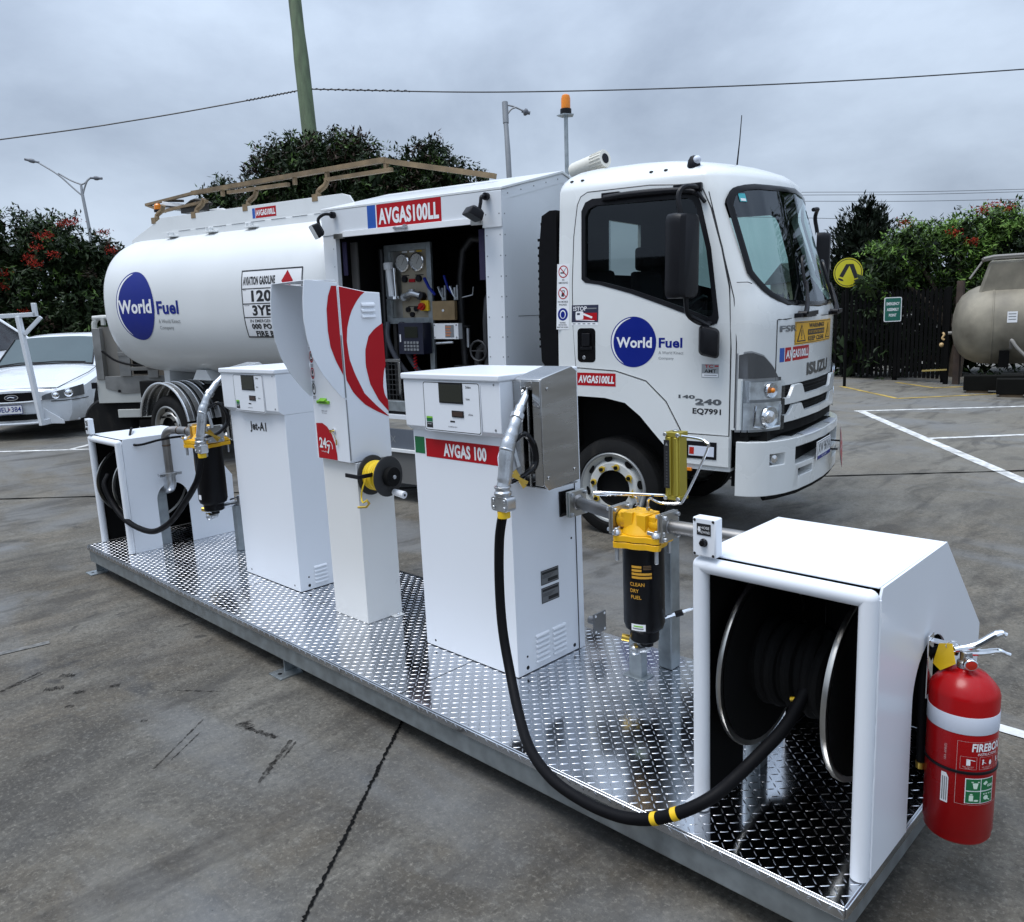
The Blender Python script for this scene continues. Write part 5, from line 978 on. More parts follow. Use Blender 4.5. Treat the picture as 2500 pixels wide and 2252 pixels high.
# ---------------------------------------------------------------- pumping cabinet
o = MB(); A0, A1, B0, B1 = -2.985, -.945, .04, 1.86; ze, za_ = 2.600, 2.822
o.prism([(B0-.008, ze), (.95, za_), (B1+.008, ze), (B1+.008, ze-.02), (.95, za_-.022), (B0-.008, ze-.02)], 'x', A0, A1+.012); o.build('roof', TANKW, TR, bev=.003)
o = MB(); o.prism([(B0+.006, .74), (B1-.006, .74), (B1-.006, ze-.021), (.95, za_-.024), (B0+.006, ze-.021)], 'x', A1-.02, A1)
o.prism([(B0+.006, .74), (B1-.006, .74), (B1-.006, ze-.021), (.95, za_-.024), (B0+.006, ze-.021)], 'x', A0, A0+.02); o.box(A0+.0205, A1-.0205, B1-.03, B1-.01, .74, ze-.022)
o.box(A1+.0003, A1+.0022, B0+.2, B1-.2, 1.60, 1.604, m=1)
for b0, b1, z0, z1 in ((B0, .95, ze, za_), (.95, B1, za_, ze)): o.add([(A1+.003, b0, z0-.03), (A1+.003, b1, z1-.03), (A1+.003, b1, z1-.10), (A1+.003, b0, z0-.10)], [(0, 1, 2, 3)], 0)
for k in range(9):
    b = .12+k*.19; z = ze+(za_-ze)*(1-abs(b-.95)/.91)-.06; o.cyl((A1+.002, b, z), (A1+.006, b, z), .006, n=8, m=2)
o.build('wall', [mat('cabinet_white', (.68, .71, .74), .36, var=.03), INK, GREY], TR)
o = MB(); o.box(A0, A1+.002, B0-.006, B0+.02, 2.362, ze-.022); o.box(A0+.003, -2.818, B0, B0+.05, .74, 2.361); o.box(-1.118, A1+.003, B0, B0+.05, .74, 2.361); o.box(A0+.003, A1+.003, B0, B0+.05, .70, .739)
o.box(-1.13, A1+.004, B0-.010, B0-.0065, 2.30, ze-.03); o.box(A1+.0005, A1+.004, B0, B0+.11, .74, ze-.07)
for k in range(11):
    z = .80+k*.16
    for a in (-1.095, -.965): o.cyl((a, B0-.0005, z), (a, B0-.012 if z > 2.28 else B0-.003, z), .006, n=8, m=1)
    o.cyl((-2.85, B0-.0005, z), (-2.85, B0-.003, z), .005, n=8, m=1); o.cyl((A1+.004, B0+.03, z), (A1+.007, B0+.03, z), .006, n=8, m=1)
o.build('door_frame', [mat('cabinet_white', (0, 0, 0)), GREY], TR, bev=.002)
o = MB(); o.box(-2.71, -1.24, B0-.022, B0-.008, 2.335, 2.385, m=0); o.box(-2.82, -2.70, B0-.024, B0+.0, 2.325, 2.37, m=1); o.box(-1.235, -1.13, B0-.024, B0+.0, 2.325, 2.375, m=1); o.build('shutter_rail', [WINK, INOXB], TR, bev=.002)
o = MB(); o.bar((-2.07, B0-.03, 2.367), (-1.92, B0-.03, 2.367), .02, .014); o.cyl((-2.05, B0-.022, 2.367), (-2.05, B0-.045, 2.367), .012, n=10); o.cyl((-1.93, B0-.022, 2.372), (-1.93, B0-.05, 2.372), .018, n=10); o.build('shutter_latch', CASTAL, TR)
o = MB(); o.box(A0+.022, A1-.022, B1-.035, B1-.0305, .75, 2.5); o.box(A0+.0205, A0+.024, B0+.055, B1-.036, .75, 2.5); o.box(A1-.024, A1-.0205, B0+.055, B1-.036, .75, 2.5); o.box(A0+.025, A1-.025, B0+.055, B1-.036, 2.45, 2.455); o.box(A0+.025, A1-.025, B0+.051, B1-.036, .741, .75); o.build('shade_lining', mat('painted_cabinet_shade', (.006, .006, .007), .6), TR)  # black sheets added over white walls, painted shade of the interior
o = MB(); avgas(o, lambda a, z, h=0: (a, B0-.006-h, z), -2.395, -1.550, 2.364, 2.592, True); o.build('fuel_sign', [RED, BLUEM, WINK], TR)
pn = .46
o = MB(); o.box(-2.615, -2.555, pn-.01, pn+.02, 1.545, 2.275); o.box(-2.095, -2.04, pn-.01, pn+.02, .86, 2.275); o.box(-2.5545, -2.0955, pn-.01, pn+.02, 2.215, 2.275); o.box(-2.5545, -2.0955, pn-.01, pn+.02, 1.545, 1.60); o.build('panel_frame', GALV, TR, bev=.002)
o = MB(); o.box(-2.5545, -2.43, pn+.022, pn+.03, 1.60, 2.214, m=1); o.box(-2.4298, -2.0955, pn+.012, pn+.03, 1.60, 2.214, m=0)
for a, m in ((-2.37, 2), (-2.28, 2), (-2.19, 3)): o.box(a-.03, a+.03, pn+.008, pn+.0118, 2.195, 2.21, m=m)
o.cyl((-2.17, pn+.012, 1.735), (-2.17, pn+.004, 1.735), .014, n=12, m=4)
for a in (-2.375, -2.20): o.box(a-.05, a+.05, pn+.0095, pn+.0115, 1.985, 1.993, m=4); o.cyl((a, pn+.012, 1.955), (a, pn-.015, 1.955), .03, n=14, m=4)
o.box(-2.325, -2.255, pn+.0, pn+.0118, 1.925, 1.955, m=5); o.box(-2.36, -2.13, pn+.0095, pn+.0115, 1.70, 1.706, m=4)
for a, z in ((-2.35, 1.675), (-2.25, 1.68), (-2.30, 1.63)): o.cyl((a, pn+.012, z), (a, pn-.01, z), .024, n=12, m=4)
o.build('control_panel', [BEIGE, INOXB, WINK, YELS, BLK, RED], TR)
for a in (-2.385, -2.205):
    o = MB(); o.lathe([(.078, 0), (.084, .01), (.084, .03), (.074, .034), (.072, .02), (0, .02)], (a, pn+.012, 2.105), (0, -1, 0), 32, m=0); o.map = plane((a, pn-.0085, 2.105), (1, 0, 0), (0, 0, 1), (0, -1, 0)); o.disc(0, 0, .070, .001, 1, 28)
    for k in range(11): t = R(225-27*k); o.line2((math.cos(t)*.052, math.sin(t)*.052), (math.cos(t)*.064, math.sin(t)*.064), .003, .002, 2)
    o.line2((-.012, -.02), (.03, .045), .004, .003, 2); o.build('pressure_dial', [CHROME, mat('dial_face', (.45, .45, .43), .4), INK], TR)
o = MB(); o.tube([(-2.35, pn-.03, 1.79), (-2.30, pn-.05, 1.81), (-2.24, pn-.05, 1.82), (-2.17, pn-.03, 1.80)], .028, 10, sub=3); o.cyl((-2.26, pn-.04, 1.81), (-2.26, pn-.04, 1.86), .03, n=12); o.cyl((-2.36, pn+.01, 1.79), (-2.36, pn-.05, 1.79), .035, n=12); o.cyl((-2.16, pn+.01, 1.79), (-2.16, pn-.05, 1.80), .04, n=12, m=1); o.build('sampling_valve', [CASTAL, BLK], TR)
o = MB(); o.box(-2.17, -2.075, pn-.03, pn+.012, 1.66, 1.755, m=0); o.cyl((-2.14, pn-.03, 1.70), (-2.14, pn-.06, 1.70), .035, n=16, m=1); o.bar((-2.17, pn-.055, 1.68), (-2.11, pn-.055, 1.72), .03, .02, m=1); o.build('emergency_switch', [YELS, REDL], TR, bev=.003)
o = MB(); o.cyl((-2.50, pn-.05, 1.80), (-2.525, pn-.05, 2.05), .030, n=16, m=0); o.cyl((-2.525, pn-.05, 2.05), (-2.53, pn-.05, 2.11), .045, n=16, m=0); o.cyl((-2.455, pn-.05, 1.80), (-2.465, pn-.05, 2.06), .018, n=12, m=1); o.cyl((-2.48, pn-.05, 1.775), (-2.48, pn-.05, 1.80), .075, n=20, m=1); o.build('sample_jar', [WINK, CHROME], TR)
o = MB(); o.box(-2.36, -2.06, pn-.14, pn-.02, 1.27, 1.555, m=0); o.box(-2.28, -2.12, pn-.145, pn-.1402, 1.42, 1.52, m=1)
for i in range(5):
    for j in range(3): o.box(-2.29+i*.038, -2.264+i*.038, pn-.147, pn-.1402, 1.30+j*.032, 1.322+j*.032, m=2)
o.box(-2.345, -2.33, pn-.143, pn-.1402, 1.38, 1.45, m=3); o.build('meter_register', [mat('navy_plastic', (.012, .014, .03), .35), LCD, GREY, WINK], TR, bev=.004)
o = MB(); o.box(-2.02, -1.76, pn-.04, pn+.0, 1.575, 1.745); o.cyl((-1.89, pn-.04, 1.66), (-1.89, pn-.05, 1.66), .012, n=10, m=1); o.build('gauge_plate', [WOODY, WINK], TR, bev=.003)
o = MB(); o.box(-1.995, -1.71, pn-.06, pn+.0, 1.405, 1.545, m=0); o.box(-1.86, -1.76, pn-.063, pn-.0602, 1.42, 1.53, m=1)
for k in range(4): o.box(-1.855, -1.80+.01*(k % 2), pn-.0655, pn-.0632, 1.43+k*.025, 1.445+k*.025, m=2)
for a in (-1.985, -1.73):
    for z in (1.42, 1.53): o.cyl((a, pn-.06, z), (a, pn-.064, z), .008, n=8, m=1)
o.build('junction_box', [WINK, GREY, mat('label_orange', (.5, .2, .1), .5)], TR, bev=.003)
o = MB(); 
for a in (-2.60, -2.42): o.tube([(a, pn-.02, 1.56), (a+.02, pn-.05, 1.40), (a+.12, pn-.04, 1.2), (a+.26, pn+.0, 1.02), (a+.34, pn+.1, .9)], .026, 10, sub=4)
o.build('delivery_hose', mat('grey_blue_hose', (.05, .055, .07), .5), TR)
o = MB()
for a0, a1, z0, z1 in ((-2.63, -2.60, .79, 1.19), (-2.40, -2.37, .79, 1.19)): o.box(a0, a1, pn-.13, pn-.11, z0, z1)
o.box(-2.63, -2.37, pn-.13, pn-.11, 1.19, 1.22); o.box(-2.63, -2.37, pn-.13, pn-.11, .77, .795); o.build('cage_frame', INOX, TR, bev=.002)
o = MB()
for i in range(5): o.bar((-2.585+i*.045, pn-.11, .80), (-2.585+i*.045, pn-.11, 1.19), .006, .006)
for i in range(8): o.bar((-2.60, pn-.108, .83+i*.048), (-2.40, pn-.108, .83+i*.048), .006, .006)
o.build('cage_mesh', mat('dull_wire', (.10, .10, .10), .5, metal=.7), TR)
PIP = mat('dim_pipework', (.07, .07, .072), .45, metal=.6); PAN = mat('dim_panel', (.09, .09, .088), .5, metal=.4)
for pts_, r_ in (([(-2.74, .55, .8), (-2.74, .55, 2.25)], .03), ([(-1.90, .75, .8), (-1.90, .75, 2.2), (-1.30, .75, 2.2)], .035), ([(-1.62, .60, .8), (-1.62, .60, 1.30), (-1.25, .60, 1.36)], .04), ([(-1.45, .5, .8), (-1.45, .5, 1.75), (-1.45, .9, 1.85)], .032), ([(-1.30, .45, .8), (-1.30, .45, 1.55)], .022), ([(-2.3, .40, 1.0), (-1.5, .42, .98), (-1.2, .42, 1.02)], .03)):
    o = MB(); o.tube(pts_, r_, 12, sub=4); o.lathe([(r_*1.7, 0), (r_*1.7, .02)], Vector(pts_[0])*.5+Vector(pts_[1])*.5, Vector(pts_[1])-Vector(pts_[0]), 14); o.build('pipework', PIP, TR)
for a0, a1, z0, z1, b_ in ((-2.78, -2.66, 1.25, 1.65, .70), (-1.60, -1.36, 1.55, 1.80, .80), (-1.56, -1.30, .86, 1.14, .50), (-2.32, -2.12, .80, 1.02, .40), (-1.95, -1.70, .85, 1.15, .62)):
    o = MB(); o.box(a0, a1, b_, b_+.1, z0, z1); o.box(a0+.03, a1-.03, b_-.004, b_, z0+.04, z1-.04, m=1); o.build('equipment_box', [PAN, DARK], TR, bev=.004)
for a_, z_ in ((-1.75, 1.02), (-1.52, 1.30)):
    o = MB(); o.tube([(a_+.09*math.cos(k*.5236), .44, z_+.09*math.sin(k*.5236)) for k in range(12)], .010, 6, closed=True); o.bar((a_-.09, .44, z_), (a_+.09, .44, z_), .014, .01); o.build('hand_wheel', REDL if a_ < -1.6 else PIP, TR)
o = MB(); o.tube([(-2.08, pn-.06, 1.95), (-2.0, pn-.10, 1.87), (-1.93, pn-.10, 1.80)], [.016, .014, .012], 8); o.tube([(-1.90, pn, 1.97), (-1.86, pn, 1.86), (-1.80, pn, 1.80)], .012, 8)
o.build('lever', BLUE, TR)
o = MB()
for a in (-1.92, -1.78): o.tube([(a-.05, pn, 1.87), (a, pn-.02, 1.80), (a+.03, pn-.02, 1.76)], .014, 8); o.box(a+.01, a+.03, pn-.03, pn-.01, 1.75, 1.86); o.box(a+.04, a+.055, pn-.03, pn-.01, 1.75, 1.88)
o.build('valve_fittings', CASTAL, TR)
for pts_, r_ in (([(-1.70, pn, 1.77), (-1.58, pn, 1.79), (-1.57, pn, 1.86)], .006), ([(-1.645, pn, 1.33), (-1.645, pn, 1.50)], .016), ([(-1.98, pn-.05, 1.365), (-1.78, pn-.05, 1.375)], .012)): o = MB(); o.tube(pts_, r_, 8); o.build('small_pipe', CASTAL, TR)
o = MB(); o.tube([(-2.20+.01*math.cos(k*1.3), pn-.10+.02*math.sin(k*1.3), 1.12+k*.006) for k in range(26)], .005, 5); o.build('coiled_cord', RED, TR)
for bx_, nm_, mm_ in (((-2.80, -2.72, .20, .22, .80, 2.30), 'door_track', mat('dull_track', (.10, .095, .09), .5)), ((-2.70, -2.66, .62, .66, .8, 2.1), 'door_track', mat('dull_track', (.1, .1, .1))), ((-1.22, -1.13, B0+.055, B0+.07, 1.9, 2.3), 'door_strap', mat('purple_strap', (.012, .008, .04), .7)), ((-2.80, -2.75, B0+.06, B0+.07, 2.0, 2.3), 'door_strap', mat('purple_strap', (0, 0, 0)))): o = MB(); o.box(*bx_); o.build(nm_, mm_, TR)
o = MB(); o.box(-2.97, -.96, .06, .12, .77, .862, m=0); o.build('sill', GALV, TR, bev=.004)
o = MB(); o.box(-2.97, -.96, .055, .08, .425, .605, m=0); o.box(-2.97, -.96, .03, .085, .395, .424, m=1); o.map = plane((0, .055, 0), (1, 0, 0), (0, 0, 1), (0, -1, 0)); o.disc(-2.33, .51, .022, .001, 2, 12, 1, None, .6); o.line2((-2.27, .48), (-2.22, .54), .008, .001, 2); o.line2((-2.22, .48), (-2.27, .54), .008, .001, 2); o.build('side_skirt', [mat('grey_blue_panel', (.10, .115, .14), .45), TANKW, GREY], TR, bev=.002)
o = MB(); o.box(-2.97, -.96, .062, .30, .10, .394); o.build('lower_panel', mat('grey_underpanel', (.13, .13, .125), .6), TR)
for a, arm, lamp, nrm in ((-2.80, [(-2.80, B0-.02, 2.535), (-2.83, -.06, 2.54), (-2.875, -.10, 2.50), (-2.87, -.10, 2.44)], Vector((-2.90, -.11, 2.395)), Vector((-.45, -.75, -.45))), (-1.10, [(-1.07, B0-.02, 2.535), (-1.07, -.05, 2.53), (-1.075, -.06, 2.48), (-1.085, -.07, 2.42)], Vector((-1.125, -.09, 2.40)), Vector((-.25, -.4, -.9)))):
    o = MB(); o.tube(arm, .014, 8, sub=4); o.cyl(arm[0], Vector(arm[0])+Vector((0, -.03, 0)), .03, n=14)
    nrm.normalize(); x_ = nrm.cross(Vector((0, 0, 1))).normalized(); y_ = x_.cross(nrm); pr = rounded(-.085, .085, -.065, .065, .018); vs = []
    for d, k in ((-.05, .6), (-.03, .9), (.02, 1), (.03, .97)): vs += [lamp+nrm*d+x_*p*k+y_*q*k for p, q in pr]
    n = len(pr); o.add(vs, [(k*n+i, k*n+(i+1) % n, (k+1)*n+(i+1) % n, (k+1)*n+i) for k in range(3) for i in range(n)]+[tuple(reversed(range(n)))]); o.add(vs[3*n:], [tuple(range(n))], 1); o.build('work_lamp', [BLK, mat('lamp_face', (.12, .13, .14), .15)], TR)
o = MB(); o.cyl((-1.215, 1.5, 2.62), (-1.222, 1.5, 3.40), .019, n=14, m=0); o.cyl((-1.222, 1.5, 3.40), (-1.222, 1.5, 3.408), .085, n=5, m=0); o.build('beacon_pole', [GALV], TR)
o = MB(); o.lathe([(.052, 0), (.052, .05), (.045, .054)], (-1.222, 1.5, 3.409), (0, 0, 1), 24, m=0); o.lathe([(.043, .054), (.043, .14), (.036, .168), (.02, .178), (0, .18)], (-1.222, 1.5, 3.409), (0, 0, 1), 24, m=1); o.build('beacon', [BLK, AMBER], TR)

# ---------------------------------------------------------------- tank
zc_, hw_, hh_, pw = 1.80, .925, .845, 2.5
def ring(s, a, k=72):
    r_ = []
    for i in range(k):
        t = 2*math.pi*i/k; c, q = math.cos(t), math.sin(t); r_.append((a, .95+s*hw_*math.copysign(abs(c)**(2/pw), c), zc_+s*hh_*math.copysign(abs(q)**(2/pw), q)))
    return r_
st_ = [(-2.99, .86), (-3.03, .93), (-3.10, .972), (-3.20, .995), (-3.28, 1), (-4.2, 1), (-5.4, 1), (-6.3, 1), (-6.66, 1), (-6.80, .992), (-6.91, .968), (-6.99, .925), (-7.05, .86), (-7.12, .68), (-7.17, .45), (-7.19, .2), (-7.195, .01)]
o = MB(); k = 72
for a, s_ in st_: o.v += ring(s_, a)
for i in range(len(st_)-1):
    for j in range(k): o.f.append((i*k+j, (i+1)*k+j, (i+1)*k+(j+1) % k, i*k+(j+1) % k)); o.m.append(0)
for a in (-4.75, ):
    pass
tank_o = o.build('tank', TANKW, TR, smooth=50)
def tbw(z): return .95-hw_*max(0, 1-abs((z-zc_)/hh_)**pw)**(1/pw)
TM = lambda a, z, h=0: (a, tbw(z)-.002-h*1.6, z)
o = MB(); logo(o, TM, -6.205, 1.79, .392, -6.545, -5.867, 1.705, 1.865, -5.768, -5.350, 1.69, 1.838, 1.612, 1.535, .42, .27, .045, 60, 12); o.build('tank_logo', [BLUE, WINK, GREY], tank_o)
o = MB(); o.map = TM; x0, x1 = -4.222, -3.295; o.rect(x0, x1, 1.43, 2.108, .001, 0, 1, 20); o.frame2(x0, x1, 1.43, 2.108, .014, .0018, 1, 1, 20)
for z in (1.922, 1.772, 1.635): o.rect(x0, x1, z-.005, z+.005, .0018, 1)
o.txt('AVIATION GASOLINE', -3.945, 2.0, .50, .085, .002, 1, .05); o.poly2([(-3.60, 1.985), (-3.43, 1.985), (-3.515, 2.085)], .002, 2); o.poly2([(-3.60, 1.984), (-3.515, 1.88), (-3.43, 1.984)], .002, 2)
o.txt('1203', -3.86, 1.848, .42, .115, .002, 1, .04); o.txt('3YE', -3.92, 1.705, .30, .105, .002, 1, .04); o.txt('IN EMERGENCY DIAL', -3.85, 1.60, .56, .03, .002, 1, .01); o.txt('000 POLICE or', -3.80, 1.545, .64, .055, .002, 1, .05); o.txt('FIRE BRIGADE', -3.76, 1.472, .64, .055, .002, 1, .05); o.txt('UN No.', -4.17, 1.91, .05, .012, .002, 1, 0); o.txt('HAZCHEM', -4.15, 1.757, .08, .012, .002, 1, 0)
o.build('hazard_panel', [WINK, INK, RED], tank_o)
# coaming along the tank top
o = MB()
for b0 in (.47, 1.41):
    o.prism([(-6.25, 2.58), (-6.22, 2.815), (-3.15, 2.80), (-3.05, 2.775), (-2.99, 2.70), (-2.98, 2.58)], 'y', b0, b0+.02)
o.prism([(-6.22, 2.80), (-6.24, 2.80), (-6.86, 2.60), (-6.88, 2.56), (-6.22, 2.56)], 'y', .4705, 1.4295); o.box(-6.2, -3.1, .455, .4695, 2.56, 2.64)
for a in (-5.95, -5.2, -4.5): o.box(a-.09, a+.09, .385, .454, 2.575, 2.59); o.box(a-.02, a+.0, .41, .454, 2.5905, 2.63); o.box(a-.08, a-.06, .41, .454, 2.5905, 2.63)
for k in range(8): o.box(-5.85+k*.33, -5.62+k*.33, .450, .4548, 2.636, 2.641, m=1)
o.tube([(-6.0, .75, 2.80), (-5.9, .75, 2.86), (-5.4, .75, 2.86), (-5.3, .75, 2.80)], .02, 8, sub=3); o.build('coaming', [TANKW, GREY], TR, bev=.003)
o = MB(); avgas(o, lambda a, z, h=0: (a, .4695-h, z), -4.515, -4.13, 2.672, 2.775, True); o.build('coaming_sign', [RED, BLUEM, WINK], TR)
for b0 in (.55, ):
    o = MB(); o.bar((-7.0, b0+.25, 3.06), (-5.6, b0+.0, 3.05), .045, .03); o.bar((-5.65, b0, 3.05), (-2.62, b0, 3.06), .05, .045); o.bar((-2.65, b0, 3.055), (-1.45, b0+.12, 2.80), .05, .045); o.bar((-5.0, b0, 2.995), (-4.0, b0, 2.98), .04, .035); o.bar((-3.45, b0, 2.965), (-2.55, b0, 2.965), .04, .035); o.bar((-6.6, b0+.16, 2.93), (-5.4, b0, 2.94), .04, .03); o.bar((-7.0, b0+.25, 3.06), (-6.5, b0+.17, 2.93), .04, .03)
    for a in (-6.35, -5.55, -4.62, -3.52): o.tube([(a, b0-.03, 2.80), (a-.02, b0-.02, 2.86), (a+.06, b0, 2.91), (a+.10, b0, 2.97)], .028, 8, sub=3); o.box(a-.05, a+.03, b0-.085, b0-.03, 2.76, 2.83)
    for a in (-5.1, -3.9, -3.42, -2.62): o.bar((a, b0, 2.965), (a, b0, 3.05), .035, .035)
    o.build('handrail', TAN, TR, bev=.004)
o = MB(); o.bar((-6.45, .70, 2.995), (-6.05, .70, 2.935), .08, .09, m=0); o.bar((-6.45, .655, 2.99), (-6.05, .655, 2.93), .01, .02, m=1); o.bar((-6.5, .72, 3.06), (-6.1, .72, 3.02), .03, .03, m=1); o.box(-6.02, -5.6, .62, .72, 2.86, 2.95, m=1); o.tube([(-6.0, .68, 2.95), (-5.8, .68, 3.0), (-5.5, .68, 2.93)], .02, 8, sub=3, m=1); o.build('fold_ram', [WINK, mat('greasy_steel', (.05, .045, .04), .5, metal=.6)], TR, bev=.004)
o = MB(); o.lathe([(.05, 0), (.05, .03)], (-6.60, .70, 2.93), (0, 0, 1), 18, m=0); o.lathe([(.045, .03), (.045, .08), (.03, .10), (0, .105)], (-6.60, .70, 2.93), (0, 0, 1), 18, m=1); o.build('rear_beacon', [BLK, AMBER], TR)
# tank bearers and rear mudguard
for a in (-6.55, -5.55, -4.4, -3.4):
    o = MB(); o.box(a-.06, a+.06, .55, 1.40, .84, 1.02)
    if a == -5.55: o.prism([(-5.72, .92), (-5.36, .92), (-5.45, 1.04), (-5.63, 1.04)], 'y', .36, .56)
    o.build('tank_bearer', TANKW, TR, bev=.006)
ac_, zc2, R_ = -6.075, .385, .50
o = MB(); pr = []
for i in range(33): t = R(8+164*i/32); pr.append((math.cos(t), math.sin(t)))
def arcsheet(b0, b1, r_, m): o.add([(ac_+c*r_, b, zc2+s_*r_) for c, s_ in pr for b in (b0, b1)], [(2*i, 2*i+1, 2*i+3, 2*i+2) for i in range(32)], m)
bb = .16
o.tube([(ac_+c*R_, bb, zc2+s_*R_) for c, s_ in pr], .016, 8)
nb = 7; dw = .84/nb
for k in range(nb):
    b = bb+k*dw; arcsheet(b, b+dw*.62, R_+.004, 0); arcsheet(b+dw*.62, b+dw*.72, R_-.010, 0); arcsheet(b+dw*.72, b+dw, R_-.010, 1); 
    o.tube([(ac_+c*(R_+.002), b+dw*.64, zc2+s_*(R_+.002)) for c, s_ in pr], .008, 6)
o.build('mudguard', [mat('bright_mudguard', (.78, .79, .80), .28, metal=.9, var=.1), mat('mudguard_groove', (.34, .35, .36), .32, metal=.9)], TR)
# ---------------------------------------------------------------- trees
def leafmat(name, a, b):
    m = bpy.data.materials.new(name); m.use_nodes = True; t = m.node_tree; n = t.nodes; l = t.links; p = n['Principled BSDF']
    g_ = n.new('ShaderNodeNewGeometry'); mx = n.new('ShaderNodeMix'); mx.data_type = 'RGBA'; mx.inputs['A'].default_value = (*a, 1); mx.inputs['B'].default_value = (*b, 1); l.new(g_.outputs['Random Per Island'], mx.inputs['Factor'])
    l.new(mx.outputs['Result'], p.inputs['Base Color']); p.inputs['Roughness'].default_value = .5; p.inputs['Specular IOR Level'].default_value = .16; MATS[name] = m; return m
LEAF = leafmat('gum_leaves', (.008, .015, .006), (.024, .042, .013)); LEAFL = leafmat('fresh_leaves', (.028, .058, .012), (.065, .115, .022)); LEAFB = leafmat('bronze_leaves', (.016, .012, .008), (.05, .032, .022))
NEEDLE = leafmat('conifer_leaves', (.004, .008, .004), (.012, .020, .010)); LEAFX = leafmat('painted_lit_leaves', (.07, .15, .025), (.18, .30, .06)); BLOOM = leafmat('red_blossom', (.16, .008, .006), (.40, .03, .012)); BARK = mat('grey_bark', (.10, .075, .055), .85, var=.4, scale=8, bump=.4, bscale=40)  # brightest leaf colour has the light on the bush top painted in
def D_at(px, py, d): return CAM+(rt2*(px-1250)/FPX-up2*(py-1126)/FPX+fw)*d
def leaf(o, p, d, n, ln, wd, m):
    s_ = d.cross(n); s_.normalize(); tip = p+d*ln; mid = p+d*ln*.45-n*ln*.06; nn = n*wd*.18
    o.add([p, mid+s_*wd*.5-nn, tip-n*ln*.10, mid-s_*wd*.5-nn, mid+nn*.4], [(0, 1, 4), (1, 2, 4), (2, 3, 4), (3, 0, 4)], m)
def rv(rr): 
    while True:
        v = Vector((rr.uniform(-1, 1), rr.uniform(-1, 1), rr.uniform(-1, 1)))
        if .05 < v.length < 1: return v.normalized()
def tree(name, label, cat, base, blobs, mats, mix, dens=70, ln=.13, wd=.04, flowers=(), droop=.35, group=None, core=420, spiky=0, seed=1, holes=.0):
    rr = random.Random(seed); t = thing(name, label, cat, base, group=group); O_ = Vector(base); o = MB()
    for c, r in blobs:
        c = c-O_
        for k in range(int(core*r*r)):     # deep interior foliage
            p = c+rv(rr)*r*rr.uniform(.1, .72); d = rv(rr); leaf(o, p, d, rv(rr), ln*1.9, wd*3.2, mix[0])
        for k in range(int(dens*r*r)):
            dv = rv(rr)
            if dv.z < -.75: continue
            if holes and rr.random() < holes: continue
            p = c+dv*r*(rr.uniform(.72, 1.05)+(.18*rr.random()**3)); ax_ = (dv+Vector((0, 0, .35))+rv(rr)*.5).normalized(); mt = rr.choices(mix, (mats[1]))[0] if dv.z+rr.uniform(-.5, .4) > -.1 else mix[0]  # upward clumps get brighter leaves, undersides the darkest: shading painted in
            for q in range(13):
                d = (ax_*(1.1 if spiky else .5)+rv(rr)*.9+Vector((0, 0, -droop+(.7 if spiky else 0)))).normalized(); n_ = (Vector((0, 0, 1))+rv(rr)*.7).normalized()
                leaf(o, p+rv(rr)*ln*.7+ax_*ln*.3*rr.random(), d, n_, ln*rr.uniform(.7, 1.2), wd*rr.uniform(.8, 1.2), mt)
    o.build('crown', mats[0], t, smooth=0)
    o = MB(); zz = max(c.z for c, r in blobs)-O_.z; o.tube([(0, 0, 0), (.05, .03, zz*.3), (-.04, .02, zz*.55)], [.14, .12, .09], 10, sub=4)
    for c, r in blobs[:9]: q = c-O_; o.tube([(-.02, .02, zz*.3), q*.45+Vector((0, 0, zz*.2)), q], [.07, .045, .015], 6, sub=3)
    o.build('trunk', BARK, t)
    for p in flowers:
        f = MB(); c = p-O_
        for q in range(70): d = rv(rr); p0 = c+rv(rr)*.10*rr.random()+Vector((rr.uniform(-.12, .12), rr.uniform(-.12, .12), rr.uniform(-.05, .05))); leaf(f, p0, (d+Vector((0, 0, .3))).normalized(), rv(rr), .055, .022, 0)
        f.build('blossom', BLOOM, t, smooth=0)
    return t
def blobs(L_, d): return [(D_at(x, y, d+rr_), r) for (x, y, r), rr_ in zip(L_, [((i*37) % 11-5)*.08 for i in range(len(L_))])]
def gp(px, py, d):
    p = D_at(px, py, d); return (p.x, p.y, gz(p.x, p.y))
M1 = ([LEAF, LEAFL, LEAFB], (.72, .14, .14)); 
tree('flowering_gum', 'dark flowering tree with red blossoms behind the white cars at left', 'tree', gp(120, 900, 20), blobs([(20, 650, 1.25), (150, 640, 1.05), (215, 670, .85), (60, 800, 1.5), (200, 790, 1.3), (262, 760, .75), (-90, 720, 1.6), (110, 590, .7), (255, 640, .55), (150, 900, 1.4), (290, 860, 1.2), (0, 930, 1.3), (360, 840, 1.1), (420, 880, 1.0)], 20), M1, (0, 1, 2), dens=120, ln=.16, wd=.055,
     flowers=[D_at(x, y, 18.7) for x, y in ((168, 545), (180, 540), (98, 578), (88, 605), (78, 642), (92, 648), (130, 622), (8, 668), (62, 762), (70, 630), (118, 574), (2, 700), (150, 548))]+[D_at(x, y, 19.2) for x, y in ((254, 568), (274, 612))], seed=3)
tree('flowering_gum', 'bronze leaved round tree rising behind the tank beside the leaning timber pole', 'tree', gp(880, 900, 20), blobs([(705, 440, 1.05), (790, 410, .85), (860, 418, .85), (905, 455, .75), (960, 445, .7), (985, 480, .8), (685, 405, .6), (740, 385, .6), (820, 388, .7), (870, 395, .6), (1060, 400, .55), (660, 480, .72), (720, 540, 1.2), (830, 530, 1.3), (640, 530, .7), (930, 520, .9), (1030, 425, .80), (1100, 450, .75), (1165, 480, .55), (1010, 520, 1.1), (1130, 540, .9), (760, 650, 1.2), (950, 650, 1.2)], 20), ([LEAF, LEAFL, LEAFB], (.52, .14, .34)), (0, 1, 2), dens=150, ln=.14, wd=.05, seed=5)
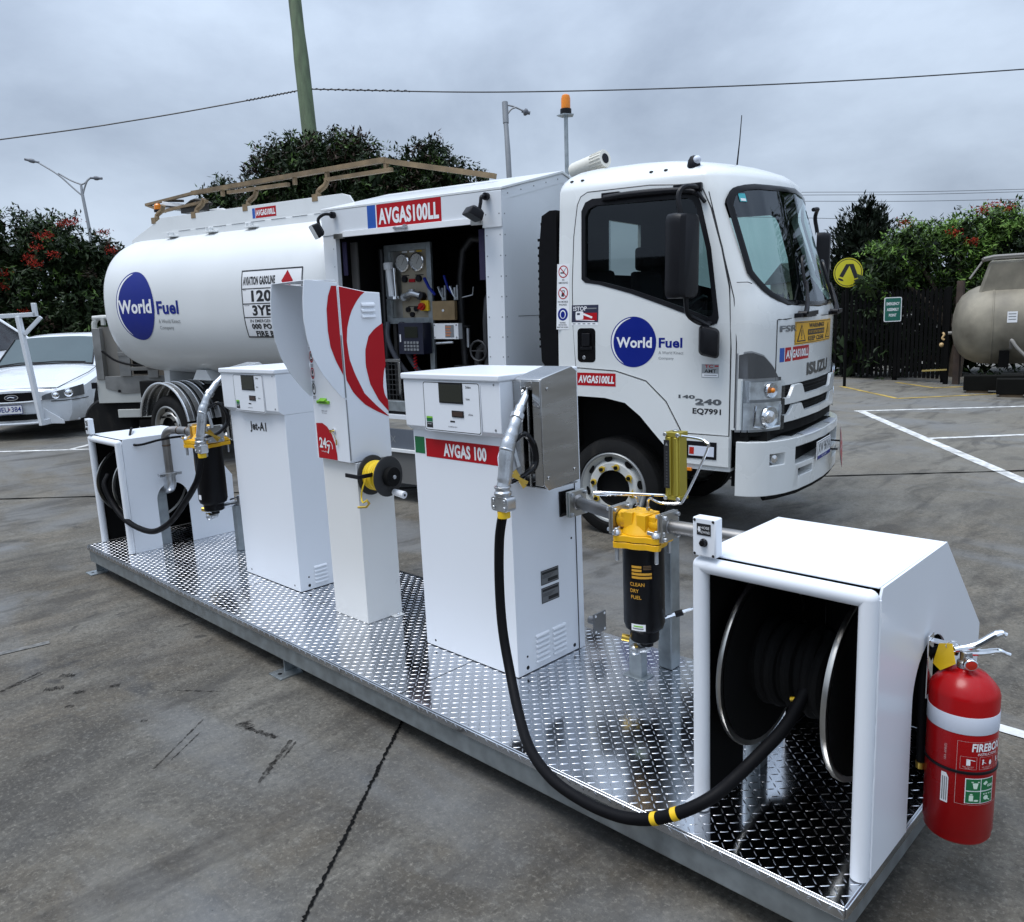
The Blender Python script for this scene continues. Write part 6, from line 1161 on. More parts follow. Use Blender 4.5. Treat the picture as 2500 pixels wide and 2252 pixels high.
tree('shrub', 'small green bush showing above the rear of the tank', 'shrub', gp(545, 900, 21), blobs([(545, 470, .38), (515, 490, .38), (580, 495, .45), (550, 540, .7), (610, 540, .6)], 21), ([LEAF, LEAFL, LEAFB], (.6, .35, .05)), (0, 1, 2), dens=130, ln=.14, wd=.045, seed=6)
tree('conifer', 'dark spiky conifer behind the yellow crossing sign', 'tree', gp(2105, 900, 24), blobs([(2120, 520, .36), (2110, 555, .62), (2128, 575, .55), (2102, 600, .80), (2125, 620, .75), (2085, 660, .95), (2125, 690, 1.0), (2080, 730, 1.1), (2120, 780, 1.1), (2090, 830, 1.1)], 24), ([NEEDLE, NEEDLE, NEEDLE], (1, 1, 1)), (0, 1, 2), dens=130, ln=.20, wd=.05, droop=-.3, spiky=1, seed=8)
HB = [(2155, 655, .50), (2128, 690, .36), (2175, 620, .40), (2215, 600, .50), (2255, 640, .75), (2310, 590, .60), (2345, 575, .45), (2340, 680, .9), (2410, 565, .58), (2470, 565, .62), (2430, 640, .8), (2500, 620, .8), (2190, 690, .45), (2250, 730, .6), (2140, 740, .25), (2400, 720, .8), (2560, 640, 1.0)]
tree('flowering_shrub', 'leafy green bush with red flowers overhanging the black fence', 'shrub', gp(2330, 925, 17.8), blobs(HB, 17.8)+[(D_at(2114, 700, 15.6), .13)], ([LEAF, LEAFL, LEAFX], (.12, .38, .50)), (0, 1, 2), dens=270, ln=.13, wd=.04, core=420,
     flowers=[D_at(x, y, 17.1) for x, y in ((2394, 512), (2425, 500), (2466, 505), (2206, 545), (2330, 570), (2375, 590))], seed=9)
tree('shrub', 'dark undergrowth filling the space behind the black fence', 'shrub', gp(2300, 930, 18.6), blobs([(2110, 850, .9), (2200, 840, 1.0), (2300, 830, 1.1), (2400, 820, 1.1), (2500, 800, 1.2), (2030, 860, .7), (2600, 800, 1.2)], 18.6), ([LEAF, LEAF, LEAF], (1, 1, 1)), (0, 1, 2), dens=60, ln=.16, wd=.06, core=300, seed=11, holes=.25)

# ---------------------------------------------------------------- fence and signs
fb = [(-8.6, 16.9), (-6.83, 16.57), (-5.67, 16.38), (-4.68, 16.30)]
BLKP = mat('black_fence_paint', (.004, .004, .004), .6, var=.3, spec=.08)
ft = thing('fence', 'black steel palisade fence under the overhanging green bush', 'fence', (fb[0][0], fb[0][1], gz(*fb[0]))); Of = ft.location
def fpt(t):
    k = min(2, int(t*3)); f = t*3-k; a, b = fb[k], fb[k+1]; x = a[0]+(b[0]-a[0])*f; y = a[1]+(b[1]-a[1])*f; return Vector((x, y, gz(x, y)))-Of
o = MB(); N_ = 34
for i in range(N_+1):
    p = fpt(i/N_); o.prism([(p.x-.032, .08+p.z), (p.x+.032, .08+p.z), (p.x+.032, 1.86+p.z), (p.x, 1.95+p.z), (p.x-.032, 1.86+p.z)], 'y', p.y-.004, p.y+.004)
o.build('pickets', BLKP, ft)
for z in (.35, 1.6):
    o = MB(); [o.bar(fpt(i/9)+Vector((0, .03, z)), fpt((i+1)/9)+Vector((0, .03, z)), .04, .05) for i in range(9)]; o.build('rail', BLKP, ft)
for i in range(4): o = MB(); p = fpt(i/3); o.box(p.x-.04, p.x+.04, p.y+.06, p.y+.14, p.z, p.z+1.9); o.build('post', BLKP, ft)
gtx = thing('gate_post', 'rusty dark steel gate post at the end of the black fence', 'post', (-4.36, 16.15, gz(-4.36, 16.15)))
o = MB(); o.box(-.06, .06, -.06, .06, 0, 2.05); o.build('column', mat('rusty_steel', (.055, .035, .026), .75, var=.5, scale=6, dirt=.3), gtx, bev=.006)
o = MB(); o.bar((-.06, -.02, 1.15), (-.30, -.04, 1.05), .03, .05, m=0); o.tube([(-.26, -.09, 1.04), (-.23, -.11, 1.0), (-.26, -.12, .93), (-.22, -.11, .90)], .02, 8, m=1, sub=4); o.ball((-.27, -.11, .80), .045, 8, m=1); o.build('latch_chain', [BLKP, mat('pale_chain', (.55, .38, .18), .5)], gtx)
o = MB(); o.box(-.22, -.14, -.10, -.02, 0, 1.95); o.build('gate_stile', BLKP, gtx, bev=.004)
o = MB(); o.bar((-.62, -.10, .27), (-.15, -.10, .30), .03, .03); o.build('drop_bolt', mat('dull_yellow', (.35, .27, .08), .6, dirt=.5), gtx)
c = D_at(2070.5, 666, 15.9); ys = thing('crossing_sign', 'round yellow pedestrian crossing sign with two black walking legs', 'sign', (c.x, c.y, gz(c.x, c.y)))
zc3 = c.z-ys.location.z; rg = Vector((math.cos(YAW+.05), -math.sin(YAW+.05), 0)); nr = Vector((rg.y, -rg.x, 0)); uz = Vector((0, 0, 1)); cl_ = Vector((0, 0, zc3)); YSG = mat('sign_yellow', (.62, .56, .02), .4, var=.05)
o = MB(); o.lathe([(.285, 0), (.285, .006)], cl_, nr, 48, m=0); o.map = plane(cl_+nr*.006, rg, uz, nr); o.disc(0, 0, .268, .001, 1, 48, 1, None, .945)
o.poly2([(-.045, .165), (.04, .165), (-.10, -.09), (-.175, -.065)], .0012, 1); o.poly2([(.01, .165), (.10, .165), (.205, -.10), (.125, -.125)], .0012, 1); o.poly2([(-.19, -.095), (-.15, -.105), (-.10, -.13), (-.085, -.165), (-.14, -.155), (-.195, -.125)], .0012, 1); o.poly2([(.12, -.15), (.20, -.125), (.225, -.15), (.16, -.19), (.115, -.175)], .0012, 1)
o.build('sign_face', [YSG, INK], ys)
o = MB(); o.cyl((-.03*nr.x, -.03*nr.y, 0), (-.03*nr.x, -.03*nr.y, zc3+.25), .03, n=14); o.build('sign_pole', BLKP, ys)
c = D_at(2179.5, 756, 16.35); gs = tag(MB().build('assembly_sign', GREEN), 'green emergency assembly point sign with white border fixed to the black fence', 'sign'); bpy.data.objects.remove(gs)
o = MB(); o.map = plane((0, 0, 0), rg, uz, nr); o.poly2(rounded(-.175, .175, -.245, .245, .03), .004, 1); o.poly2(list(reversed(rounded(-.175, .175, -.245, .245, .03))), 0, 1); o.poly2(rounded(-.158, .158, -.228, .228, .022), .0052, 0)
for s_, z, wd in (('EMERGENCY', .115, .26), ('ASSEMBLY', .0, .24), ('POINT', -.115, .15)): o.txt(s_, 0, z, wd, .06, .0064, 1, .03)
gs = o.build('assembly_sign', [mat('sign_green', (.005, .12, .085), .4), WINK]); gs.location = c; tag(gs, 'green emergency assembly point sign with white border fixed to the black fence', 'sign')

# ---------------------------------------------------------------- old tank on beams
c = D_at(2520, 800, 15.2); tk = thing('storage_tank', 'rusty grey steel storage tank lying at the right edge behind the parking bays', 'tank', (c.x, c.y, gz(c.x, c.y)))
OLD = mat('weathered_grey_steel', (.26, .235, .18), .6, metal=.15, var=.45, scale=2.2, dirt=.7)
ad = Vector((.965, .26, 0)).normalized(); zt_ = 1.08-tk.location.z; rT = .765
o = MB(); C_ = Vector((0, 0, zt_)); o.lathe([(0, -1.34), (.2, -1.33), (.40, -1.28), (.55, -1.20), (.66, -1.08), (.73, -.93), (.757, -.80), (rT, -.68), (rT, 2.6), (.7, 2.85), (.4, 3.05), (0, 3.1)], C_, ad, 56)
o.lathe([(rT+.001, -.68), (rT+.010, -.675), (rT+.010, -.655), (rT+.001, -.65)], C_, ad, 56, m=0, caps=False); o.build('shell', OLD, tk, smooth=50)
o = MB(); s2 = ad.cross(uz); o.add([C_+ad*a+s2*b+uz*z for z in (rT*.80, rT+.42) for a, b in ((-.92 if z < rT else -.76, -.42), (1.2, -.42), (1.2, .42), (-.92 if z < rT else -.76, .42))], [(0, 1, 5, 4), (1, 2, 6, 5), (2, 3, 7, 6), (3, 0, 4, 7), (4, 5, 6, 7)]); o.build('dome', OLD, tk, bev=.05)
o = MB(); 
for b in (-.45, .45): o.tube([C_+ad*-.86+s2*b+uz*(rT+.46), C_+ad*-.7+s2*b+uz*(rT+.49), C_+ad*1.5+s2*b+uz*(rT+.50)], .03, 8)
o.tube([C_+ad*-.86+s2*.45+uz*(rT+.46), C_+ad*-.87+s2*0+uz*(rT+.46), C_+ad*-.86+s2*-.45+uz*(rT+.46)], .03, 8); o.tube([C_+ad*-.85+s2*-.4+uz*(rT+.48), C_+ad*-1.08+s2*-.3+uz*(rT+.12)], .02, 6); o.tube([C_+ad*-.70+s2*-.45+uz*(rT+.54), C_+ad*-.70+s2*-.45+uz*(rT+.40)], .02, 6); o.build('walkway_rail', mat('pale_grey_steel', (.25, .24, .22), .5, dirt=.3), tk)
o = MB(); s3 = s2 if (s2.dot(Vector((CAM.x-c.x, CAM.y-c.y, 0))) > 0) else -s2; pp = C_+ad*-1.02+s3*(rT+.004)+uz*.1; o.map = plane(C_+ad*-.36+s3*(rT-.01)+uz*.14, ad, uz, s3); o.rect(-.08, .08, -.10, .10, .014, 0); [o.rect(-.06, .06, .05-q*.05, .065-q*.05, .016, 1) for q in range(3)]; o.build('notice', [WINK, GREY], tk)
o = MB(); q0 = C_+s3*(rT*.9)+ad*-.35+uz*-.33; o.tube([q0+uz*-.1, q0+s3*.12+uz*.05, q0+s3*.16+ad*.10+uz*-.10, q0+s3*.2+ad*.4+uz*-.42], .03, 8, sub=4); o.build('drain_pipe', mat('pale_grey_steel', (0, 0, 0)), tk); o = MB(); o.tube([C_+ad*-1.27+uz*-.15, C_+ad*-1.40+uz*-.15], .03, 8); o.build('end_spigot', mat('pale_grey_steel', (0, 0, 0)), tk)
for a in (-.45, 1.5): o = MB(); o.add([C_+ad*(a+x)+s2*b+uz*z for z in (-rT-.02, -rT*.62) for x in (-.08, .08) for b in (-.75, .75)], [(0, 2, 3, 1), (4, 5, 7, 6), (0, 1, 5, 4), (2, 6, 7, 3), (0, 4, 6, 2), (1, 3, 7, 5)]); o.build('saddle', BLKP, tk)
for px, py, dd_, nm in ((2500, 938, 14.4, 'black timber beam under the rusty grey tank, farther of the two'), (2590, 958, 13.7, 'black timber beam at the right edge in front of the rusty grey tank')):
    p = D_at(px, py, dd_); o = MB(); zz = gz(p.x, p.y); b = MB(); b.bar(ad*-.95+uz*.2, ad*1.6+uz*.2, .28, .27, m=0); b.bar(ad*-.90+uz*.035-uz*.0, ad*-.55+uz*.035, .24, .068, m=1); b.bar(ad*.9+uz*.035, ad*1.3+uz*.035, .24, .068, m=1)
    q = b.build('timber_beam', [mat('black_timber', (.007, .007, .006), .8, var=.4, spec=.1), mat('packing_wood', (.13, .09, .05), .8, var=.4)], bev=.01); q.location = (p.x, p.y, zz); tag(q, nm, 'beam', 'timber beams under the storage tank')

# ---------------------------------------------------------------- poles, street lamps, wires
P0 = Vector((-18.17, 10.23, 9.66)); P1 = Vector((-17.605, 9.97, 6.40)); dv = (P1-P0).normalized(); b_ = P1+dv*((P1.z-gz(P1.x, P1.y))/-dv.z)
pl = thing('utility_pole', 'leaning greenish timber power pole behind the round tree', 'pole', b_)
TIM = mat('green_treated_timber', (.11, .15, .085), .8, var=.5, scale=2.5, dirt=.4, stretch=(3, 3, .35)); o = MB(); tp = P0-dv*4-b_; o.tube([Vector((0, 0, 0)), (P1-b_), (P0-b_), tp], [.20, .185, .16, .145], 20, sub=4); o.build('shaft', TIM, pl)
o = MB(); q = Vector((-17.80, 10.05, 7.45))-b_; o.tube([q+Vector((-.12, -.12, .02)), q+Vector((.14, .16, .02))], .02, 8); o.build('cable_clamp', CASTAL, pl)
def wire(label, pts, r, group, wrap=None):
    o = MB(); P = catmull(pts, 10); o.tube([p-Vector(pts[0]) for p in P], r, 6)
    if wrap:
        a, b = Vector(wrap[0])-Vector(pts[0]), Vector(wrap[1])-Vector(pts[0]); d = (b-a); n = 90; e1 = d.normalized().cross(uz).normalized()
        o.tube([a+d*i/n+(e1*math.cos(i*.9)+uz*math.sin(i*.9))*.022 for i in range(n+1)], .009, 5)
    w_ = o.build('overhead_cable', mat('cable_black', (.03, .032, .036), .5)); w_.location = pts[0]; tag(w_, label, 'cable', group)
WG = 'overhead cables'
wire('overhead cable running left from the leaning timber pole', [(-32.0, -4.5, 5.55), (-23.094, 4.534, 6.553), (-20.685, 7.02, 6.886), (-18.795, 8.994, 7.236), (-17.83, 10.0, 7.44)], .016, WG, ((-18.795, 8.994, 7.236), (-17.95, 9.88, 7.41)))
wire('overhead cable running right from the timber pole over the truck', [(-17.72, 10.12, 7.45), (-14.182, 13.577, 7.16), (-9.687, 18.033, 7.053), (-5.032, 22.7, 7.147), (3, 30.7, 7.5)], .016, WG, ((-17.6, 10.24, 7.44), (-15.9, 11.9, 7.29)))
for (y0, y1, lb) in ((470, 462, 'uppermost of the four thin cables in the sky at right'), (477, 468, 'second highest of the four thin cables in the sky at right'), (492, 486, 'third highest of the four thin cables in the sky at right'), (532, 540, 'lowest of the four thin cables, passing behind the dark conifer')):
    a, b = D_at(1940, y0, 45), D_at(2520, y1, 45); d = b-a; wire(lb, [a-d*.6, a, (a+b)/2-Vector((0, 0, .06)), b, b+d*.2], .014, 'thin cables in the sky at right')
LAMP = mat('lamp_post_grey', (.26, .27, .28), .45, metal=.5)
bl = Vector((-41.068, 12.46, 6.665)); base = Vector((-40.75, 12.35, gz(-40.75, 12.35))); s1 = thing('street_lamp', 'twin armed street lamp above the red flowering tree at left', 'street lamp', base, group='street lamps')
o = MB(); J = Vector((-41.429, 12.485, 8.192)); o.tube([Vector((0, 0, 0)), (bl-base)*.5, bl-base, J-base, Vector((-41.53, 12.51, 8.75))-base], [.09, .085, .075, .07, .05], 12); o.build('column', LAMP, s1)
for P in ([J, (-41.75, 12.25, 8.55), (-42.35, 11.80, 9.25), (-43.114, 11.229, 9.876)], [(-41.53, 12.51, 8.74), (-41.9, 12.2, 8.95), (-42.35, 11.845, 9.302)], [(-41.53, 12.51, 8.72), (-41.40, 12.66, 8.80), (-41.32, 12.78, 8.95), (-41.234, 12.888, 9.022)], [J, (-41.40, 12.58, 8.5), (-41.32, 12.72, 8.85), (-41.234, 12.86, 9.01)]):
    o = MB(); o.tube([Vector(p)-base for p in P], .038, 8, sub=5); o.build('arm', LAMP, s1)
for a, b in (((-43.05, 11.28, 9.85), (-43.55, 10.84, 10.03)), ((-41.25, 12.87, 9.02), (-40.85, 13.26, 8.97))): o = MB(); o.tube([Vector(a)-base, (Vector(a)*.6+Vector(b)*.4)-base, Vector(b)-base], [.05, .10, .06], 10, sub=3); o.build('lamp_head', mat('lamp_head_grey', (.12, .13, .15), .5), s1)
base = Vector((-22.45, 22.03, gz(-22.45, 22.03))); s2_ = thing('street_lamp', 'single armed street lamp in the sky left of the amber beacon', 'street lamp', base, group='street lamps')
o = MB(); o.tube([Vector((0, 0, 0)), Vector((-22.711, 22.285, 7.154))-base, Vector((-23.001, 22.527, 9.263))-base], [.11, .11, .10], 12, sub=3); o.tube([Vector((-23.001, 22.527, 9.263))-base, Vector((-23.105, 22.63, 10.09))-base], .12, 12); o.build('column', LAMP, s2_)
for P in ([(-23.09, 22.63, 9.98), (-22.95, 22.74, 9.95), (-22.78, 22.90, 9.87), (-22.56, 23.10, 9.72)], [(-23.02, 22.56, 9.45), (-22.97, 22.62, 9.62), (-22.88, 22.75, 9.80), (-22.76, 22.90, 9.87)]): o = MB(); o.tube([Vector(p)-base for p in P], .035, 8, sub=5); o.build('arm', LAMP, s2_)
o = MB(); o.tube([Vector((-22.60, 23.06, 9.72))-base, Vector((-22.52, 23.13, 9.68))-base, Vector((-22.36, 23.28, 9.62))-base], [.06, .14, .07], 12, sub=3); o.build('lamp_head', mat('lamp_head_grey', (0, 0, 0)), s2_)

# ---------------------------------------------------------------- cars
def carloft(o, secs, m=0, caps=True):
    n = len(secs[0][1]); 
    for x, half in secs: o.v += [(x, y, z) for y, z in half]+[(x, -y, z) for y, z in reversed(half)]
    k = 2*n; b = len(o.v)-k*len(secs)
    for i in range(len(secs)-1):
        for j in range(k-1): o.f.append((b+i*k+j, b+(i+1)*k+j, b+(i+1)*k+j+1, b+i*k+j+1)); o.m.append(m)
        o.f.append((b+i*k+k-1, b+(i+1)*k+k-1, b+(i+1)*k, b+i*k)); o.m.append(m)
    if caps: o.f += [tuple(b+j for j in range(k)), tuple(b+(len(secs)-1)*k+j for j in reversed(range(k)))]; o.m += [m, m]
# sedan: local x forward, y left, origin on the ground under the nose
CF = Vector((-12.85, 1.50, 0)); CF.z = gz(CF.x, CF.y)+.02
sd_ = thing('white_sedan', 'white sedan with dark honeycomb grille facing us at the left edge', 'car', CF, (0, .024, R(-36)))
def sec(x, w_, zs, wt_, zt, zh): return (x, [(w_*.90, .22), (w_*.98, .34), (w_, zs), (w_*.985, zh-.045), (wt_*1.0, zh), (wt_*.55, zt), (0.001, zt+.012)])
o = MB(); carloft(o, [sec(-.02, .62, .45, .50, .70, .66), sec(-.08, .78, .48, .66, .735, .70), sec(-.22, .87, .50, .76, .77, .735), sec(-.45, .91, .52, .82, .81, .775), sec(-.9, .925, .54, .84, .90, .85), sec(-1.35, .93, .55, .84, .985, .93), sec(-1.5, .93, .55, .85, 1.0, .96), sec(-3.6, .93, .55, .85, 1.02, .98), sec(-4.3, .92, .55, .84, 1.03, .99), sec(-4.75, .88, .52, .78, 1.0, .96), sec(-4.85, .80, .48, .70, .92, .86)])
wc = []
for x in (-.95, -3.75):
    c_ = MB(); c_.lathe([(.345, -1.2), (.345, 1.2)], (x, 0, .33), (0, 1, 0), 28); wc.append(c_)
o.build('body', CARW, sd_, cut=wc, smooth=35)
o = MB(); carloft(o, [(-1.32, [(.80, .93), (.78, .955), (.60, .985), (.3, 1.0), (.001, 1.0)]), (-2.05, [(.72, .96), (.66, 1.35), (.52, 1.415), (.3, 1.43), (.001, 1.435)]), (-2.6, [(.74, .96), (.67, 1.38), (.53, 1.45), (.3, 1.465), (.001, 1.47)]), (-3.4, [(.74, .96), (.66, 1.36), (.52, 1.43), (.3, 1.445), (.001, 1.45)]), (-4.25, [(.74, .99), (.72, 1.02), (.6, 1.03), (.3, 1.035), (.001, 1.035)])])
o.build('roof', CARW, sd_, smooth=35)
HB_ = [(0, .40, -.005), (0, .62, -.02), (0, .78, -.08), (0, .87, -.22), (0, .91, -.45)]
o = MB()
for sg in (1, -1): o.tube([(-.10, sg*.60, .722), (-.45, sg*.74, .815), (-.9, sg*.80, .878), (-1.35, sg*.82, .962), (-1.55, sg*.83, .995)], .006, 5); o.tube([(-1.52, sg*.925, .45), (-1.50, sg*.925, .85), (-1.56, sg*.86, .97)], .006, 5)
o.tube([(-.075, (u-10)*.06, .725+.004*(10-abs(u-10))*.3) for u in range(21)], .007, 5); [o.tube([(interp([(q[1], q[2]) for q in HB_], y_)+.006, s_*(y_+.004), .535) for y_ in (.52, .62, .72, .80, .85, .885, .905)], .007, 5) for s_ in (1, -1)]; o.build('panel_gaps', INK, sd_)
def wsc(u, v, h): 
    y = (u-.5)*2; x = -1.36-.64*v; wd = .735-.10*v; z = .985+.415*v; return (x+h-.10*y*y*0, y*wd, z+h*1.2-.03*abs(y)**3)
o = MB(); o.grid(lambda u, v: wsc(u, v, .022), 16, 6, 0, True); o.build('windscreen', mat('car_glass', (.06, .085, .09), .08, metal=.35), sd_)
o = MB(); [o.tube([wsc(u, v, .026) for v in (0, .33, .66, 1)], .012, 6) for u in (0, 1)]; o.tube([wsc(u/10, 0, .026) for u in range(11)], .016, 6); o.tube([wsc(.40, .02, .035), wsc(.62, .05, .035), wsc(.93, .03, .035)], .010, 6); o.tube([wsc(.05, .02, .035), wsc(.25, .05, .035), wsc(.5, .03, .035)], .010, 6); o.build('windscreen_trim', BLK, sd_)
for sg in (1, -1):
    o = MB(); y0 = sg*.728; o.add([(-1.55, sg*.745, .99), (-2.1, sg*.690, 1.33), (-2.65, sg*.695, 1.37), (-2.66, sg*.76, .98)], [(0, 1, 2, 3)]); o.add([(-2.72, sg*.76, .98), (-2.71, sg*.695, 1.37), (-3.35, sg*.69, 1.35), (-3.75, sg*.75, 1.02)], [(0, 1, 2, 3)]); o.build('side_window', mat('car_glass', (0, 0, 0)), sd_)
    o = MB(); o.tube([(-1.62, sg*.80, 1.0), (-1.60, sg*.92, 1.03)], [.03, .04], 10); o.ball((-1.60, sg*.98, 1.05), .075, 8, sq=.7); o.build('mirror', BLK, sd_)
    # headlamp
    o = MB(); HA = [(0, .40, -.0), (.3, .60, -.018), (.5, .70, -.045), (.65, .775, -.08), (.78, .825, -.14), (.9, .868, -.22), (1, .89, -.32)]; hp_ = lambda u, v, h: Vector((interp([(q[0], q[2]) for q in HA], u)+h*.5-.015*v, sg*(interp([(q[0], q[1]) for q in HA], u)+h*.25), .560+.025*u+(.055+.105*u**.6)*v))
    o.grid(lambda u, v: hp_(u, v, .030), 12, 4, 0, sg > 0)
    for u, r_ in ((.28, .055), (.60, .065)): c_ = hp_(u, .5, .033); nn = Vector((1, sg*.45, .1)).normalized(); o.lathe([(r_, 0), (r_*.9, .012), (r_*.7, .004), (r_*.5, .012), (0, .018)], c_, nn, 20, m=1)
    o.build('headlamp', [mat('headlamp_smoke', (.09, .095, .10), .15, metal=.3), CHROME], sd_)
    for x in (-.95, -3.75):
        wt = bpy.data.objects.new('wheel', None); COL.objects.link(wt); wt.parent = sd_; o = MB(); o.lathe([(.20, .0), (.29, -.01), (.315, .02), (.315, .18), (.20, .20)], (x, sg*.72, .315), (0, sg, 0), 40); o.lathe([(.20, .01), (.19, .19), (.05, .17), (0, .17)], (x, sg*.72, .315), (0, sg, 0), 30, m=1); o.build('tyre', [TYRE, CASTAL], wt)
cfx = lambda y: -.02-.32*abs(y/.85)**2.6
nosem = lambda y, z, h=0: (cfx(y)+.02+h, y, z)
o = MB(); o.grid(lambda u, v: nosem((u-.5)*.98, .545+.135*v*(1-.25*abs(2*u-1)**3)+.05*abs(2*u-1)**4, .012), 24, 3, 0, True)
o.tube([nosem((u/20-.5)*1.0, .540+.055*abs(2*u/20-1)**4, .02) for u in range(21)], .014, 6, m=1); o.build('grille', [DARK, CARW], sd_)
o = MB(); o.map = lambda y, z, h=0: nosem(y, z, h+.02); o.disc(0, .615, .095, .004, 0, 32, 1, .042); o.disc(0, .615, .083, .008, 1, 32, 1, .033); o.tube([nosem(-.05, .61, .032), nosem(-.01, .625, .032), nosem(.045, .612, .032)], .006, 6); o.build('badge', [CHROME, mat('badge_blue', (.05, .06, .09), .2, metal=.5)], sd_)
o = MB(); o.map = lambda y, z, h=0: (.05+h, y, z); py_ = -.045; o.rect(py_-.186, py_+.186, .375, .51, 0, 2); o.rect(py_-.182, py_+.182, .379, .506, .002, 0); o.txt('UEU 384', py_, .447, .33, .075, .004, 1, .01); o.disc(py_+.005, .447, .016, .004, 3, 12); o.frame2(py_-.184, py_+.184, .377, .508, .006, .003, 1); o.box(.02, .049, py_-.15, py_+.15, .40, .49, m=2); o.build('number_plate', [WINK, BLUE, BLK, mat('plate_crest', (.35, .15, .2), .5)], sd_)
o = MB(); o.grid(lambda u, v: nosem((u-.5)*1.0, .275+.085*v, .014), 20, 2, 0, True)
for sg in (1, -1): o.grid(lambda u, v: (lambda y: nosem(sg*y, .285+.085*v, .016))(.58+.22*u), 6, 2, 0, sg > 0)
o.build('lower_grille', DARK, sd_)
o = MB(); o.tube([nosem((u/20-.5)*1.6, .225, .02) for u in range(21)], .02, 6); o.build('front_lip', CARW, sd_)
fr = MB()
for q in ((.42, ), (-1.0, )):
    y = q[0]; lean = Vector((-.02, -.02, 0)); fr.bar((.16, y, .20), (.10, y-.12, 1.78), .065, .065); fr.bar((.11, y-.07, 1.52), (.09, y+.18, 1.76), .05, .05); fr.bar((.16, y, .24), (-.05, y+.18, .26), .05, .08); fr.prism([(y-.02, .22), (y+.02, .45), (y+.28, .25), (y+.28, .20)], 'x', .08, .09)
fr.bar((.09, -1.5, 1.76), (.09, .54, 1.80), .06, .06); fr.bar((.09, .53, 1.77), (.09, .53, 1.96), .06, .06); fr.build('ladder_rack', CARW, sd_, bev=.006)
# dark windowed 4WD behind
sv = thing('white_wagon', 'tall white wagon with dark windows behind the sedan at the left edge', 'car', (-16.3, 3.35, gz(-16.3, 3.35)), (0, .0, R(36)))
o = MB(); carloft(o, [(0, [(.70, .35), (.82, .5), (.80, .85), (.70, .98), (.001, 1.02)]), (-.35, [(.88, .30), (.93, .5), (.92, .95), (.84, 1.10), (.001, 1.14)]), (-1.2, [(.9, .30), (.95, .5), (.94, 1.02), (.88, 1.18), (.001, 1.22)]), (-4.4, [(.9, .30), (.95, .5), (.94, 1.05), (.88, 1.20), (.001, 1.24)]), (-4.6, [(.85, .35), (.88, .5), (.87, 1.0), (.82, 1.15), (.001, 1.2)])]); o.build('body', CARW, sv)
o = MB(); carloft(o, [(-1.15, [(.86, 1.18), (.84, 1.2), (.5, 1.22), (.001, 1.22)]), (-1.95, [(.82, 1.19), (.70, 1.80), (.5, 1.86), (.001, 1.88)]), (-4.2, [(.82, 1.19), (.70, 1.82), (.5, 1.88), (.001, 1.90)]), (-4.5, [(.8, 1.19), (.74, 1.25), (.5, 1.26), (.001, 1.27)])]); o.build('roof', BLKG, sv)
o = MB(); [o.tube([(-1.17, s_*.85, 1.20), (-1.95, s_*.71, 1.81), (-4.2, s_*.71, 1.83)], .035, 8) for s_ in (1, -1)]; o.build('pillar', CARW, sv)
o = MB(); [o.ball((-1.5, s_*1.02, 1.28), .10, 8, sq=.8) for s_ in (1, -1)]; o.build('mirror', CARW, sv)
for x in (-.85, -3.6):
    for sg in (1, -1): o = MB(); o.lathe([(.22, 0), (.34, 0), (.37, .03), (.37, .2), (.22, .22)], (x, sg*.74, .37), (0, sg, 0), 32); o.build('wheel', TYRE, sv)
# flatbed utility seen past the tank's tail
CRM = mat('tray_cream', (.52, .53, .50), .5, var=.08, dirt=.2); ALT = mat('dull_aluminium', (.30, .30, .29), .45, metal=.6, var=.2, scale=6, dirt=.2)
ub = Vector((-10.95, 2.05, 0)); ub.z = gz(ub.x, ub.y); ut = thing('flatbed_utility', 'flatbed utility with aluminium tray and headboard parked under the tail of the tank', 'utility truck', ub, (0, .02, R(45)))
o = MB(); o.box(0, 2.4, 0, 1.8, .62, .95); o.box(.02, 2.38, .02, 1.78, .955, .965, m=1); o.build('tray', [CRM, ALT], ut, bev=.01)
o = MB(); o.tube([(.0, .10, .95), (.0, .10, 1.60), (.03, .10, 1.72), (.12, .10, 1.76), (1.4, .10, 1.76), (1.5, .1, 1.70), (1.52, .10, .95)], .035, 10, sub=3); o.box(.12, .16, .05, .10, 1.66, 1.76); o.build('hoop', CRM, ut)
o = MB(); o.box(.05, 1.5, .11, .13, .96, 1.64); o.build('headboard', mat('beige_board', (.27, .25, .22), .6), ut)
o = MB(); o.box(.02, .12, -.02, .08, .94, 1.62, m=0); o.prism([(.12, .82), (.35, .74), (1.5, .80), (1.5, .98), (.12, .98)], 'y', -.012, -.006, m=1); o.box(.35, .50, -.05, -.02, .98, 1.42, m=0); o.box(.72, .86, -.05, -.02, .95, 1.28, m=0); o.box(.35, 1.5, -.06, -.03, 1.25, 1.30, m=0); o.box(.5, 1.4, -.05, -.02, 1.05, 1.10, m=0); o.box(1.2, 1.32, -.05, -.02, .96, 1.25, m=0); o.box(1.45, 1.53, -.05, -.02, .96, 1.25, m=0); o.box(.5, .72, .02, .03, 1.0, 1.25, m=2); o.build('tray_gate', [ALT, ALT, DARK], ut, bev=.004)
o = MB(); o.tube([(.15, -.07, 1.32), (.35, -.08, 1.18), (.65, -.09, 1.12), (1.0, -.09, 1.16), (1.3, -.08, 1.26)], .014, 6, sub=5); o.build('strap', RUB, ut)
o = MB(); o.box(-.06, .0, -.03, .04, .82, .90, m=1); o.cyl((.3, -.001, .78), (.3, -.02, .78), .02, n=10, m=1); o.tube([(.85, -.01, .86), (.85, -.03, .72), (.80, -.03, .70)], .015, 6, m=1); o.box(1.05, 1.12, -.02, .0, .64, .72, m=2); o.build('side_lamp', [CRM, BLK, AMBER], ut)
o = MB(); o.box(.25, 1.5, -.02, .05, .42, .53); o.build('bumper_bar', CRM, ut, bev=.006)
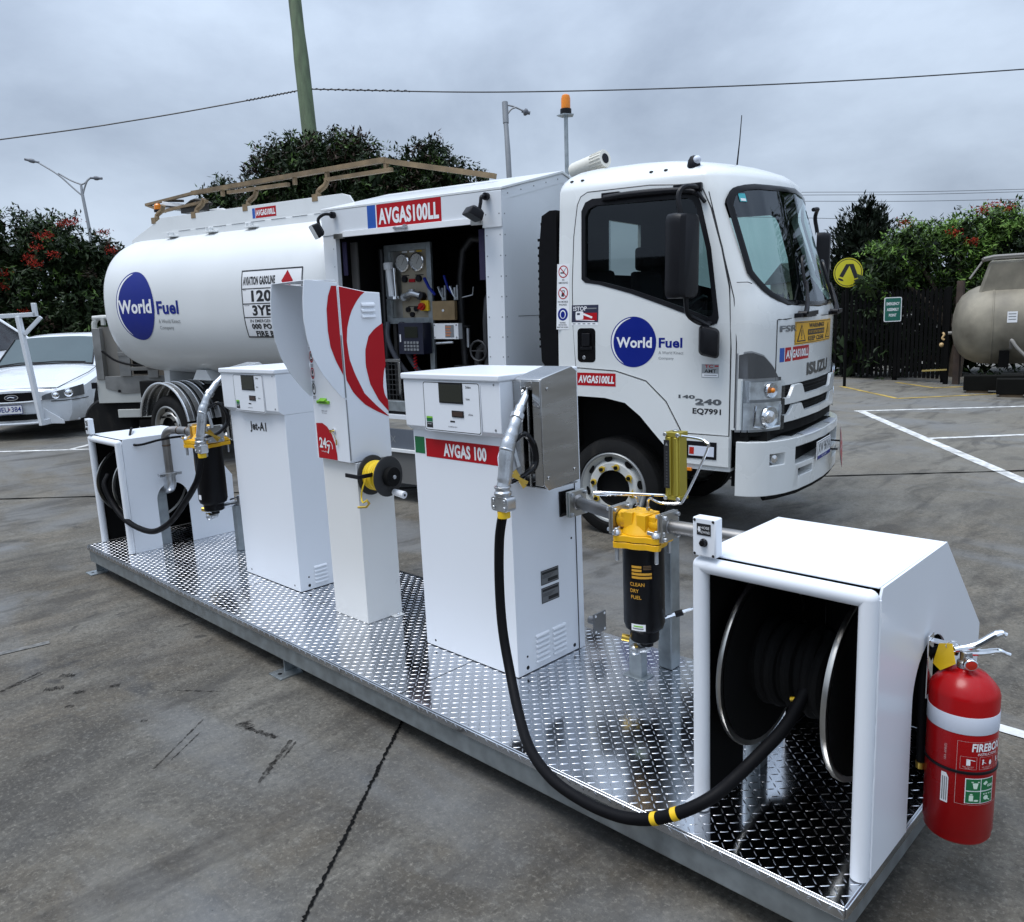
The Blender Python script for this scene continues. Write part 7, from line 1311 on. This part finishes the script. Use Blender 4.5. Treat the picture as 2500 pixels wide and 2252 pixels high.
o = MB(); o.box(.22, .70, .02, .3, .40, .62, m=0); o.box(.0, 2.3, .3, 1.5, .35, .62, m=0); o.build('tail_lamp_box', [DARK, SILV], ut)
for x, y in ((.05, .1), (.05, 1.5), (2.0, .1), (2.0, 1.5)): o = MB(); o.lathe([(.18, 0), (.31, 0), (.34, .03), (.34, .18), (.18, .2)], (x, y, .34), (0, 1, 0), 32); o.build('wheel', TYRE, ut)
# small house far behind
hp0 = D_at(2030, 860, 34); hs_ = thing('house', 'small tan brick house far behind the truck cab', 'house', (hp0.x, hp0.y, gz(hp0.x, hp0.y)), (0, 0, R(44)))
o = MB(); o.box(-2.0, 1.2, -2, 2, 0, 2.5); o.build('wall', mat('tan_brick', (.26, .20, .14), .8, var=.3, scale=14), hs_)
o = MB(); o.prism([(-2.4, 2.5), (2.4, 2.5), (0, 3.3)], 'x', -2.2, 1.4); o.build('roof', mat('dark_roof', (.05, .045, .042), .8), hs_)

# ---------------------------------------------------------------- things standing outside the frame, seen only in reflections
tree('gum_tree', 'tall dark gum tree beyond the right edge, mirrored in the truck windscreen', 'tree', (1.0, 15.2, gz(1.0, 15.2)), [(Vector((1.0+x, 15.2+y, z)), r) for x, y, z, r in ((0, 0, 3.2, 1.5), (.7, .3, 4.6, 1.5), (-.5, -.2, 4.4, 1.3), (.3, .2, 6.0, 1.3), (1.2, .6, 3.0, 1.3))], M1, (0, 1, 2), dens=30, ln=.22, wd=.08, core=60, seed=21)
wh = thing('warehouse', 'long low warehouse behind the camera, mirrored in the cab door glass', 'building', (-9, -19, 0))
o = MB(); o.box(-26, 24, -8, 0, -.3, 5.2); o.build('wall', mat('dark_cladding', (.08, .085, .09), .6, var=.15), wh)
o = MB(); o.box(-26.3, 24.3, -8.3, .4, 5.2, 5.5); o.build('roof', mat('dark_roof', (0, 0, 0)), wh)
for x in (-20, -10, 0, 10): o = MB(); o.box(x-2, x+2, .002, .03, 0, 4); o.build('roller_door', mat('grey_door', (.14, .145, .15), .5), wh)
